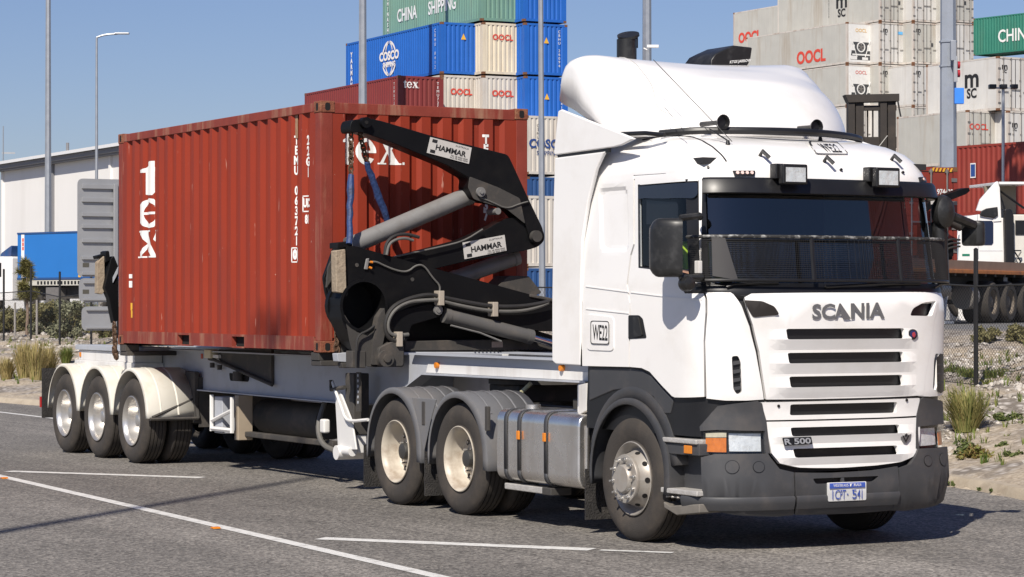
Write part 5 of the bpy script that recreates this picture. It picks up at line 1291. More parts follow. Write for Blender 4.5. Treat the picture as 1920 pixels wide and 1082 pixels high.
# --- grille panel with real slots
def zslots(spec):
    """true horizontal slots: (s left, s right, z bottom, z top) from photo pixels at mid-width and ends"""
    out = []
    for xl, xr, y0, y1 in spec:
        m_ = (xl+xr)/2; out.append((sz(xl, (y0+y1)/2)[0], sz(xr, (y0+y1)/2)[0], sz(m_, y1)[1], sz(m_, y0)[1]))
    return out
def slot_loop(a, b, z0, z1): return round_poly([(a, z0), (b, z0), (b, z1), (a, z1)], .012, 2)
def louvre(zt, dep=.03, run=.085):
    def fn(s, z):
        o = 0.0
        for a, b, z0, z1 in zt:
            w_ = min(1, max(0, (s-(a-.10))/.10)) if s < a else (min(1, max(0, ((b+.10)-s)/.10)) if s > b else 1)
            if z0-run <= z <= z0+.0015: o = max(o, dep*w_*(1-(z0-z)/run))
            elif z0 < z < z1: o = max(o, dep*w_*(1-(z-z0)/(z1-z0)))
        return o
    return fn
def lcuts(zt, run=.085):
    zc_ = []; sc_ = []
    for a, b, z0, z1 in zt: zc_ += [z0+.001, z0, z0-run, z1, z0-run*.5]; sc_ += [a-.10, a-.05, a, b, b+.05, b+.10]
    return dict(zc=zc_, sc=sc_)
US = zslots([(1473, 1694, 616, 635.5), (1476, 1692, 660.5, 680), (1479, 1691, 704.5, 724.5)])
gpoly = [(1409, 551), (1500, 549.5), (1600, 549), (1700, 548), (1757, 546), (1759, 560), (1752, 600), (1746, 650), (1736, 700), (1731, 741), (1650, 745), (1540, 748), (1437, 749), (1432, 715), (1424, 660), (1412, 610), (1400, 575), (1396, 558)]
def vent(P): return round_poly(P, 5, 3)
vl = vent([(1394, 564), (1430, 566), (1452, 574), (1462, 590), (1412, 595)]); vr = vent([(1706, 592), (1712, 578), (1730, 568), (1756, 564), (1748, 593)])
M_GRL = M_CAB
gz_ = [sz(q[0], q[1], .004) for q in gpoly]; gr = patch(gz_, 'grille', M_GRL, .004, .04, holes=[slot_loop(*u_)[::-1] for u_ in US]+[[sz(q[0], q[1], .004) for q in vr][::-1]], fn=louvre(US), px=False, ds=.05, dz=.5, ang=28, **lcuts(US))
kp(MB().grid([[Cn(s, z, -.055) for s in np.linspace(-.86, .86, 40)] for z in (1.0, 1.2, 1.6, 1.9, 1.99)]), 'grille_mesh', M_MESH)
patch(vl, 'air_inlet', M_MESH, .012, 0, par=gr)
cab_text('SCANIA', [(1523, 570), (1659, 567.5), (1659, 597), (1523, 599)], .014, M_LETG, 'lettering', .03, par=gr)
bt = [(1712.5+8.5*sin(t)*(1 if cos(t) > -.3 else .85), 627-10*cos(t)) for t in np.linspace(0, 2*pi, 18)[:-1]]
patch(bt, 'badge', M_BLKS, .022, .012, par=gr); patch([(1712.5+6*sin(t), 626-7*cos(t)) for t in np.linspace(0, 2*pi, 14)[:-1]], 'badge_face', mat('badge_navy', (.02, .03, .12), .3), .026, .004, par=gr)
patch([(1711, 624), (1715, 622), (1717, 628), (1714, 633), (1711, 630)], 'badge_emblem', mat('badge_red', (.45, .05, .07), .4), .029, .003, par=gr)
# --- near corner panel with side vent
cpoly = [(1321, 542), (1334, 530), (1352, 537), (1375, 552), (1391, 575), (1405, 612), (1417, 660), (1427, 715), (1432, 749), (1400, 751), (1360, 751), (1324.5, 747), (1322.5, 640)]
vent_s = round_poly([(1372, 668), (1384, 667), (1389, 680), (1391, 736), (1382, 740), (1375, 730)], 4, 3)
cor = patch(cpoly, 'corner_panel', M_CAB, .002, .03, holes=[vent_s[::-1]], ds=.02)
patch([(1369, 664), (1392, 664), (1394, 742), (1372, 742)], 'corner_vent', M_BLKP, -.028, .004, par=cor)
for k in range(4): y = 678+k*16; patch([(1374, y), (1389, y-2), (1389, y+4), (1375, y+7)], 'vent_fin', M_CHAR, -.008, .006, par=cor)
patch([(1321, 541), (1322, 532), (1336, 526), (1398, 548), (1409, 551), (1396, 556), (1376, 549), (1352, 534), (1334, 528)], 'scuttle_corner', M_BLKP, -.006, .01)
# far corner panel, mirrored from the near one, and its vent
cpz = [sz(*q) for q in cpoly]; vz = [sz(*q) for q in vent_s]
corf = patch(cpz, 'corner_panel', M_CAB, .002, .03, holes=[vz[::-1]], px=False, mirror=True, ds=.02)
patch([sz(*q) for q in [(1369, 664), (1392, 664), (1394, 742), (1372, 742)]], 'corner_vent', M_BLKP, -.028, .004, par=corf, px=False, mirror=True)
patch([(1756, 671), (1763, 663), (1769, 664), (1770, 733), (1764, 737), (1757, 734)], 'corner_vent', M_BLKP, .012, 0, par=corf)
for k in range(3): y = 682+k*17; patch([(1757, y), (1769, y-1.5), (1769, y+2), (1757, y+3.5)], 'vent_fin', M_CHAR, .016, 0, par=corf)
# far side skin
patch([(-s_, z) for s_, z in ()] or [(1.0, 1.22), (2.4, 1.42), (2.4, 2.1), (1.0, 2.1)], 'cab_side_panel', M_CAB, 0, .02, px=False)
patch([(.87, 1.22), (1.0, 1.22), (1.0, 2.06), (.87, 2.06)], 'cab_side_panel', M_CAB, -.002, .02, px=False)
# --- lower grille
LS = zslots([(1481, 1681, 756, 776.5), (1481, 1685, 799, 815.5), (1486, 1682, 838.5, 855.5)])
lp1 = [(1427.5, 755), (1540, 752.5), (1650, 749.5), (1724, 746.5), (1726, 779), (1650, 783), (1540, 786), (1437, 788)]
lp2 = [(1437.5, 791), (1540, 789), (1650, 786), (1725.5, 782.5), (1725, 815), (1722, 840), (1712, 856), (1690, 866), (1640, 873), (1570, 877.5), (1500, 877), (1462, 869), (1447, 850), (1441, 820)]
lg1 = patch([sz(*q, .004) for q in lp1], 'lower_grille', M_CAB, .004, .04, holes=[slot_loop(*LS[0])[::-1]], px=False, ds=.05, dz=.5)
lg2 = patch([sz(*q, .008) for q in lp2], 'lower_grille', M_CAB, .008, .04, holes=[slot_loop(*u_)[::-1] for u_ in LS[1:]], fn=louvre(LS[1:], .028, .06), px=False, ds=.05, dz=.5, ang=28, **lcuts(LS[1:], .06))
kp(MB().grid([[Cn(s, z, -.05) for s in np.linspace(-.80, .80, 40)] for z in (.62, .8, 1.0, 1.2)]), 'radiator_mesh', M_MESH)
for q in ((1459, 761), (1699, 750)):
    s_, z_ = sz(*q); c = Cn(s_, z_, 0); n = Cn(s_, z_, .012)-c; kp(MB().cyl(c, c+n, .012, n=10), 'fixing_bolt', M_BLKP)
patch([(1467, 822), (1521, 820), (1524, 834), (1471, 837)], 'model_badge', M_BLKP, .046, .006, r=2, par=lg2); cab_text('R 500', [(1470, 824), (1520, 822), (1521, 833), (1472, 835.5)], .055, mat('badge_silver', (.55, .55, .54), .35, metal=.6), bold=.03, par=lg2)
patch([(1687, 813), (1695, 816), (1697, 811), (1701, 811), (1703, 816), (1709, 814), (1707, 824), (1700, 832), (1695, 831), (1690, 823)], 'engine_badge', mat('badge_pewter', (.22, .22, .22), .4, metal=.6), .022, .01, par=lg2)
cab_text('8', [(1696, 812), (1701, 812), (1701, 819), (1696, 819)], .026, M_BLKP, par=lg2, bold=.03); cab_text('V', [(1692, 817), (1705, 817), (1705, 830), (1692, 830)], .026, M_BLKP, par=lg2)
# --- bumper in three pieces
bc_off = .028
zb = .33
bum_n = [(1314, 858), (1340, 852), (1440, 851), (1447, 862), (1462, 880), (1488, 886), (1490, 920), (1488, 962), (1460, 965), (1380, 962), (1318, 948)]
brib = None; BZ = ()
b1 = patch(bum_n, 'bumper_corner', M_CHAR, bc_off, .05, fn=brib, ds=.025, dz=.3, zc=BZ)
b2 = patch([(1491, 886.5), (1560, 887), (1640, 882), (1683, 875), (1686, 905), (1683, 952), (1600, 959), (1490.5, 962), (1492, 920)], 'bumper_centre', M_CHAR, bc_off, .05, holes=[round_poly([(1524, 898), (1648, 893), (1640, 903), (1530, 908)], 3, 2)[::-1]], fn=brib, ds=.03, dz=.3, zc=BZ)
patch([(1522, 896), (1650, 891), (1644, 906), (1528, 911)], 'bumper_slot_mesh', M_MESH, -.01, .004, par=b2)
patch([(1583, 896), (1589, 896), (1590, 907), (1582, 907)], 'slot_bar', M_CHAR, .03, .02, par=b2)
for par_, S0, S1 in ((b1, -.955, sz(1488, 925)[0]-.004), (b2, sz(1488, 925)[0]+.004, sz(1684, 920)[0]-.004)):
    b = MB().grid([[Cn(s_, z_, o_) for s_ in np.linspace(S0, S1, 24)] for z_, o_ in ((.44, bc_off+.001), (.425, bc_off+.014), (.385, bc_off+.014), (.34, bc_off+.002))]); b.build('bumper_rib', M_CHAR, par_, ang=50)
bz = [sz(*q) for q in bum_n]
b3 = patch(bz, 'bumper_corner', M_CHAR, bc_off, .05, fn=brib, px=False, mirror=True, ds=.025, dz=.3, zc=BZ)
for q, rr in (((1372, 876), 13), ((1420, 876), 11)):
    for mir in (False, True):
        P = [sz(q[0]+rr*cos(t), q[1]+rr*sin(t)) for t in np.linspace(0, 2*pi, 22)[:-1]]; Pi = [sz(q[0]+(rr-1.2)*cos(t), q[1]+(rr-1.2)*sin(t)) for t in np.linspace(0, 2*pi, 22)[:-1]]
        patch(P, 'lamp_blank_rim', M_BLKP, bc_off+.0035, .003, px=False, mirror=mir, par=b3 if mir else b1); patch(Pi, 'lamp_blank', M_CHAR, bc_off+.006, .004, px=False, mirror=mir, par=b3 if mir else b1)
# registration plate
npx = [(1553, 906), (1624, 903.5), (1624, 935.5), (1553, 938.5)]
npl = patch(round_poly(npx, 2, 2), 'number_plate', M_PLT, .046, .02)
patch([(1555.5, 907.5), (1622, 905), (1622, 911.5), (1555.5, 914.5)], 'plate_band', M_PBLU, .050, 0, par=npl)
cab_text('1CPT\u00b7541', [(1561, 916.8), (1617, 914.8), (1617, 932.5), (1561, 934.6)], .052, M_PBLU, bold=.004, par=npl); cab_text('WESTERN AUSTRALIA', [(1563, 909), (1614, 907), (1614, 910.5), (1563, 912.5)], .053, M_WTXT, par=npl)
# --- headlamps and dark wings
hl = [(1319, 810), (1345, 807.5), (1432, 809), (1434, 850), (1340, 851), (1319, 850)]
def lamp(mir, par=None):
    cv = lambda P: [sz(*q) for q in P]
    o = patch(cv(hl), 'headlamp', M_BLKP, -.05, .004, px=False, mirror=mir, ds=.02)
    patch(cv([(1367, 813), (1429, 813), (1430, 846), (1368, 846)]), 'lamp_reflector', M_LENS, -.03, .006, px=False, mirror=mir, par=o, ds=.02, r=0)
    patch(cv([(1322, 821), (1362, 821), (1362, 848), (1322, 847)]), 'indicator', mat('amber_lens', (.62, .17, .02), .3, var=.3, scale=30), -.012, .006, px=False, mirror=mir, par=o, ds=.02)
    patch(cv([(1322, 812), (1362, 811), (1362, 820), (1322, 820)]), 'position_lamp', mat('pale_lens', (.55, .50, .38), .3, var=.3, scale=30), -.012, .006, px=False, mirror=mir, par=o, ds=.02)
    patch(cv(hl), 'lamp_lens', M_CLEAR, .006, .003, px=False, mirror=mir, par=o, ds=.02, r=0)
    w_ = [(1313, 800), (1330, 780), (1345, 762), (1420, 752), (1428, 756), (1436, 790), (1440, 830), (1443, 850), (1435, 851), (1433, 808), (1345, 806), (1314, 808)]
    patch(cv(w_), 'lamp_surround', M_CHAR, .012, .03, px=False, mirror=mir, ds=.02, dz=.05)
    return o
lamp(False); lamp(True)
# deep black recess band under the white panels, near side and front corner
patch([(1262, 749), (1330, 752), (1432, 753), (1430, 768), (1345, 770), (1320, 800), (1300, 790), (1262, 760)], 'wing_recess', M_CHAR, -.045, .01, ds=.03)
# --- step well, near side
kp(MB().prism(PY([(1250, 748), (1322, 752), (1322, 812), (1316, 900), (1318, 958), (1272, 962), (1252, 940), (1250, 840)], -1.10), 1, -1.10, -1.06), 'step_well', M_CHAR)
for s in (-1,):
    st = PY([(1246, 830), (1316, 833), (1316, 855), (1250, 850)], -1.2); kp(MB().prism(st, 1, -1.225, -1.07), 'step_riser', M_CHAR, bevel=.006)
    t0, t1 = onY(1247, 826, -1.2)[0], onY(1314, 826, -1.2)[0]; z0 = onY(1280, 826, -1.2)[1]
    kp(MB().box(t0, t1, -1.245, -1.05, z0-.02, z0+.018), 'step_tread', M_STEP, bevel=.008)
    z1 = onY(1280, 922, -1.22)[1]; kp(MB().box(t0+.01, t1+.02, -1.25, -1.05, z1-.022, z1+.02), 'step_tread', M_STEP, bevel=.008)
    kp(MB().prism(PY([(1250, 940), (1262, 948), (1318, 945), (1318, 962), (1275, 966), (1252, 952)], -1.2), 1, -1.235, -1.02), 'bumper_end', mat('scuffed_bumper_end', (.16, .145, .125), .7, var=.3, scale=10), bevel=.01)
    a = onY(1290, 843, -1.23); kp(MB().box(a[0]-.055, a[0]+.055, -1.236, -1.224, a[1]-.032, a[1]+.032), 'marker_lamp', amber, bevel=.004)
    for k in range(5): xx = t0+.08+k*.08; kp(MB().tube([(xx, -1.24, z1-.05), (xx+.06, -1.08, z1-.045)], .008, 5), 'step_grate', M_STEP)
kp(MB().box(.58, 1.1, -1.0, 1.0, .30, .42), 'front_underrun', M_BLKD)
# --- front wheel arch shell (grey-black), lower side panel above it
for s in (-1, 1):
    b, rows = arc_guard(0, .63, -12, 190, s*1.262, s*.86, M_CHAR, lip=.05, n=28, zc=R_T+.03)
    kp(b, 'wheel_arch', M_CHAR, solid=.015, ang=60)
    b, rows = arc_guard(.0, .70, 8, 165, s*1.225, s*.9, M_CHAR, lip=.09, n=22, zc=R_T+.05); kp(b, 'arch_flare', M_CHAR, solid=.015, ang=60)
low = PY([(1104, 689), (1182, 690), (1202, 693), (1222, 706), (1245, 732), (1262, 750), (1256, 776), (1240, 776), (1225, 745), (1190, 728), (1150, 732), (1104, 752)], -1.20)
kp(MB().prism(low, 1, -1.20, -1.15), 'cab_skirt', M_CHAR, bevel=.012)
kp(MB().prism([(q[0], q[1]) for q in low], 1, 1.15, 1.20), 'cab_skirt', M_CHAR, bevel=.012)
kp(MB().box(-.75, .75, -.85, .85, 1.05, 1.40), 'cab_floor', M_BLKP)
kp(MB().box(-.05, .55, -1.08, -.88, .35, 1.05), 'arch_liner', M_BLKP)
# --- wheels
for s in (-1, 1):
    o = make_wheel('wheel', trk, 'steer', 0.0, s, M_RIMS); o.location = (0, s*1.215, R_T)
    for xx in (-4.359, -3.020): make_wheel('wheel', trk, 'dual', xx, s, M_RIMW)
for xx in (0, -4.359, -3.02): kp(MB().cyl((xx, -1.0, R_T), (xx, 1.0, R_T), .08, n=14), 'axle', M_HUB)
# --- drive mudguards with rib-topped covers
for s in (-1, 1):
    for xx in (-4.359, -3.020):
        b, rows = arc_guard(xx, .60, 0, 180, s*1.275, s*.64, M_GREYP, lip=.055, n=22, zc=R_T+.02, skirt=.10 if xx > -4 or True else 0); o = kp(b, 'mudguard', M_GREYP, solid=.012, ang=50)
        for yy in (1.13, .99, .85, .72):
            b2 = MB().grid([[(xx+.601*cos(a), s*(yy-.012), R_T+.02+.603*sin(a)), (xx+.607*cos(a), s*yy, R_T+.02+.607*sin(a)), (xx+.603*cos(a), s*(yy+.012), R_T+.02+.603*sin(a))] for a in np.linspace(.75, pi-.75, 12)]); b2.build('guard_rib', M_GREYP, o)
        kp(MB().box(xx-.68, xx-.665, min(s*1.25, s*.66), max(s*1.25, s*.66), .13, .55), 'mudflap', M_RUBF)
    for xx in (-3.69, -2.42): kp(MB().box(xx-.03, xx+.03, min(s*1.27, s*1.24), max(s*1.27, s*1.24), .80, 1.02), 'guard_latch', M_BLKD, bevel=.006)
    kp(MB().prism([(-3.95, 1.05), (-3.43, 1.05), (-3.55, .85), (-3.69, .55), (-3.83, .85)], 1, *sorted((s*1.262, s*1.25))), 'guard_infill', M_GREYP, bevel=.006)
    kp(MB().box(-.78, -.765, min(s*1.2, s*.9), max(s*1.2, s*.9), .12, .55), 'mudflap', M_RUBF)
# --- fuel tank
tx0, tx1 = -2.30, -.83; sec = round_poly([(-1.235, .37), (-.62, .37), (-.62, 1.005), (-1.235, 1.005)], .11, 5)
tank = kp(MB().prism(sec, 0, tx0, tx1), 'fuel_tank', M_ALU, bevel=.025)
for px_ in (948, 973, 1023):
    xx = onY(px_, 850, -1.24)[0]; sc = [(q[0]*1.0+(q[0]+.93)*.025, q[1]+(q[1]-.69)*.025) for q in sec]; b = MB(); n = len(sc)
    b.grid([[(xx-.028, *q) for q in sc+[sc[0]]], [(xx+.028, *q) for q in sc+[sc[0]]]]); b.build('tank_strap', M_CHAR, tank, solid=.004)
for px_, py_ in ((972, 816), (1021, 820)):
    a = onY(px_, py_, -1.25); MB().box(a[0]-.022, a[0]+.022, -1.262, -1.246, a[1]-.038, a[1]+.038).build('marker_lamp', amber, tank, bevel=.004)
a = onY(1000, 768, -1.0); MB().cyl((a[0], -1.0, .99), (a[0], -1.0, 1.045), .07, n=18).build('filler_cap', M_ALU, tank)
for k in range(3): MB().tube([(tx1+.004, -1.15+k*.18, .47), (tx1+.012, -1.15+k*.18, .91)], .02, 6).build('end_rib', M_ALU, tank)
a = onY(955, 922, -1.15); kp(MB().box(a[0], a[0]+.78, -1.2, -1.0, .29, .345), 'tank_step', M_STEP, bevel=.008)
kp(MB().box(a[0]+.7, a[0]+.86, -1.21, -1.0, .285, .35), 'step_bracket', M_BLKD, bevel=.008)
kp(MB().box(tx0, tx1, .62, 1.235, .37, 1.005), 'fuel_tank', M_ALU, bevel=.08)
# --- frame, fifth wheel, clutter between cab and trailer
for s in (-1, 1): kp(MB().box(-5.25, .9, min(s*.36, s*.44), max(s*.36, s*.44), .74, 1.0), 'frame_rail', M_BLKD, bevel=.008)
kp(MB().lathe([(0, .0), (.48, .0), (.5, -.02), (.5, -.06), (0, -.06)], (-3.7, 0, 1.232), 2, 32), 'fifth_wheel', M_BLKD)
kp(MB().box(-4.0, -3.4, -.4, .4, 1.0, 1.17), 'coupling_bracket', M_BLKD, bevel=.02)
kp(MB().box(-2.2, -1.2, -.5, .5, .98, 1.08), 'catwalk', M_BLKD, bevel=.01)
kp(MB().box(-1.35, -1.22, -.95, -.6, .7, 1.25), 'air_cleaner_box', M_CHW, bevel=.02)
kp(MB().prism(PY([(1088, 722), (1103, 718), (1103, 770), (1088, 778)], -1.1), 1, -1.12, -.8), 'battery_cover', M_CHW, bevel=.006)
b = MB().tube([(-3.1, -.55, 1.10), (-2.98, -.5, 1.2)], .02, 6); kp(b, 'release_handle', mat('yellow_handle', (.5, .47, .30), .5))
for k, (c_, m_) in enumerate((((.5, .02, .02), 'red'), ((.02, .05, .3), 'blue'), ((.5, .45, .1), 'yellow'))):
    b = MB().tube([(-1.15, -.3+k*.15, 1.9), (-1.5, -.35+k*.15, 1.45), (-1.9, -.3+k*.1, 1.20), (-2.3, -.2+k*.12, 1.3)], .02, 7, smooth=2); kp(b, 'air_line', mat(m_+'_air_line', c_, .5))
# --- roof deflector
XD = [-1.26, -1.22, -1.12, -.95, -.7, -.4, 0, .35, .6, .72, .76]
ZTt = [3.76, 3.93, 4.05, 4.075, 4.05, 3.98, 3.85, 3.67, 3.50, 3.39, 3.33]
ZBt = [3.69, 3.675, 3.64, 3.595, 3.515, 3.44, 3.36, 3.325, 3.315, 3.31, 3.31]
WDt = [1.17, 1.185, 1.195, 1.20, 1.20, 1.20, 1.20, 1.19, 1.18, 1.17, 1.16]
xsD = np.linspace(-1.26, .76, 34); rows = []
PD = 6.0
def pdx(x): return interp(x, [-1.26, -.98, -.75, -.4, .3, .76], [14, 12, 5, 3.0, 2.3, 2.3])
def xfront(y): return -.52+.84*max(0, 1-(abs(y)/1.2)**2.2)**.6
def warp(x, y):
    u = (x+1.26)/2.02; return -1.26+u*(xfront(y)*u**1.2+.76*(1-u**1.2)+1.26)
for x in xsD:
    zt, zb_, w_ = interp(x, XD, ZTt), interp(x, XD, ZBt), interp(x, XD, WDt); row = []
    for t in np.linspace(-1, 1, 61):
        q_ = pdx(x); th = t*pi/2; c = max(0, cos(th))**(2/q_); sn = math.copysign(abs(sin(th))**(2/q_), sin(th)); y = w_*sn
        row.append((warp(x, y), y, zb_+(zt-zb_)*c-.045*max(0, 1-(y/.98)**2)*min(1, max(0, (.3-x)/.8))*(1 if c > .5 else 0)))
    rows.append(row)
dfl = MB().grid(rows); dfl = kp(dfl, 'roof_deflector', M_CAB, ang=80, solid=.015)
# deflector crease, its shade drawn as a thin grey line
def dz_(x, y):
    zt, zb_, w_ = interp(x, XD, ZTt), interp(x, XD, ZBt), interp(x, XD, WDt); s_ = min(1, abs(y)/w_); q_ = pdx(x); return zb_+(zt-zb_)*max(0, 1-s_**q_)**(1/q_)-.045*max(0, 1-(y/.98)**2)*min(1, max(0, (.3-x)/.8))+.002
b = MB().tube([(warp(x, y), y, dz_(x, y)+.001) for x, y in catmull([(-.95, -.75), (-.5, -.80), (0, -.86), (.35, -.9), (.5, -.85)], 6)], .0035, 5); stuff(b.build('crease_line', mat('crease_shadow_grey', (.45, .44, .43), .6), dfl))
# upper and lower side fairings
up = PY([(1046, 208), (1052, 205), (1190, 260), (1183, 263), (1165, 272), (1150, 276), (1040, 291), (1038, 286)], -1.235)
kp(MB().prism(up, 1, -1.235, -1.205), 'side_fairing', M_CAB, bevel=.012, seg=3)
lo = PY([(1040, 296), (1133, 284), (1117, 318), (1102, 378), (1091, 450), (1088.5, 560), (1088.5, 686), (1042, 683), (1035, 677), (1035, 560), (1037, 400)], -1.235)
kp(MB().prism(lo, 1, -1.237, -1.20), 'side_fairing', M_CAB, bevel=.014, seg=3)
for P_ in (up, lo): kp(MB().prism(P_, 1, 1.205, 1.237), 'side_fairing', M_CAB, bevel=.012)
kp(MB().prism(PY([(1046, 287.5), (1140, 277), (1140, 285.5), (1046, 297)], -1.22), 1, -1.222, -1.19), 'fairing_gap_seal', M_BLKP)
kp(MB().box(-.79, -.75, -1.15, 1.15, 1.2, 3.3), 'cab_rear_wall', M_CAB)
for y0, y1 in ((-1.0, -.7), (.7, 1.0)): kp(MB().tube([(-.75, y0, 3.3), (-.9, y0, 3.8)], .02, 6), 'deflector_strut', M_BLKP)
kp(MB().tube([(-.6, -1.14, 3.36), (.1, -1.14, 3.335), (.3, -1.08, 3.31)], .02, 6), 'roof_rail', M_BLKP)
# --- roof bar with horns
bar = [(.10, -1.0, 3.335), (.36, -.80, 3.35), (.56, -.42, 3.35), (.63, 0, 3.35), (.56, .42, 3.345), (.36, .80, 3.335), (.12, .98, 3.32)]
rb = kp(MB().tube(catmull(bar, 5), .030, 8), 'roof_bar', M_BLKP)
for (px_, py_, rr) in ((1353, 229, .062), (1528, 238, .062)):
    a = onX(px_, py_, .5); MB().lathe([(0, -.0), (rr*.8, .0), (rr, .03), (rr*.9, .03), (rr*.3, -.05), (rr*.35, -.3), (0, -.32)], (.5, a[0], a[1]), 0, 18).build('air_horn', M_BLKP, rb)
MB().box(.36, .5, -.62, .45, 3.335, 3.365).build('horn_bracket', M_BLKP, rb, bevel=.01)
# --- stack and black box behind the deflector
a = onX(1175, 110, -1.4)
st = kp(MB().cyl((-1.4, a[0], 3.0), (-1.4, a[0], onX(1175, 74, -1.4)[1]), .088, n=24), 'exhaust_stack', M_BLKS)
zt = onX(1175, 68, -1.4)[1]; MB().cyl((-1.4, a[0]+.02, zt+.0), (-1.395, a[0]+.012, zt+.018), .1, n=22).xform(lambda p: (p[0], p[1], p[2]-.12*(p[1]-a[0]))).build('rain_flap', M_BLKS, st)
MB().box(-1.42, -1.38, a[0]+.08, a[0]+.105, zt-.1, zt).build('flap_hinge', M_BLKS, st)
bxp = PX([(1333, 128), (1334, 112), (1342, 101), (1356, 94), (1376, 85), (1411, 89), (1408, 110), (1403, 122), (1392, 127)], -1.3)
bb = kp(MB().prism(bxp, 0, -1.75, -1.3), 'roof_intake_box', M_BLKS, bevel=.012)
t = text_mb('KTGS JARROW', .034, .001, sx=1.0); a = onX(1388, 115, -1.295); place(t, (-1.294, a[0], a[1]), (0, .99, .12), (0, .15, .99)).build('lettering', M_WTXT, bb, smooth=False)
kp(MB().box(-1.7, -1.35, .45, .85, 3.2, 4.06), 'intake_duct', M_BLKS)
# --- roof lamps, markers, aerials, plate
for (px_, py_) in ((1492, 334), (1666, 340)):
    s_, z_ = sz(px_, py_, .2); c = Cn(s_, z_, .2); hx = .118
    sp_ = kp(MB().box(c[0]-.07, c[0], c[1]-hx, c[1]+hx, c[2]-.075, c[2]+.085), 'spot_lamp', M_BLKP, bevel=.012)
    MB().box(c[0]-.0, c[0]+.004, c[1]-hx+.025, c[1]+hx-.025, c[2]-.055, c[2]+.058).build('lamp_reflector', M_LENS, sp_); MB().add([(c[0]+.008, c[1]-hx+.02, c[2]-.058), (c[0]+.008, c[1]+hx-.02, c[2]-.058), (c[0]+.008, c[1]+hx-.02, c[2]+.062), (c[0]+.008, c[1]-hx+.02, c[2]+.062)], [(0, 1, 2, 3)]).build('lamp_lens', M_CLEAR, sp_, fix=False)
    MB().box(c[0]-.16, c[0]-.07, c[1]-hx-.02, c[1]-hx+.06, c[2]-.03, c[2]+.09).build('lamp_bracket', M_BLKP, sp_, bevel=.008)
for q in ([(1374, 321), (1416, 321), (1415, 331), (1378, 331)], [(1724, 333), (1749, 333), (1748, 343), (1727, 342)]):
    o = patch(q, 'marker_lamp_bar', M_BLKP, .014, .02)
    for k in range(4):
        u = (k+.5)/4*.84+.08; cx, cy = q[0][0]*(1-u)+q[1][0]*u, q[0][1]*(1-u)+q[1][1]*u+4.6; c = Cn(*sz(cx, cy), .016); n = Cn(*sz(cx, cy), .024)-c; MB().cyl(c, c+n, .014, n=10).build('marker_lens', mat('pink_lens', (.75, .55, .5), .25), o)
for q in ((1328, 314), (1451, 315), (1576, 319), (1692, 324)):
    c = Cn(*sz(*q), -.002); n = Cn(*sz(*q), .014)-c; kp(MB().cyl(c, c+n, .012, n=8), 'roof_bolt', M_BLKP)
for q, dxy in (((1365, 271), (-.12, -.1)), ((1538, 264), (0, 0)), ((1684, 283), (.02, .08))):
    c = Cn(*sz(*q), 0.0); b = MB().cyl(c, c+np.array((0, 0, .035)), .02, .012, n=10); tipp = c+np.array((dxy[0], dxy[1], .08 if q[0] == 1538 else .13)); b.tube([c+np.array((0, 0, .03)), tipp], .006, 5); kp(b, 'aerial_base', M_BLKP)
for p, q in (((1372, 272), (1225, 112)), ((1282, 249), (1246, 201))):
    a = Cn(*sz(*p), .03) if p[0] > 1300 else np.array((.6, -1.08, 3.32)); e_ = np.array((a[0]-.75, a[1]-.15, 0)); e3 = deep(q[0], q[1], float((a-CAM)@_f)+.5); kp(MB().tube([a, e3], .0035, 4), 'aerial', M_BLKP)
for q in ((1425, 292), (1551, 303), (1672, 300)):
    c = Cn(*sz(*q), 0.0); b = MB().tube([c, c+np.array((.05, -.01, .035)), c+np.array((.09, .03, -.02))], .016, 6); kp(b, 'clearance_lamp', M_BLKP)
rp = [(1516, 268), (1572, 270), (1591, 291), (1535, 291)]
fp = patch(round_poly(rp, 3, 2), 'fleet_number_plate', M_CAB, .012, 0, par=roof); cab_ring(round_poly(rp, 3, 2), 1.6, .018, M_BTXT, 'plate_border', roof)
cab_text('WE22', [(1530, 272.5), (1566, 273.5), (1580, 288.5), (1547, 288)], .018, M_BTXT, bold=.01, par=roof)
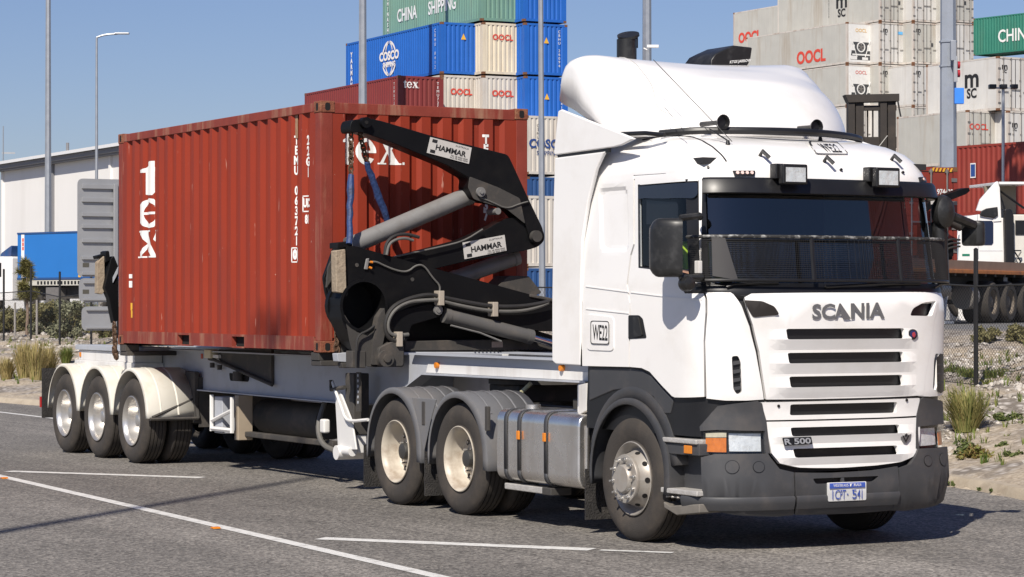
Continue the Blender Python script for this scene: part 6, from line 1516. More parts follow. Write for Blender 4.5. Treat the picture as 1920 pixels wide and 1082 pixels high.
# --- mirrors
def mirror(s):
    c0 = np.array((1.06, s*1.37, 2.375)); c1 = np.array((.86, s*1.53, 2.375)); kz = 1.0
    if s > 0: c0 = np.array((.93, 1.50, 2.53)); c1 = np.array((.91, 1.61, 2.53)); kz = .46
    prof = round_poly([(-.225*kz, .0), (.235*kz, .0), (.235*kz, .16), (-.225*kz, .16)], .08*kz, 4)
    n = 14; rws = []
    for k in range(n+1):
        u = k/n; c = c0+(c1-c0)*u; sc = (1-max(0, (u-.72)/.28)**3*.28); bul = .035*sin(pi*u)
        rws.append([(c[0]+p_[1]*sc*.8+bul-.07, c[1]+s*p_[1]*sc*.35, c[2]+p_[0]*sc) for p_ in prof])
    b = MB().grid(rws, True); b.f.append(tuple(range(len(prof)))); L_ = len(b.v); b.f.append(tuple(range(L_-len(prof), L_))[::-1])
    o = kp(b, 'mirror', M_BLKS, ang=50)
    if s < 0:
        MB().tube([(1.0, s*1.19, 2.62), (1.09, s*1.25, 2.63), (1.07, s*1.42, 2.61)], .026, 8).build('mirror_arm', M_BLKS, o)
        MB().tube([(1.02, s*1.19, 2.16), (1.10, s*1.24, 2.15), (1.06, s*1.42, 2.15)], .024, 8).build('mirror_arm', M_BLKS, o)
        MB().lathe([(0, -.05), (.035, -.05), (.06, -.02), (.062, .03), (.05, .06), (0, .07)], (1.06, s*1.36, 2.10), 0, 16).build('wide_angle_mirror', M_BLKS, o)
        MB().box(.985, 1.05, s*1.235, s*1.2, 2.18, 2.28).build('mirror_hinge', M_CHW, o, bevel=.006)
    else:
        MB().tube([(.98, 1.2, 2.70), (.97, 1.35, 2.66), (.96, 1.55, 2.60)], .04, 8).build('mirror_arm', M_BLKS, o)
    MB().add([(c0[0]-.075, c0[1]+s*.02, c0[2]-.19*kz), (c1[0]-.075, c1[1]-s*.03, c0[2]-.17*kz), (c1[0]-.075, c1[1]-s*.03, c0[2]+.17*kz), (c0[0]-.075, c0[1]+s*.02, c0[2]+.19*kz)], [(0, 1, 2, 3)]).build('mirror_glass', M_CHROME, o)
mirror(-1); mirror(1)
kp(MB().lathe([(0, -.06), (.08, -.05), (.10, .0), (.09, .05), (.05, .08), (0, .085)], (1.0, 1.19, 0), 0, 18).xform(lambda p: (p[0], p[1], p[2]*1.45+2.70)), 'kerb_mirror', M_BLKS)
kp(MB().tube([(.95, 1.19, 2.62), (.97, 1.195, 2.4), (1.0, 1.2, 2.1)], [.07, .06, .05], 10), 'pillar_cover', M_BLKS)
# --- cabin interior and driver
kp(MB().box(.68, 1.08, -1.05, 1.05, 1.5, 2.03), 'dashboard', M_DARKI, bevel=.06)
kp(MB().box(-.7, -.55, -1.1, 1.1, 1.4, 3.1), 'bunk_curtain', M_DARKI); kp(MB().box(-.7, .9, -1.1, 1.1, 3.05, 3.1), 'headliner', M_DARKI)
for s in (-1, 1):
    seat = kp(MB().box(-.35, .2, s*.62-.25, s*.62+.25, 1.68, 1.86), 'seat', M_DARKI, bevel=.05); MB().box(-.45, -.28, s*.62-.24, s*.62+.24, 1.86, 2.5).build('seat_back', M_DARKI, seat, bevel=.05); MB().box(-.44, -.32, s*.62-.13, s*.62+.13, 2.52, 2.75).build('headrest', M_DARKI, seat, bevel=.04)
sw = MB().lathe([(.21, -.012), (.235, -.012), (.235, .012), (.21, .012), (.21, -.012)], (0, 0, 0), 2, 24); sw.cyl((0, 0, -.01), (0, 0, .01), .06, n=12); sw.box(-.21, .21, -.02, .02, -.008, .008)
o = kp(sw, 'steering_wheel', M_BLKP); o.location = (.60, -.62, 2.08); o.rotation_euler = (0, radians(-25), 0)
tag(trk, 'white prime mover with charcoal bumper and tall roof deflector, facing right', 'truck')

# ------------------------------------------------------------------ driver
def driver():
    e = empty('person', (.13, -.64, 1.89))
    J = {'pel': (0, 0, .08, .15), 'bel': (-.03, 0, .25, .15), 'che': (-.05, 0, .43, .165), 'nek': (-.03, 0, .56, .06), 'sl': (-.05, -.20, .50, .07), 'sr': (-.05, .20, .50, .07),
         'el': (.10, -.27, .28, .05), 'er': (.10, .27, .28, .05), 'hl': (.36, -.16, .30, .036), 'hr': (.36, .16, .30, .036),
         'tl': (.22, -.13, .07, .085), 'tr': (.22, .13, .07, .085), 'kl': (.46, -.15, .06, .065), 'kr': (.46, .15, .06, .065), 'fl': (.52, -.15, -.38, .045), 'fr': (.52, .15, -.38, .045)}
    E = [('pel', 'bel'), ('bel', 'che'), ('che', 'nek'), ('che', 'sl'), ('che', 'sr'), ('sl', 'el'), ('sr', 'er'), ('el', 'hl'), ('er', 'hr'), ('pel', 'tl'), ('pel', 'tr'), ('tl', 'kl'), ('tr', 'kr'), ('kl', 'fl'), ('kr', 'fr')]
    K = list(J); me = bpy.data.meshes.new('body'); me.from_pydata([J[k][:3] for k in K], [(K.index(a), K.index(b)) for a, b in E], []); o = bpy.data.objects.new('body', me); COL.objects.link(o); o.parent = e
    md = o.modifiers.new('skin', 'SKIN'); 
    for i, k in enumerate(K): me.skin_vertices[0].data[i].radius = (J[k][3], J[k][3])
    me.skin_vertices[0].data[0].use_root = True
    o.modifiers.new('sub', 'SUBSURF').levels = 2; o.modifiers['sub'].render_levels = 2
    hv = mat('hi_vis_lime_fabric', (.55, .78, .04), .7, var=.1); skin = mat('skin', (.50, .27, .18), .5, var=.06); me.materials.append(hv)
    hd = MB(); rows = []
    for i in range(13):
        t = pi*i/12; z = .115*cos(t); r = sin(t); jaw = 1.0 if z > -.02 else 1-.25*(-z/.115)
        rows.append([(.09*r*cos(a)*jaw*(1.05 if cos(a) > 0 else 1)+.01, .072*r*sin(a)*jaw, z+.72) for a in np.linspace(0, 2*pi, 17)[:-1]])
    hd.grid(rows, True); h = hd.build('head', skin, e)
    MB().tube([(.09, 0, .735), (.118, 0, .70), (.095, 0, .692)], [.008, .014, .01], 6).build('nose', skin, h)
    for s in (-1, 1):
        MB().lathe([(0, -.006), (.022, -.004), (.026, .004), (0, .006)], (0, s*.074, .715), 1, 10).build('ear', skin, h)
        MB().lathe([(0, -.004), (.011, 0), (0, .006)], (.088, s*.03, .74), 0, 8).build('eye', M_BLKP, h)
    MB().box(.088, .10, -.022, .022, .668, .674).build('mouth', mat('lips', (.35, .13, .1), .5), h)
    MB().grid([[(r_*.096*cos(a)-.012, r_*.079*sin(a), z) for a in np.linspace(0, 2*pi, 17)[:-1]] for r_, z in ((1.0, .755), (.98, .79), (.78, .825), (.4, .845), (.02, .85))], True).build('hair', mat('dark_hair', (.03, .02, .015), .7), h)
    MB().tube([(-.02, 0, .55), (.0, 0, .64)], .055, 10).build('neck', skin, e)
    for s in (-1, 1):
        MB().tube([(.10, s*.27, .28), (.24, s*.215, .29), (.37, s*.16, .305)], [.052, .045, .032], 9).build('forearm', skin, e)
        hnd = MB().tube([(.36, s*.165, .305), (.40, s*.155, .315), (.43, s*.15, .31)], [.03, .042, .036], 8)
        for k in range(4):
            yy = s*(.15+(k-1.5)*.019); l_ = (.055, .066, .062, .048)[k]; hnd.tube([(.43, yy, .315), (.43+l_*.6, yy, .32), (.43+l_*.75, yy, .29), (.43+l_*.45, yy, .272)], .0085, 6)
        hnd.tube([(.395, s*(.155-.035), .32), (.43, s*(.155-.055), .33), (.455, s*(.155-.05), .325)], .009, 6); hnd.build('hand', skin, e)
    for s in (-1, 1): MB().tube([(.22, s*.13, .07), (.46, s*.15, .06), (.52, s*.15, -.38)], [.09, .07, .05], 9, smooth=1).build('trousers', mat('navy_trousers', (.02, .025, .05), .8), e)
    tag(e, 'driver in a lime hi-vis shirt sitting behind the side window of the cab', 'person')
driver()

# ------------------------------------------------------------------ road sign seen from behind, left of the container
M_SIGN = mat('galvanised_sign_back', (.34, .345, .355), .5, metal=.35, var=.08, scale=3)
xs0 = onY(212, 600, 6.4)[0]
def sg(px, py): return onX(px, py, xs0)
sgn = empty('road_sign', (xs0, 6.4, hgt(xs0, 6.4))); SL = -Vector(sgn.location)
def sp2(mb, name, m, par=None, **k):
    o = mb.build(name, m, par or sgn, **k)
    if par is None: o.location = SL
    return o
def rr_plate(x0, y0, x1, y1, r):
    a, c = sg(x0, y1), sg(x1, y0); return round_poly([(a[0], a[1]), (c[0], a[1]), (c[0], c[1]), (a[0], c[1])], r, 5)
PR = 330
for (y0, y1, ribs, st, xl) in ((339, 519, (351, 376, 403, 425, 452, 484, 513), 497, 145), (522.5, 566.5, (529, 561), 547, 148), (574.5, 620, (580, 614), None, 153)):
    pln = sp2(MB().prism(rr_plate(xl, y0, PR, y1, .13), 0, xs0-.006, xs0), 'sign_plate', M_SIGN)
    for yr in ribs:
        a = sg(xl+8, yr+2.5); c = sg(PR-8, yr-2.0); sp2(MB().box(xs0+.001, xs0+.05, a[0], c[0], a[1], c[1]), 'sign_rib', M_SIGN, bevel=.004)
    if st: a = sg(155, st+4); c = sg(167, st-4); sp2(MB().box(xs0+.0005, xs0+.003, a[0], c[0], a[1], c[1]), 'sticker', mat('dark_olive_sticker', (.08, .075, .06), .6))
for px_ in (214, 300):
    a = sg(px_, 345); sp2(MB().box(xs0+.05, xs0+.13, a[0]-.045, a[0]+.045, hgt(xs0, 6.4)-.3, a[1]), 'sign_post', M_SIGN, bevel=.01)
tag(sgn, 'grey ribbed backs of stacked road signs left of the red container', 'road sign')

# ------------------------------------------------------------------ generic upright frame for yard vehicles
def vframe(px, py, depth, az):
    """local x runs along azimuth az (degrees), local y away from the camera, origin on the yard under the pixel"""
    p = deep(px, py, depth); a = radians(az); u = np.array((cos(a), sin(a), 0)); v = np.array((-u[1], u[0], 0))
    if v@_f < 0: v = -v
    M = Matrix(((u[0], v[0], 0, p[0]), (u[1], v[1], 0, p[1]), (0, 0, 1, 1.47), (0, 0, 0, 1)))
    def f(x, y, dy=0.0):
        d = _ray(x, y); o = np.array((p[0], p[1], 0))+v*dy; t = ((o-CAM)@v)/(d@v); q = CAM+d*t; return (float((q-o)@u), float(q[2]-1.47))
    return M, f
def simple_wheel(par, x, y, r, w, rimm, name='wheel', sgnv=-1):
    b = MB().lathe([(r*.58, 0), (r*.62, -.02), (r*.86, -.025), (r*.97, .02), (r, .06), (r, w-.05), (r*.95, w), (r*.6, w), (r*.58, w)], (x, y, r), 1, 30); o = b.build(name, M_TYRE, par)
    MB().lathe([(r*.6, .0), (r*.56, .02), (r*.5, .12), (r*.3, .13), (r*.25, .05), (r*.16, .03), (0, .02)], (x, y, r), 1, 24).build('rim', rimm, o)
    return o
# blue container truck at far left
M, f = vframe(33, 525, 145, 199.5)
bt_ = empty('container_truck'); bt_.matrix_world = M
a, c = f(33, 525), f(152, 433); sgx = 1 if c[0] > a[0] else -1
def bx_(x0, x1, *r): return MB().box(min(x0, x1), max(x0, x1), *r)
Lb = 12.2*sgx
body = bx_(a[0], a[0]+Lb, 0, 2.4, a[1], c[1]).build('box_body', mat('blue_curtain', (.02, .16, .48), .5, var=.08, scale=.6), bt_)
for z0, z1 in ((c[1]-.1, c[1]), (a[1], a[1]+.12)): bx_(a[0]-sgx*.02, a[0]+Lb, -.03, 2.43, z0, z1).build('body_rail', M_DBLUE, bt_)
q = f(40, 480); bx_(q[0], q[0]+sgx*.28, -.012, -.001, f(40, 522)[1], f(40, 437)[1]).build('white_panel', M_WTXT, bt_)
for yy in (450, 458, 466): z = f(45, yy)[1]; bx_(q[0]+sgx*.1, q[0]+sgx*.24, -.018, -.013, z-.1, z+.1).build('red_mark', M_RTXT, bt_)
for yy in (452, 483, 510): z = f(149, yy)[1]; xx = f(147, yy)[0]; bx_(xx, xx+sgx*.2, -.012, -.002, z-.3, z+.3).build('white_mark', M_WTXT if yy < 500 else M_YTXT, bt_)
bx_(a[0], a[0]+Lb, .0, .12, a[1]-.32, a[1]-.02).build('side_rave', mat('cream_rave', (.5, .48, .42), .6), bt_)
for k in range(26): bx_(a[0]+sgx*(1.8+k*.3), a[0]+sgx*(1.95+k*.3), -.02, -.002, a[1]-.26, a[1]-.08).build('rope_hook', M_BLKP, bt_)
bx_(a[0]+sgx*.5, a[0]+Lb, .6, 1.8, .7, a[1]-.32).build('chassis', M_BLKD, bt_); bx_(a[0]+sgx*2.4, a[0]+sgx*3.6, .1, .9, .35, a[1]-.4).build('fuel_tank', M_STEEL, bt_, bevel=.05)
for k in range(3): simple_wheel(bt_, a[0]+sgx*(7.2+k*1.3), .05, .5, .35, M_RIMS)
for xx in (-2.2, 1.0): simple_wheel(bt_, a[0]+sgx*xx, .05, .5, .35, M_RIMS)
x0, x1 = a[0]-sgx*.5, a[0]-sgx*2.7
cabp = round_poly([(x0, .6), (x0, 3.1), (x1+sgx*.3, 3.1), (x1, 2.0), (x1, .6)], .15, 4); cb = MB().prism(cabp, 1, .0, 2.4).build('cab', M_CAB, bt_, bevel=.05)
bx_(x1+sgx*.35, x1+sgx*1.2, -.02, -.005, 1.95, 2.75).build('window', M_BLKP, bt_); bx_(x0+sgx*.1, x0+sgx*.35, .3, 2.1, .9, 3.2).build('rear_stack', M_BLKP, bt_)
MB().prism(round_poly([(x0-sgx*.4, 3.12), (x0-sgx*.3, 3.75), (x1+sgx*.9, 3.3), (x1+sgx*.8, 3.12)], .1, 3), 1, .2, 2.2).build('roof_deflector', M_DBLUE, bt_, bevel=.04)
bx_(a[0]-sgx*2.9, a[0]+sgx*1.6, .5, 1.9, .6, .9).build('frame', M_BLKD, bt_)
tag(bt_, 'blue box truck parked beyond the fence at the left edge', 'truck')

# flatbed trailer at right
M, f = vframe(1862, 607, 61, 122)
fb = empty('flatbed_trailer'); fb.matrix_world = M
M_DECK = mat('worn_brown_deck', (.30, .19, .13), .8, var=.3, scale=3, bump=.2, dirt=(.3, .2, .13), dirtamt=.4)
M_ORG = mat('orange_rail_paint', (.50, .17, .035), .6, var=.3, scale=4, dirt=(.16, .05, .03), dirtamt=.8, dscale=3)
zt0 = f(1800, 488)[1]; zt1 = f(1800, 503)[1]
MB().box(-7, 9, .0, 2.45, zt0-.22, zt0).build('deck', M_DECK, fb); MB().box(-7, 9, -.05, -.002, zt0-.30, zt0-.21).build('side_rail', M_ORG, fb, bevel=.01)
for k in range(22): MB().box(-6.8+k*.7, -6.7+k*.7, .02, 2.4, zt0-.36, zt0-.23).build('crossmember', M_BLKD, fb)
MB().box(-7, 9, .6, .75, .75, zt0-.36).build('chassis_beam', M_BLKD, fb); MB().box(-7, 9, 1.7, 1.85, .75, zt0-.36).build('chassis_beam', M_BLKD, fb)
for k in range(3): simple_wheel(fb, k*1.28, .0, .5, .62, mat('dirty_hub', (.16, .13, .10), .7, var=.3))
for k in range(3): MB().cyl((k*1.28, .1, .5), (k*1.28, 2.3, .5), .06, n=10).build('axle', M_HUB, fb)
MB().tube([(-2.6, .3, .1), (-2.4, .3, 1.0)], .06, 8).build('landing_leg', M_CHG, fb); MB().box(-2.9, -2.3, .15, .5, .0, .06).build('leg_foot', M_CHG, fb)
MB().cyl((-3.2, .3, .8), (-2.6, .3, .8), .2, n=16).build('air_tank', M_STEEL, fb); MB().cyl((-1.3, .3, .62), (-1.0, .25, .62), .3, n=18).build('spare_hub', M_STEEL, fb)
for xx in (-5.2, -4.6, -4.9): MB().box(xx, xx+.14, .2, .4, zt0+.0, zt0+.07).build('lashing', M_BLKP, fb)
tag(fb, 'rusty brown flatbed trailer with orange edge parked behind the right fence', 'trailer')

# white prime mover parked behind the flatbed
M, f = vframe(1840, 490, 72, 72)
wt = empty('truck'); wt.matrix_world = M
def wpoly(P, y0, y1, name, m, bev=.03, par=None): 
    return MB().prism([f(*q) for q in P], 1, y0, y1).build(name, m, par or wt, bevel=bev)
wpoly([(1791, 486), (1791, 455), (1803, 418), (1815, 406), (1836, 402), (1884, 409), (1884, 640), (1800, 640), (1795, 540)], 0, 2.3, 'cab', M_CAB)
wpoly([(1838, 414), (1860, 414), (1862, 418), (1862, 455), (1859, 459), (1840, 459), (1838, 455)], -.02, -.002, 'window', mat('dark_blue_glass', (.01, .018, .05), .08), .0)
wpoly([(1831, 395), (1838, 374), (1866, 342), (1870, 340), (1874, 352), (1877, 415), (1862, 416), (1862, 398)], -.03, .08, 'side_fairing', M_CAB, .01)
wpoly([(1835, 404), (1838, 396), (1848, 391), (1869, 388), (1870, 404), (1864, 409)], -.08, -.035, 'fairing_shadow_block', M_BLKS, .02)  # black block for the shadow at the foot of the side fairing
wpoly([(1872, 341), (1935, 341), (1935, 346), (1873, 346)], -.05, 2.3, 'roof_deflector', M_CAB, .01)
wpoly([(1870, 346), (1930, 346), (1930, 400), (1880, 400)], 1.0, 1.1, 'deflector_inner', mat('tan_fibreglass', (.22, .19, .14), .7), .0)
for p, q in (((1876, 355), (1925, 390)), ((1878, 360), (1890, 398))): A_, B_ = f(*p), f(*q); MB().tube([(A_[0], .2, A_[1]), (B_[0], .2, B_[1])], .035, 6).build('strut', M_BLKP, wt)
wpoly([(1880, 392), (1893, 392), (1898, 405), (1899, 480), (1897, 640), (1884, 640), (1882, 480)], -.15, .25, 'air_intake', M_BLKP, .04)
wpoly([(1901, 402), (1960, 402), (1960, 640), (1901, 640)], .1, 2.3, 'sleeper_box', mat('off_white_panel', (.66, .63, .57), .5), .03)
wpoly([(1906, 413), (1935, 413), (1935, 440), (1906, 440)], .07, .099, 'window', M_BLKP, .0)
wpoly([(1832, 402), (1833.2, 402), (1835, 486), (1833.8, 486)], -.004, .01, 'door_seam', M_CHG, .0); wpoly([(1836, 470), (1880, 470), (1880, 471), (1836, 471)], -.004, .01, 'door_seam', M_CHG, .0)
wpoly([(1804, 476), (1818, 476), (1818, 480), (1804, 480)], -.01, -.001, 'green_badge', mat('green_badge', (.02, .2, .12), .5), .0)
wpoly([(1792, 470), (1797, 440), (1799, 440), (1796, 486), (1792, 486)], -.01, -.001, 'windscreen_edge', mat('pale_blue_glass', (.25, .3, .36), .1), .0)
for p, q in (((1895, 470), (1912, 470)), ((1900, 472), (1912, 492)), ((1912, 472), (1900, 492))): A_, B_ = f(*p), f(*q); MB().tube([(A_[0], -.1, A_[1]), (B_[0], -.1, B_[1])], .02, 6).build('step_bracket', M_BLKP, wt)
for px_ in (1815, 1925): xx = f(px_, 500)[0]; simple_wheel(wt, xx, .05, .5, .3, M_RIMS)
tag(wt, 'white truck with sloping roof deflector parked behind the flatbed trailer', 'truck')

# second side-lifter with a red container, partly hidden by the cab
c = container('tclu', [M_TEX, M_TEX], L=6.058, doors=True); put(c, 1656, 309, 66, 2.591, 181); tag(c, 'red container door end with white number letters, right of the white cab', 'shipping container')
lettering(c, 'TCLU 974423 3', .19, 'end', (.62, 1.93), M_WTXT, .006, sx=.95)
b = MB()
for k in range(6): b.prism([(.35+k*.12, 2.46), (.41+k*.12, 2.46), (.46+k*.12, 2.56), (.40+k*.12, 2.56)], 0, .004, .007)
stuff(b.build('hazard_stripes', M_YTXT, c))
cz = c.location.z; cx = c.location.x; cy = c.location.y
s2 = empty('sidelifter_trailer', (cx, cy, 1.47))
def s2b(b, name, m, **k): o = b.build(name, m, s2, **k); o.location = (-cx, -cy, -1.47); return o
for s in (-.5, .5): s2b(MB().box(cx-9, cx+4, cy+s-.06, cy+s+.06, 1.47+.85, cz-.08), 'chassis_beam', M_CHG)
for s in (-1.05, 1.05): s2b(MB().box(cx-6, cx-5.8, cy+s-.12, cy+s+.12, cz-.08, cz), 'bolster', M_BLKD); s2b(MB().box(cx-.25, cx-.05, cy+s-.12, cy+s+.12, cz-.08, cz), 'bolster', M_BLKD)
X2 = cx+.5
def c2(P, dep, name, m=M_BLK, x=None): x = X2 if x is None else x; return s2b(MB().prism([onX(*q, x) for q in P], 0, x-dep, x), name, m, bevel=.01)
c2([(1738, 382), (1748, 374), (1808, 353), (1817, 352), (1819, 358), (1812, 364), (1750, 388), (1738, 398)], .3, 'boom'); c2([(1745, 374), (1770, 366), (1771, 376), (1746, 384)], .02, 'maker_plate', M_PLATE, X2+.03)
c2([(1735, 420), (1770, 430), (1786, 460), (1786, 486), (1735, 500)], .35, 'crane_base'); c2([(1768, 446), (1788, 452), (1788, 480), (1768, 484)], .3, 'lower_arm', M_BLK, X2+.1)
A_, B_ = onX(1765, 405, X2-.1), onX(1802, 425, X2-.1); s2b(MB().cyl((X2-.1, *A_), (X2-.1, *B_), .13, n=16), 'hydraulic_cylinder', M_BLKD)
for k in range(3): A_ = onX(1770, 455+k*8, X2+.15); B_ = onX(1800, 450+k*6, X2+.15); s2b(MB().tube([(X2+.15, *A_), (X2+.15, A_[0]+.2, A_[1]+.1), (X2+.15, *B_)], .03, 6, smooth=2), 'hydraulic_hose', M_HOSE)
for s in (-1, 1):
    for k in range(3):
        xx = cx-3.8-k*1.28; b = MB().lathe([(.3, 0), (.32, -.02), (.48, .02), (.5, .06), (.5, .5), (.48, .55), (.3, .55)], (xx, cy+s*1.2 if s < 0 else cy+.65, 1.47+.5), 1, 24); s2b(b, 'wheel', M_TYRE)
tag(s2, 'black side-lift crane trailer under the red container with number letters', 'trailer')

# ------------------------------------------------------------------ container handler mast behind the cab roof
M, f = vframe(1636, 275, 150, 66)
fk = empty('container_handler'); fk.matrix_world = M
M_MAST = mat('grimy_dark_mast', (.030, .024, .02), .7, var=.35, scale=1.5, dirt=(.08, .06, .045), dirtamt=.5, dscale=1.2)
def fp_(P, y0, y1, name, m=M_MAST, bev=.02): return MB().prism([f(*q) for q in P], 1, y0, y1).build(name, m, fk, bevel=bev)
fp_([(1583, 178), (1685, 176), (1685, 190), (1590, 193)], -.2, .6, 'mast_top_beam')
zb_ = f(1600, 275)[1]
for P in ([(1590, 190), (1620, 190), (1620, 275), (1592, 275)], [(1650, 190), (1680, 190), (1680, 275), (1651, 275)]):
    xa, xb = f(*P[0])[0], f(*P[1])[0]; xa, xb = sorted((xa, xb)); zz = f(*P[0])[1]
    w_ = (xb-xa); MB().box(xa, xa+w_*.42, -.1, .5, .4, zz).build('mast_upright', M_MAST, fk, bevel=.02); MB().box(xa+w_*.5, xb, .0, .45, .4, zz).build('mast_inner_upright', M_MAST, fk, bevel=.02)
for y0_, y1_ in ((198, 207), (257, 278)): fp_([(1592, y0_), (1682, y0_-1), (1682, y1_), (1592, y1_)], .1, .4, 'mast_crossbar')
for px_ in (1630, 1640): xa = f(px_, 200)[0]; MB().cyl((xa, .5, .6), (xa, .5, f(px_, 205)[1]), .05, n=8).build('lift_cylinder', M_MAST, fk)
MB().tube([(*((f(1682, 190)[0]), -.2), f(1682, 190)[1])]+[(f(px_, py_)[0], -.25, f(px_, py_)[1]) for px_, py_ in ((1686, 215), (1692, 240), (1684, 265))], .05, 6, smooth=2).build('hose_loop', M_HOSE, fk)
for px_ in (1612, 1655): xa = f(px_, 560)[0]
x0, x1 = sorted((f(1595, 500)[0], f(1680, 500)[0]))
MB().box(x0, x1, .6, 5.0, .8, 1.9).build('chassis', mat('handler_yellow', (.5, .3, .03), .5), fk, bevel=.05); MB().box(x0+.5, x1-.5, 1.6, 3.0, 1.9, 3.4).build('operator_cab', M_BLKP, fk, bevel=.05); MB().box(x0, x1, 3.6, 5.2, 1.9, 2.6).build('counterweight', M_BLKD, fk, bevel=.1)
for xx in (x0-.3, x1-.2):
    for yy in (1.0, 4.2): MB().lathe([(.35, 0), (.6, 0), (.7, .1), (.7, .4), (.6, .5), (.35, .5)], (0, 0, 0), 0, 20).xform(lambda p: (p[0]+xx, p[1]+yy, p[2]+.7)).build('wheel', M_TYRE, fk)
tag(fk, 'dark grimy lifting mast of a container handler behind the cab roof', 'container handler')

# ------------------------------------------------------------------ things on the thick mast, floodlights
pz = Vector(bigp.location)
def on_pole(px, py, d=84): return Vector(deep(px, py, d))-pz
q = on_pole(1798, 180, 83.4); MB().obox(q, _r*.15, _f*.1, (0, 0, .26)).build('control_box', mat('bright_blue_box', (.04, .22, .75), .45), bigp, bevel=.015)
for py_ in (122, 138): q = on_pole(1795, py_, 83.5); MB().cyl(tuple(q), tuple(q+Vector(_r)*.08), .12, n=16).build('signal_lens', mat('red_signal_lens', (.35, .02, .03), .3), bigp)
q = on_pole(1791, 130, 83.5); MB().obox(q, _r*.055, _f*.12, (0, 0, .42)).build('signal_housing', lampm, bigp, bevel=.01)
q = on_pole(1787, 95, 83.5); MB().obox(q, _r*.09, _f*.12, (0, 0, .33)).build('conduit_box', galv, bigp, bevel=.02)
p = deep(1881, 270, 100); e = empty('floodlight_post', (p[0], p[1], 1.46)); H = deep(1881, 165, 100)[2]-1.46
MB().cyl((0, 0, 0), (0, 0, H), .07, .06, n=10).build('post', galv, e); MB().obox((0, 0, H), _r*.55, _f*.04, (0, 0, .03)).build('crossarm', galv, e)
for k in (-1, 0, 1): MB().obox(np.array((0, 0, H+.05))+_r*k*.42, _r*.14, _f*.16, (0, 0, .09)).build('floodlight', M_BLKP, e, bevel=.03)
tag(e, 'slim post carrying three black floodlights at the right edge', 'light pole')
q = Vector(deep(1224, 87, 139)); 
cpole = [o for o in COL.objects if o.get('label', '').startswith('thick grey mast behind')][0]; q = q-Vector(cpole.location)
cc = MB().obox(q, _r*.32, _f*.1, (0, 0, .08)); cc.tube([tuple(q-Vector(_r)*.3+Vector((0, 0, -.2))), tuple(q-Vector(_r)*.5+Vector((0, 0, -.1)))], .05, 6); cc.build('security_camera', M_CAB, cpole, bevel=.02)

# two red containers in the yard beyond the right edge (the windscreen mirrors them)
for j, xx in ((0, 8.6), (1, 15.0)):
    for k in range(3):
        c = container('reflected', [M_TEX], L=6.058, H=2.591, doors=True); c.location = (xx, 13.4, 1.47+k*2.6); tag(c, '%s red container of the %s column beyond the right edge, mirrored in the windscreen' % (('bottom', 'middle', 'top')[k], ('left', 'right')[j]), 'shipping container', 'red containers beyond the right edge')
        lettering(c, 'TEMU 3418', .22, 'side', (.8, 2.2), M_WTXT, vertical=True)

# ------------------------------------------------------------------ plants and stones
def ghit(px, py):
    d = _ray(px, py); d = d/np.linalg.norm(d); t = 15.0
    while t < 160:
        p = CAM+d*t
        if p[2] < hgt(p[0], p[1]): break
        t += .05
    return p
def leafmat(name, c0, c1, tr=.25):
    m = bpy.data.materials.new(name); m.use_nodes = True; N = m.node_tree.nodes; L = m.node_tree.links; b = N['Principled BSDF']
    g = N.new('ShaderNodeNewGeometry'); mx = N.new('ShaderNodeMix'); mx.data_type = 'RGBA'; mx.inputs[6].default_value = c0+(1,); mx.inputs[7].default_value = c1+(1,)
    L.new(g.outputs['Random Per Island'], mx.inputs[0]); L.new(mx.outputs[2], b.inputs['Base Color']); b.inputs['Roughness'].default_value = .6
    b.inputs['Specular IOR Level'].default_value = .25
    t = N.new('ShaderNodeBsdfTranslucent'); L.new(mx.outputs[2], t.inputs[0]); ms = N.new('ShaderNodeMixShader'); ms.inputs[0].default_value = tr
    L.new(b.outputs[0], ms.inputs[1]); L.new(t.outputs[0], ms.inputs[2]); L.new(ms.outputs[0], N['Material Output'].inputs[0]); MATS[name] = m; return m
M_GRASS = leafmat('dry_grass_blades', (.52, .41, .20), (.30, .27, .10)); M_GRASS2 = leafmat('green_grass_blades', (.26, .25, .08), (.10, .17, .035))
M_GRASS3 = leafmat('yellow_green_grass_blades', (.40, .34, .14), (.17, .20, .06)); M_SHRUB = leafmat('grey_green_leaves', (.16, .17, .10), (.30, .30, .20)); M_SHRUB2 = leafmat('olive_leaves', (.13, .125, .055), (.28, .25, .12)); M_PINE = leafmat('pine_needles', (.14, .14, .05), (.24, .21, .08)); M_CREEP = leafmat('creeping_green_leaves', (.08, .12, .04), (.18, .20, .07))
M_RED = leafmat('reddish_succulent', (.22, .12, .05), (.20, .22, .06)); M_BARK = mat('pale_bark', (.22, .16, .12), .9, var=.3, scale=12, bump=.4)
def tuft(h, r, n, seed, lean=.0):
    g = random.Random(seed); b = MB()
    for _ in range(n):
        a = g.uniform(0, 2*pi); rr = r*.35*sqrt(g.random()); x, y = rr*cos(a), rr*sin(a); a2 = a+g.uniform(-.6, .6); out = g.uniform(.1, 1.0)*r; hh = h*g.uniform(.55, 1.08)*(1-.25*out/r); w = .006*g.uniform(.7, 1.4)*max(1, h*1.2)
        s = np.array((-sin(a2), cos(a2), 0))*w; P = [np.array((x, y, 0)), np.array((x+cos(a2)*out*.25, y+sin(a2)*out*.25, hh*.5)), np.array((x+cos(a2)*out*.6+lean*.5, y+sin(a2)*out*.6, hh*.85)), np.array((x+cos(a2)*out+lean, y+sin(a2)*out, hh*g.uniform(.85, 1.0)))]
        b.add([P[0]-s, P[0]+s, P[1]-s, P[1]+s, P[2]-s*.6, P[2]+s*.6, P[3]], [(0, 1, 3, 2), (2, 3, 5, 4), (4, 5, 6)])
    return b
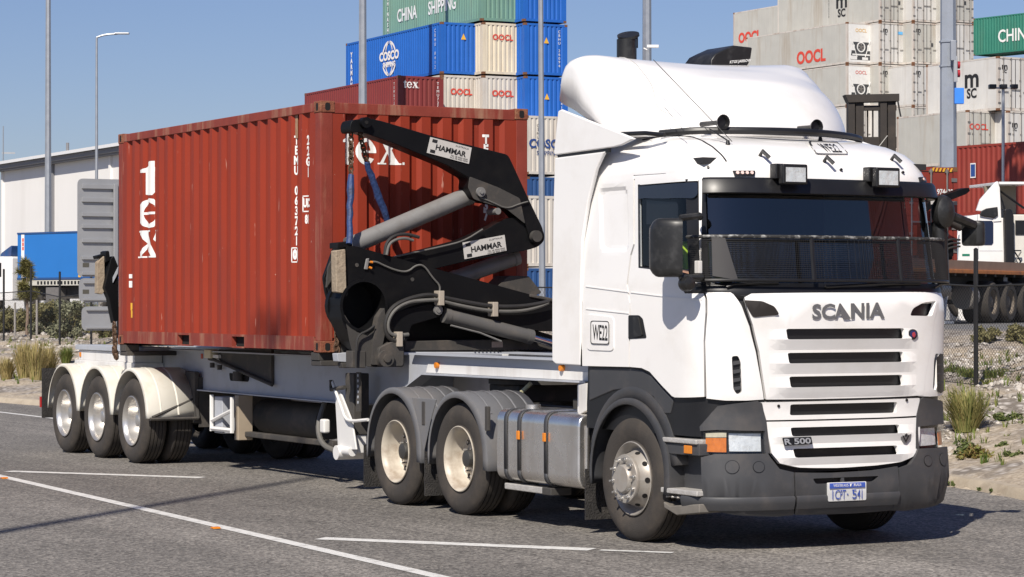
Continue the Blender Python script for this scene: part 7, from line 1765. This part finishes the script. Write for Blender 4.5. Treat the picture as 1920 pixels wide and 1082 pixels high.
def plant(name, mb, m, px, py, label, cat, group=None, pos=None, extra=None):
    p = ghit(px, py) if pos is None else pos; e = empty(name, (p[0], p[1], hgt(p[0], p[1])-.02)); o = mb.build('foliage', m, e, smooth=False, fix=False); stuff(o)
    tag(e, label, cat, group); return e
for px_, py_, hpx, wpx, lab, mm, sd in (
    (12, 712, 38, 26, 'dry grass tuft cut by the left edge of the photo', M_GRASS, 1), (45, 708, 58, 30, 'tall dry grass tuft on the left verge, leftmost of a row of three', M_GRASS, 2), (68, 712, 62, 34, 'tall dry grass tuft in the middle of the left verge row', M_GRASS, 3),
    (90, 704, 50, 30, 'dry grass tuft beside the trailer mudflap', M_GRASS, 4), (124, 680, 26, 22, 'small green grass tuft above the trailer mudguard', M_GRASS2, 5), (52, 700, 24, 16, 'small pale grass tuft behind the left verge row', M_GRASS, 6),
    (1812, 808, 82, 62, 'large tussock of yellow green grass on the right verge', M_GRASS3, 7)):
    p = ghit(px_, py_); dep = float((p-CAM)@_f); h_ = hpx*dep/FPX*(1.12 if sd == 7 else 1.3); r_ = wpx*dep/FPX*1.0
    n_ = 700 if sd == 7 else 420
    plant('grass_tuft', tuft(h_*1.05, r_, n_, sd, -.08 if sd == 7 else 0), mm, px_, py_, lab, 'grass tuft', 'grass tufts on the verge')
def bush(r, h, n, leaf, seed, long=1.6):
    g = random.Random(seed); b = MB(); cl = [(g.gauss(0, .45)*r, g.gauss(0, .45)*r, h*g.uniform(.15, .85), g.uniform(.25, .5)*min(r, h)) for _ in range(14)]
    for _ in range(n):
        cx_, cy_, cz_, cr_ = g.choice(cl); d = Vector((g.gauss(0, 1), g.gauss(0, 1), g.gauss(0, 1))).normalized(); p = Vector((cx_, cy_, cz_))+d*cr_*g.uniform(.5, 1.0)
        if p.z < 0.01: p.z = .02
        u = Vector((g.gauss(0, 1), g.gauss(0, 1), g.gauss(.4, .7))).normalized(); v = u.cross(d); v = v.normalized() if v.length > .01 else Vector((1, 0, 0)); l = leaf*g.uniform(.6, 1.3)
        b.add([p-u*l*long*.5, p+v*l*.4, p+u*l*long*.5, p-v*l*.4], [(0, 1, 2, 3)])
    return b
def stems(b, r, h, seed):
    g = random.Random(seed); 
    for k in range(7):
        a = g.uniform(0, 2*pi); b.tube([(0, 0, -.05), (cos(a)*r*.3, sin(a)*r*.3, h*.4), (cos(a)*r*.6, sin(a)*r*.6, h*.75)], [.02, .014, .006], 5)
    return b
shr = [((128, 640), 44, 72, M_SHRUB, 'tall grey green bush behind the fence left of the road signs'), ((96, 640), 30, 46, M_SHRUB2, 'olive bush behind the fence between two posts at left'), ((150, 642), 34, 42, M_SHRUB2, 'low olive bush right beside the stacked road signs'),
       ((70, 642), 24, 24, M_SHRUB, 'low grey bush at the foot of the sapling'), ((20, 636), 30, 44, M_SHRUB2, 'olive bush behind the fence at the far left edge'), ((178, 640), 30, 40, M_SHRUB2, 'olive bush behind the lowest road sign plate'), ((112, 640), 30, 30, M_SHRUB, 'small grey bush in front of the tall grey green bush'),
       ((85, 628), 36, 40, M_SHRUB2, 'olive bush right behind the stake beside the sapling'), ((140, 622), 40, 56, M_SHRUB, 'grey green bush below the blue box truck wheels'), ((110, 618), 40, 52, M_SHRUB2, 'olive bush below the fuel tank of the blue box truck'), ((168, 618), 36, 46, M_SHRUB, 'grey bush glimpsed between the road sign plates'), ((38, 632), 34, 36, M_SHRUB2, 'olive bush left of the sapling trunk'), ((200, 636), 34, 40, M_SHRUB2, 'olive bush beside the sign post near the container'), ((6, 640), 24, 30, M_SHRUB, 'grey bush at the very left edge')]
for i, ((px_, py_), wpx, hpx, mm, lab) in enumerate(shr):
    y0 = 10.4+(i % 3)*.8+(1.6 if 7 <= i < 11 else 0); q = hit(px_, py_, 1, y0); dep = float((q-CAM)@_f); r_, h_ = wpx*dep/FPX*.75, hpx*dep/FPX
    e = plant('shrub', bush(r_*1.15, h_*1.05, 2400, .06, 20+i), mm, 0, 0, lab, 'shrub', 'shrubs behind the left fence', pos=q); stems(MB(), r_, h_, i).build('stems', M_BARK, e)
low = [((1805, 855), 36, 32, M_CREEP, 'dark green low plant just below the grass tussock', 700), ((1835, 858), 34, 26, M_RED, 'reddish low succulent at the edge of the right verge', 700), ((1885, 790), 44, 18, M_CREEP, 'bright green creeping plant right of the grass tussock', 600), ((1900, 855), 20, 12, M_CREEP, 'small green sprig at the right edge of the verge', 250), ((1880, 838), 12, 10, M_CREEP, 'tiny green sprig between creeping plant and verge edge', 200),
       ((1850, 640), 30, 28, M_SHRUB2, 'yellow green shrub behind the right fence post', 900), ((1905, 640), 30, 34, M_SHRUB2, 'yellow green shrub behind the fence at the right edge', 900), ((1800, 908), 50, 6, M_CREEP, 'thin strip of green grass along the right kerb', 500), ((1870, 918), 40, 6, M_CREEP, 'second thin strip of green grass along the right kerb', 400), ((1860, 703), 60, 22, M_GRASS2, 'low yellow grass along the foot of the right fence', 900), ((1795, 700), 40, 22, M_GRASS2, 'low yellow grass at the fence foot beside the cab', 700)]
for i, ((px_, py_), wpx, hpx, mm, lab, n_) in enumerate(low):
    p = ghit(px_, py_); dep = float((p-CAM)@_f); r_, h_ = wpx*dep/FPX*.8, hpx*dep/FPX
    if mm is M_GRASS2:
        b = MB(); g = random.Random(60+i)
        for k in range(26):
            t = tuft(h_*g.uniform(.6, 1.2), .08, 22, k+i*50); ox, oy = g.uniform(-1.3, 1.3)*r_, g.uniform(-.5, .5)*r_; t.xform(lambda q: (q[0]+ox, q[1]+oy, q[2]-.02)); b.add(t.v, t.f)
    else: b = bush(r_, h_, n_, .03 if py_ > 700 else .05, 40+i)
    plant('low_plant', b, mm, px_, py_, lab, 'plant', 'low plants on the right verge')
# sapling with support stakes
q = hit(50, 632, 1, 10.2); dep = float((q-CAM)@_f); k_ = dep/FPX; tz = hgt(q[0], q[1]); e = empty('pine_sapling', (q[0], q[1], tz))
H = (632-490)*k_; tk = MB().tube([(0, 0, -.1), (.03, .02, H*.3), (-.03, .0, H*.6), (.0, .03, H*.97)], [.05, .042, .03, .012], 7); g = random.Random(5); lf = MB()
for i in range(26):
    z0 = H*g.uniform(.45, .97); a = g.uniform(0, 2*pi); L_ = (.55 if z0 < H*.8 else .35)*g.uniform(.6, 1.25)*32*k_*.9; tip = np.array((cos(a)*L_, sin(a)*L_, z0+L_*g.uniform(.1, .6))); tk.tube([(0, 0, z0), tip*.5+np.array((0, 0, z0*.45)), tip], [.014, .009, .004], 5)
    for j in range(150):
        c_ = np.array((0, 0, z0))*(1-.9)+tip if False else np.array((0, 0, z0))+(tip-np.array((0, 0, z0)))*g.uniform(.35, 1.05); u = np.array((g.gauss(0, 1), g.gauss(0, 1), g.gauss(.3, .8))); u /= np.linalg.norm(u); l = .2*g.uniform(.6, 1.2); v = np.cross(u, (g.gauss(0, 1), g.gauss(0, 1), g.gauss(0, 1))); v = v/np.linalg.norm(v)*.011
        lf.add([c_-v, c_+v, c_+u*l], [(0, 1, 2)])
tk.build('trunk', M_BARK, e); stuff(lf.build('crown', M_PINE, e, smooth=False, fix=False)); tag(e, 'young pine sapling behind the fence in front of the blue box truck', 'tree')
for px_ in (28, 69):
    q2 = hit(px_, 622, 1, 10.2); o = MB().cyl((0, 0, -.2), (0, 0, (622-555)*k_), .035, .03, n=8).build('tree_stake', mat('grey_stake', (.3, .28, .26), .8), None); o.location = (q2[0], q2[1], hgt(q2[0], q2[1])); tag(o, 'grey wooden stake %s the young pine sapling' % ('left of' if px_ < 50 else 'right of'), 'stake', 'stakes by the sapling')
# limestone rubble on the bank
g = random.Random(11); st_ = MB(); ico = [Vector(v).normalized() for v in ((0, 0, 1), (.9, 0, .4), (.28, .85, .4), (-.72, .53, .4), (-.72, -.53, .4), (.28, -.85, .4), (.72, .53, -.5), (-.28, .85, -.5), (-.9, 0, -.5), (-.28, -.85, -.5), (.72, -.53, -.5))]
fcs = [(0, 1, 2), (0, 2, 3), (0, 3, 4), (0, 4, 5), (0, 5, 1), (1, 6, 2), (2, 6, 7), (2, 7, 3), (3, 7, 8), (3, 8, 4), (4, 8, 9), (4, 9, 5), (5, 9, 10), (5, 10, 1), (1, 10, 6)]
def scatter(n, x0, x1, y0, y1, r0, r1):
    for _ in range(n):
        x, y = g.uniform(x0, x1), g.uniform(y0, y1)
        if y < edge(x)+.9 or (sin(x*1.7)+sin(y*2.3+x)+g.uniform(-.8, 1.4) < .1): continue
        r = r0+(r1-r0)*g.random()**2.5; z = hgt(x, y); sx, sy, sz_ = g.uniform(.7, 1.4), g.uniform(.7, 1.4), g.uniform(.4, .8)
        st_.add([(x+v.x*r*sx*g.uniform(.8, 1.2), y+v.y*r*sy*g.uniform(.8, 1.2), z+v.z*r*sz_+r*.1) for v in ico], fcs)
scatter(11000, -12, -2.0, 5.3, 12.5, .008, .06); scatter(4500, -55, -26, 5, 11, .02, .10); scatter(2500, -26, -12, 5.5, 11, .02, .08)
stone = leafmat('pale_limestone', (.30, .27, .23), (.55, .51, .46), 0.0)
o = stuff(st_.build('limestone_rubble', stone, None, smooth=False, fix=False)); o['label'] = 'pale limestone rubble strewn over the verge bank'; o['category'] = 'rubble'
# thin ground cover of dry weeds
gc = MB()
for _ in range(1000):
    if g.random() < .5: x, y = g.uniform(-11, -2.5), g.uniform(5.6, 12)
    else: x, y = g.uniform(-52, -25), g.uniform(4.2, 10.5)
    if y < edge(x)+.4: continue
    t = tuft(g.uniform(.06, .2), g.uniform(.06, .14), 9, g.randrange(10**6)); z = hgt(x, y)
    t.xform(lambda p: (p[0]+x, p[1]+y, p[2]+z-.01)); gc.add(t.v, t.f)
o = stuff(gc.build('ground_cover', M_GRASS2, None, smooth=False, fix=False)); o['label'] = 'sparse dry weeds growing over the verge bank'; o['category'] = 'weeds'
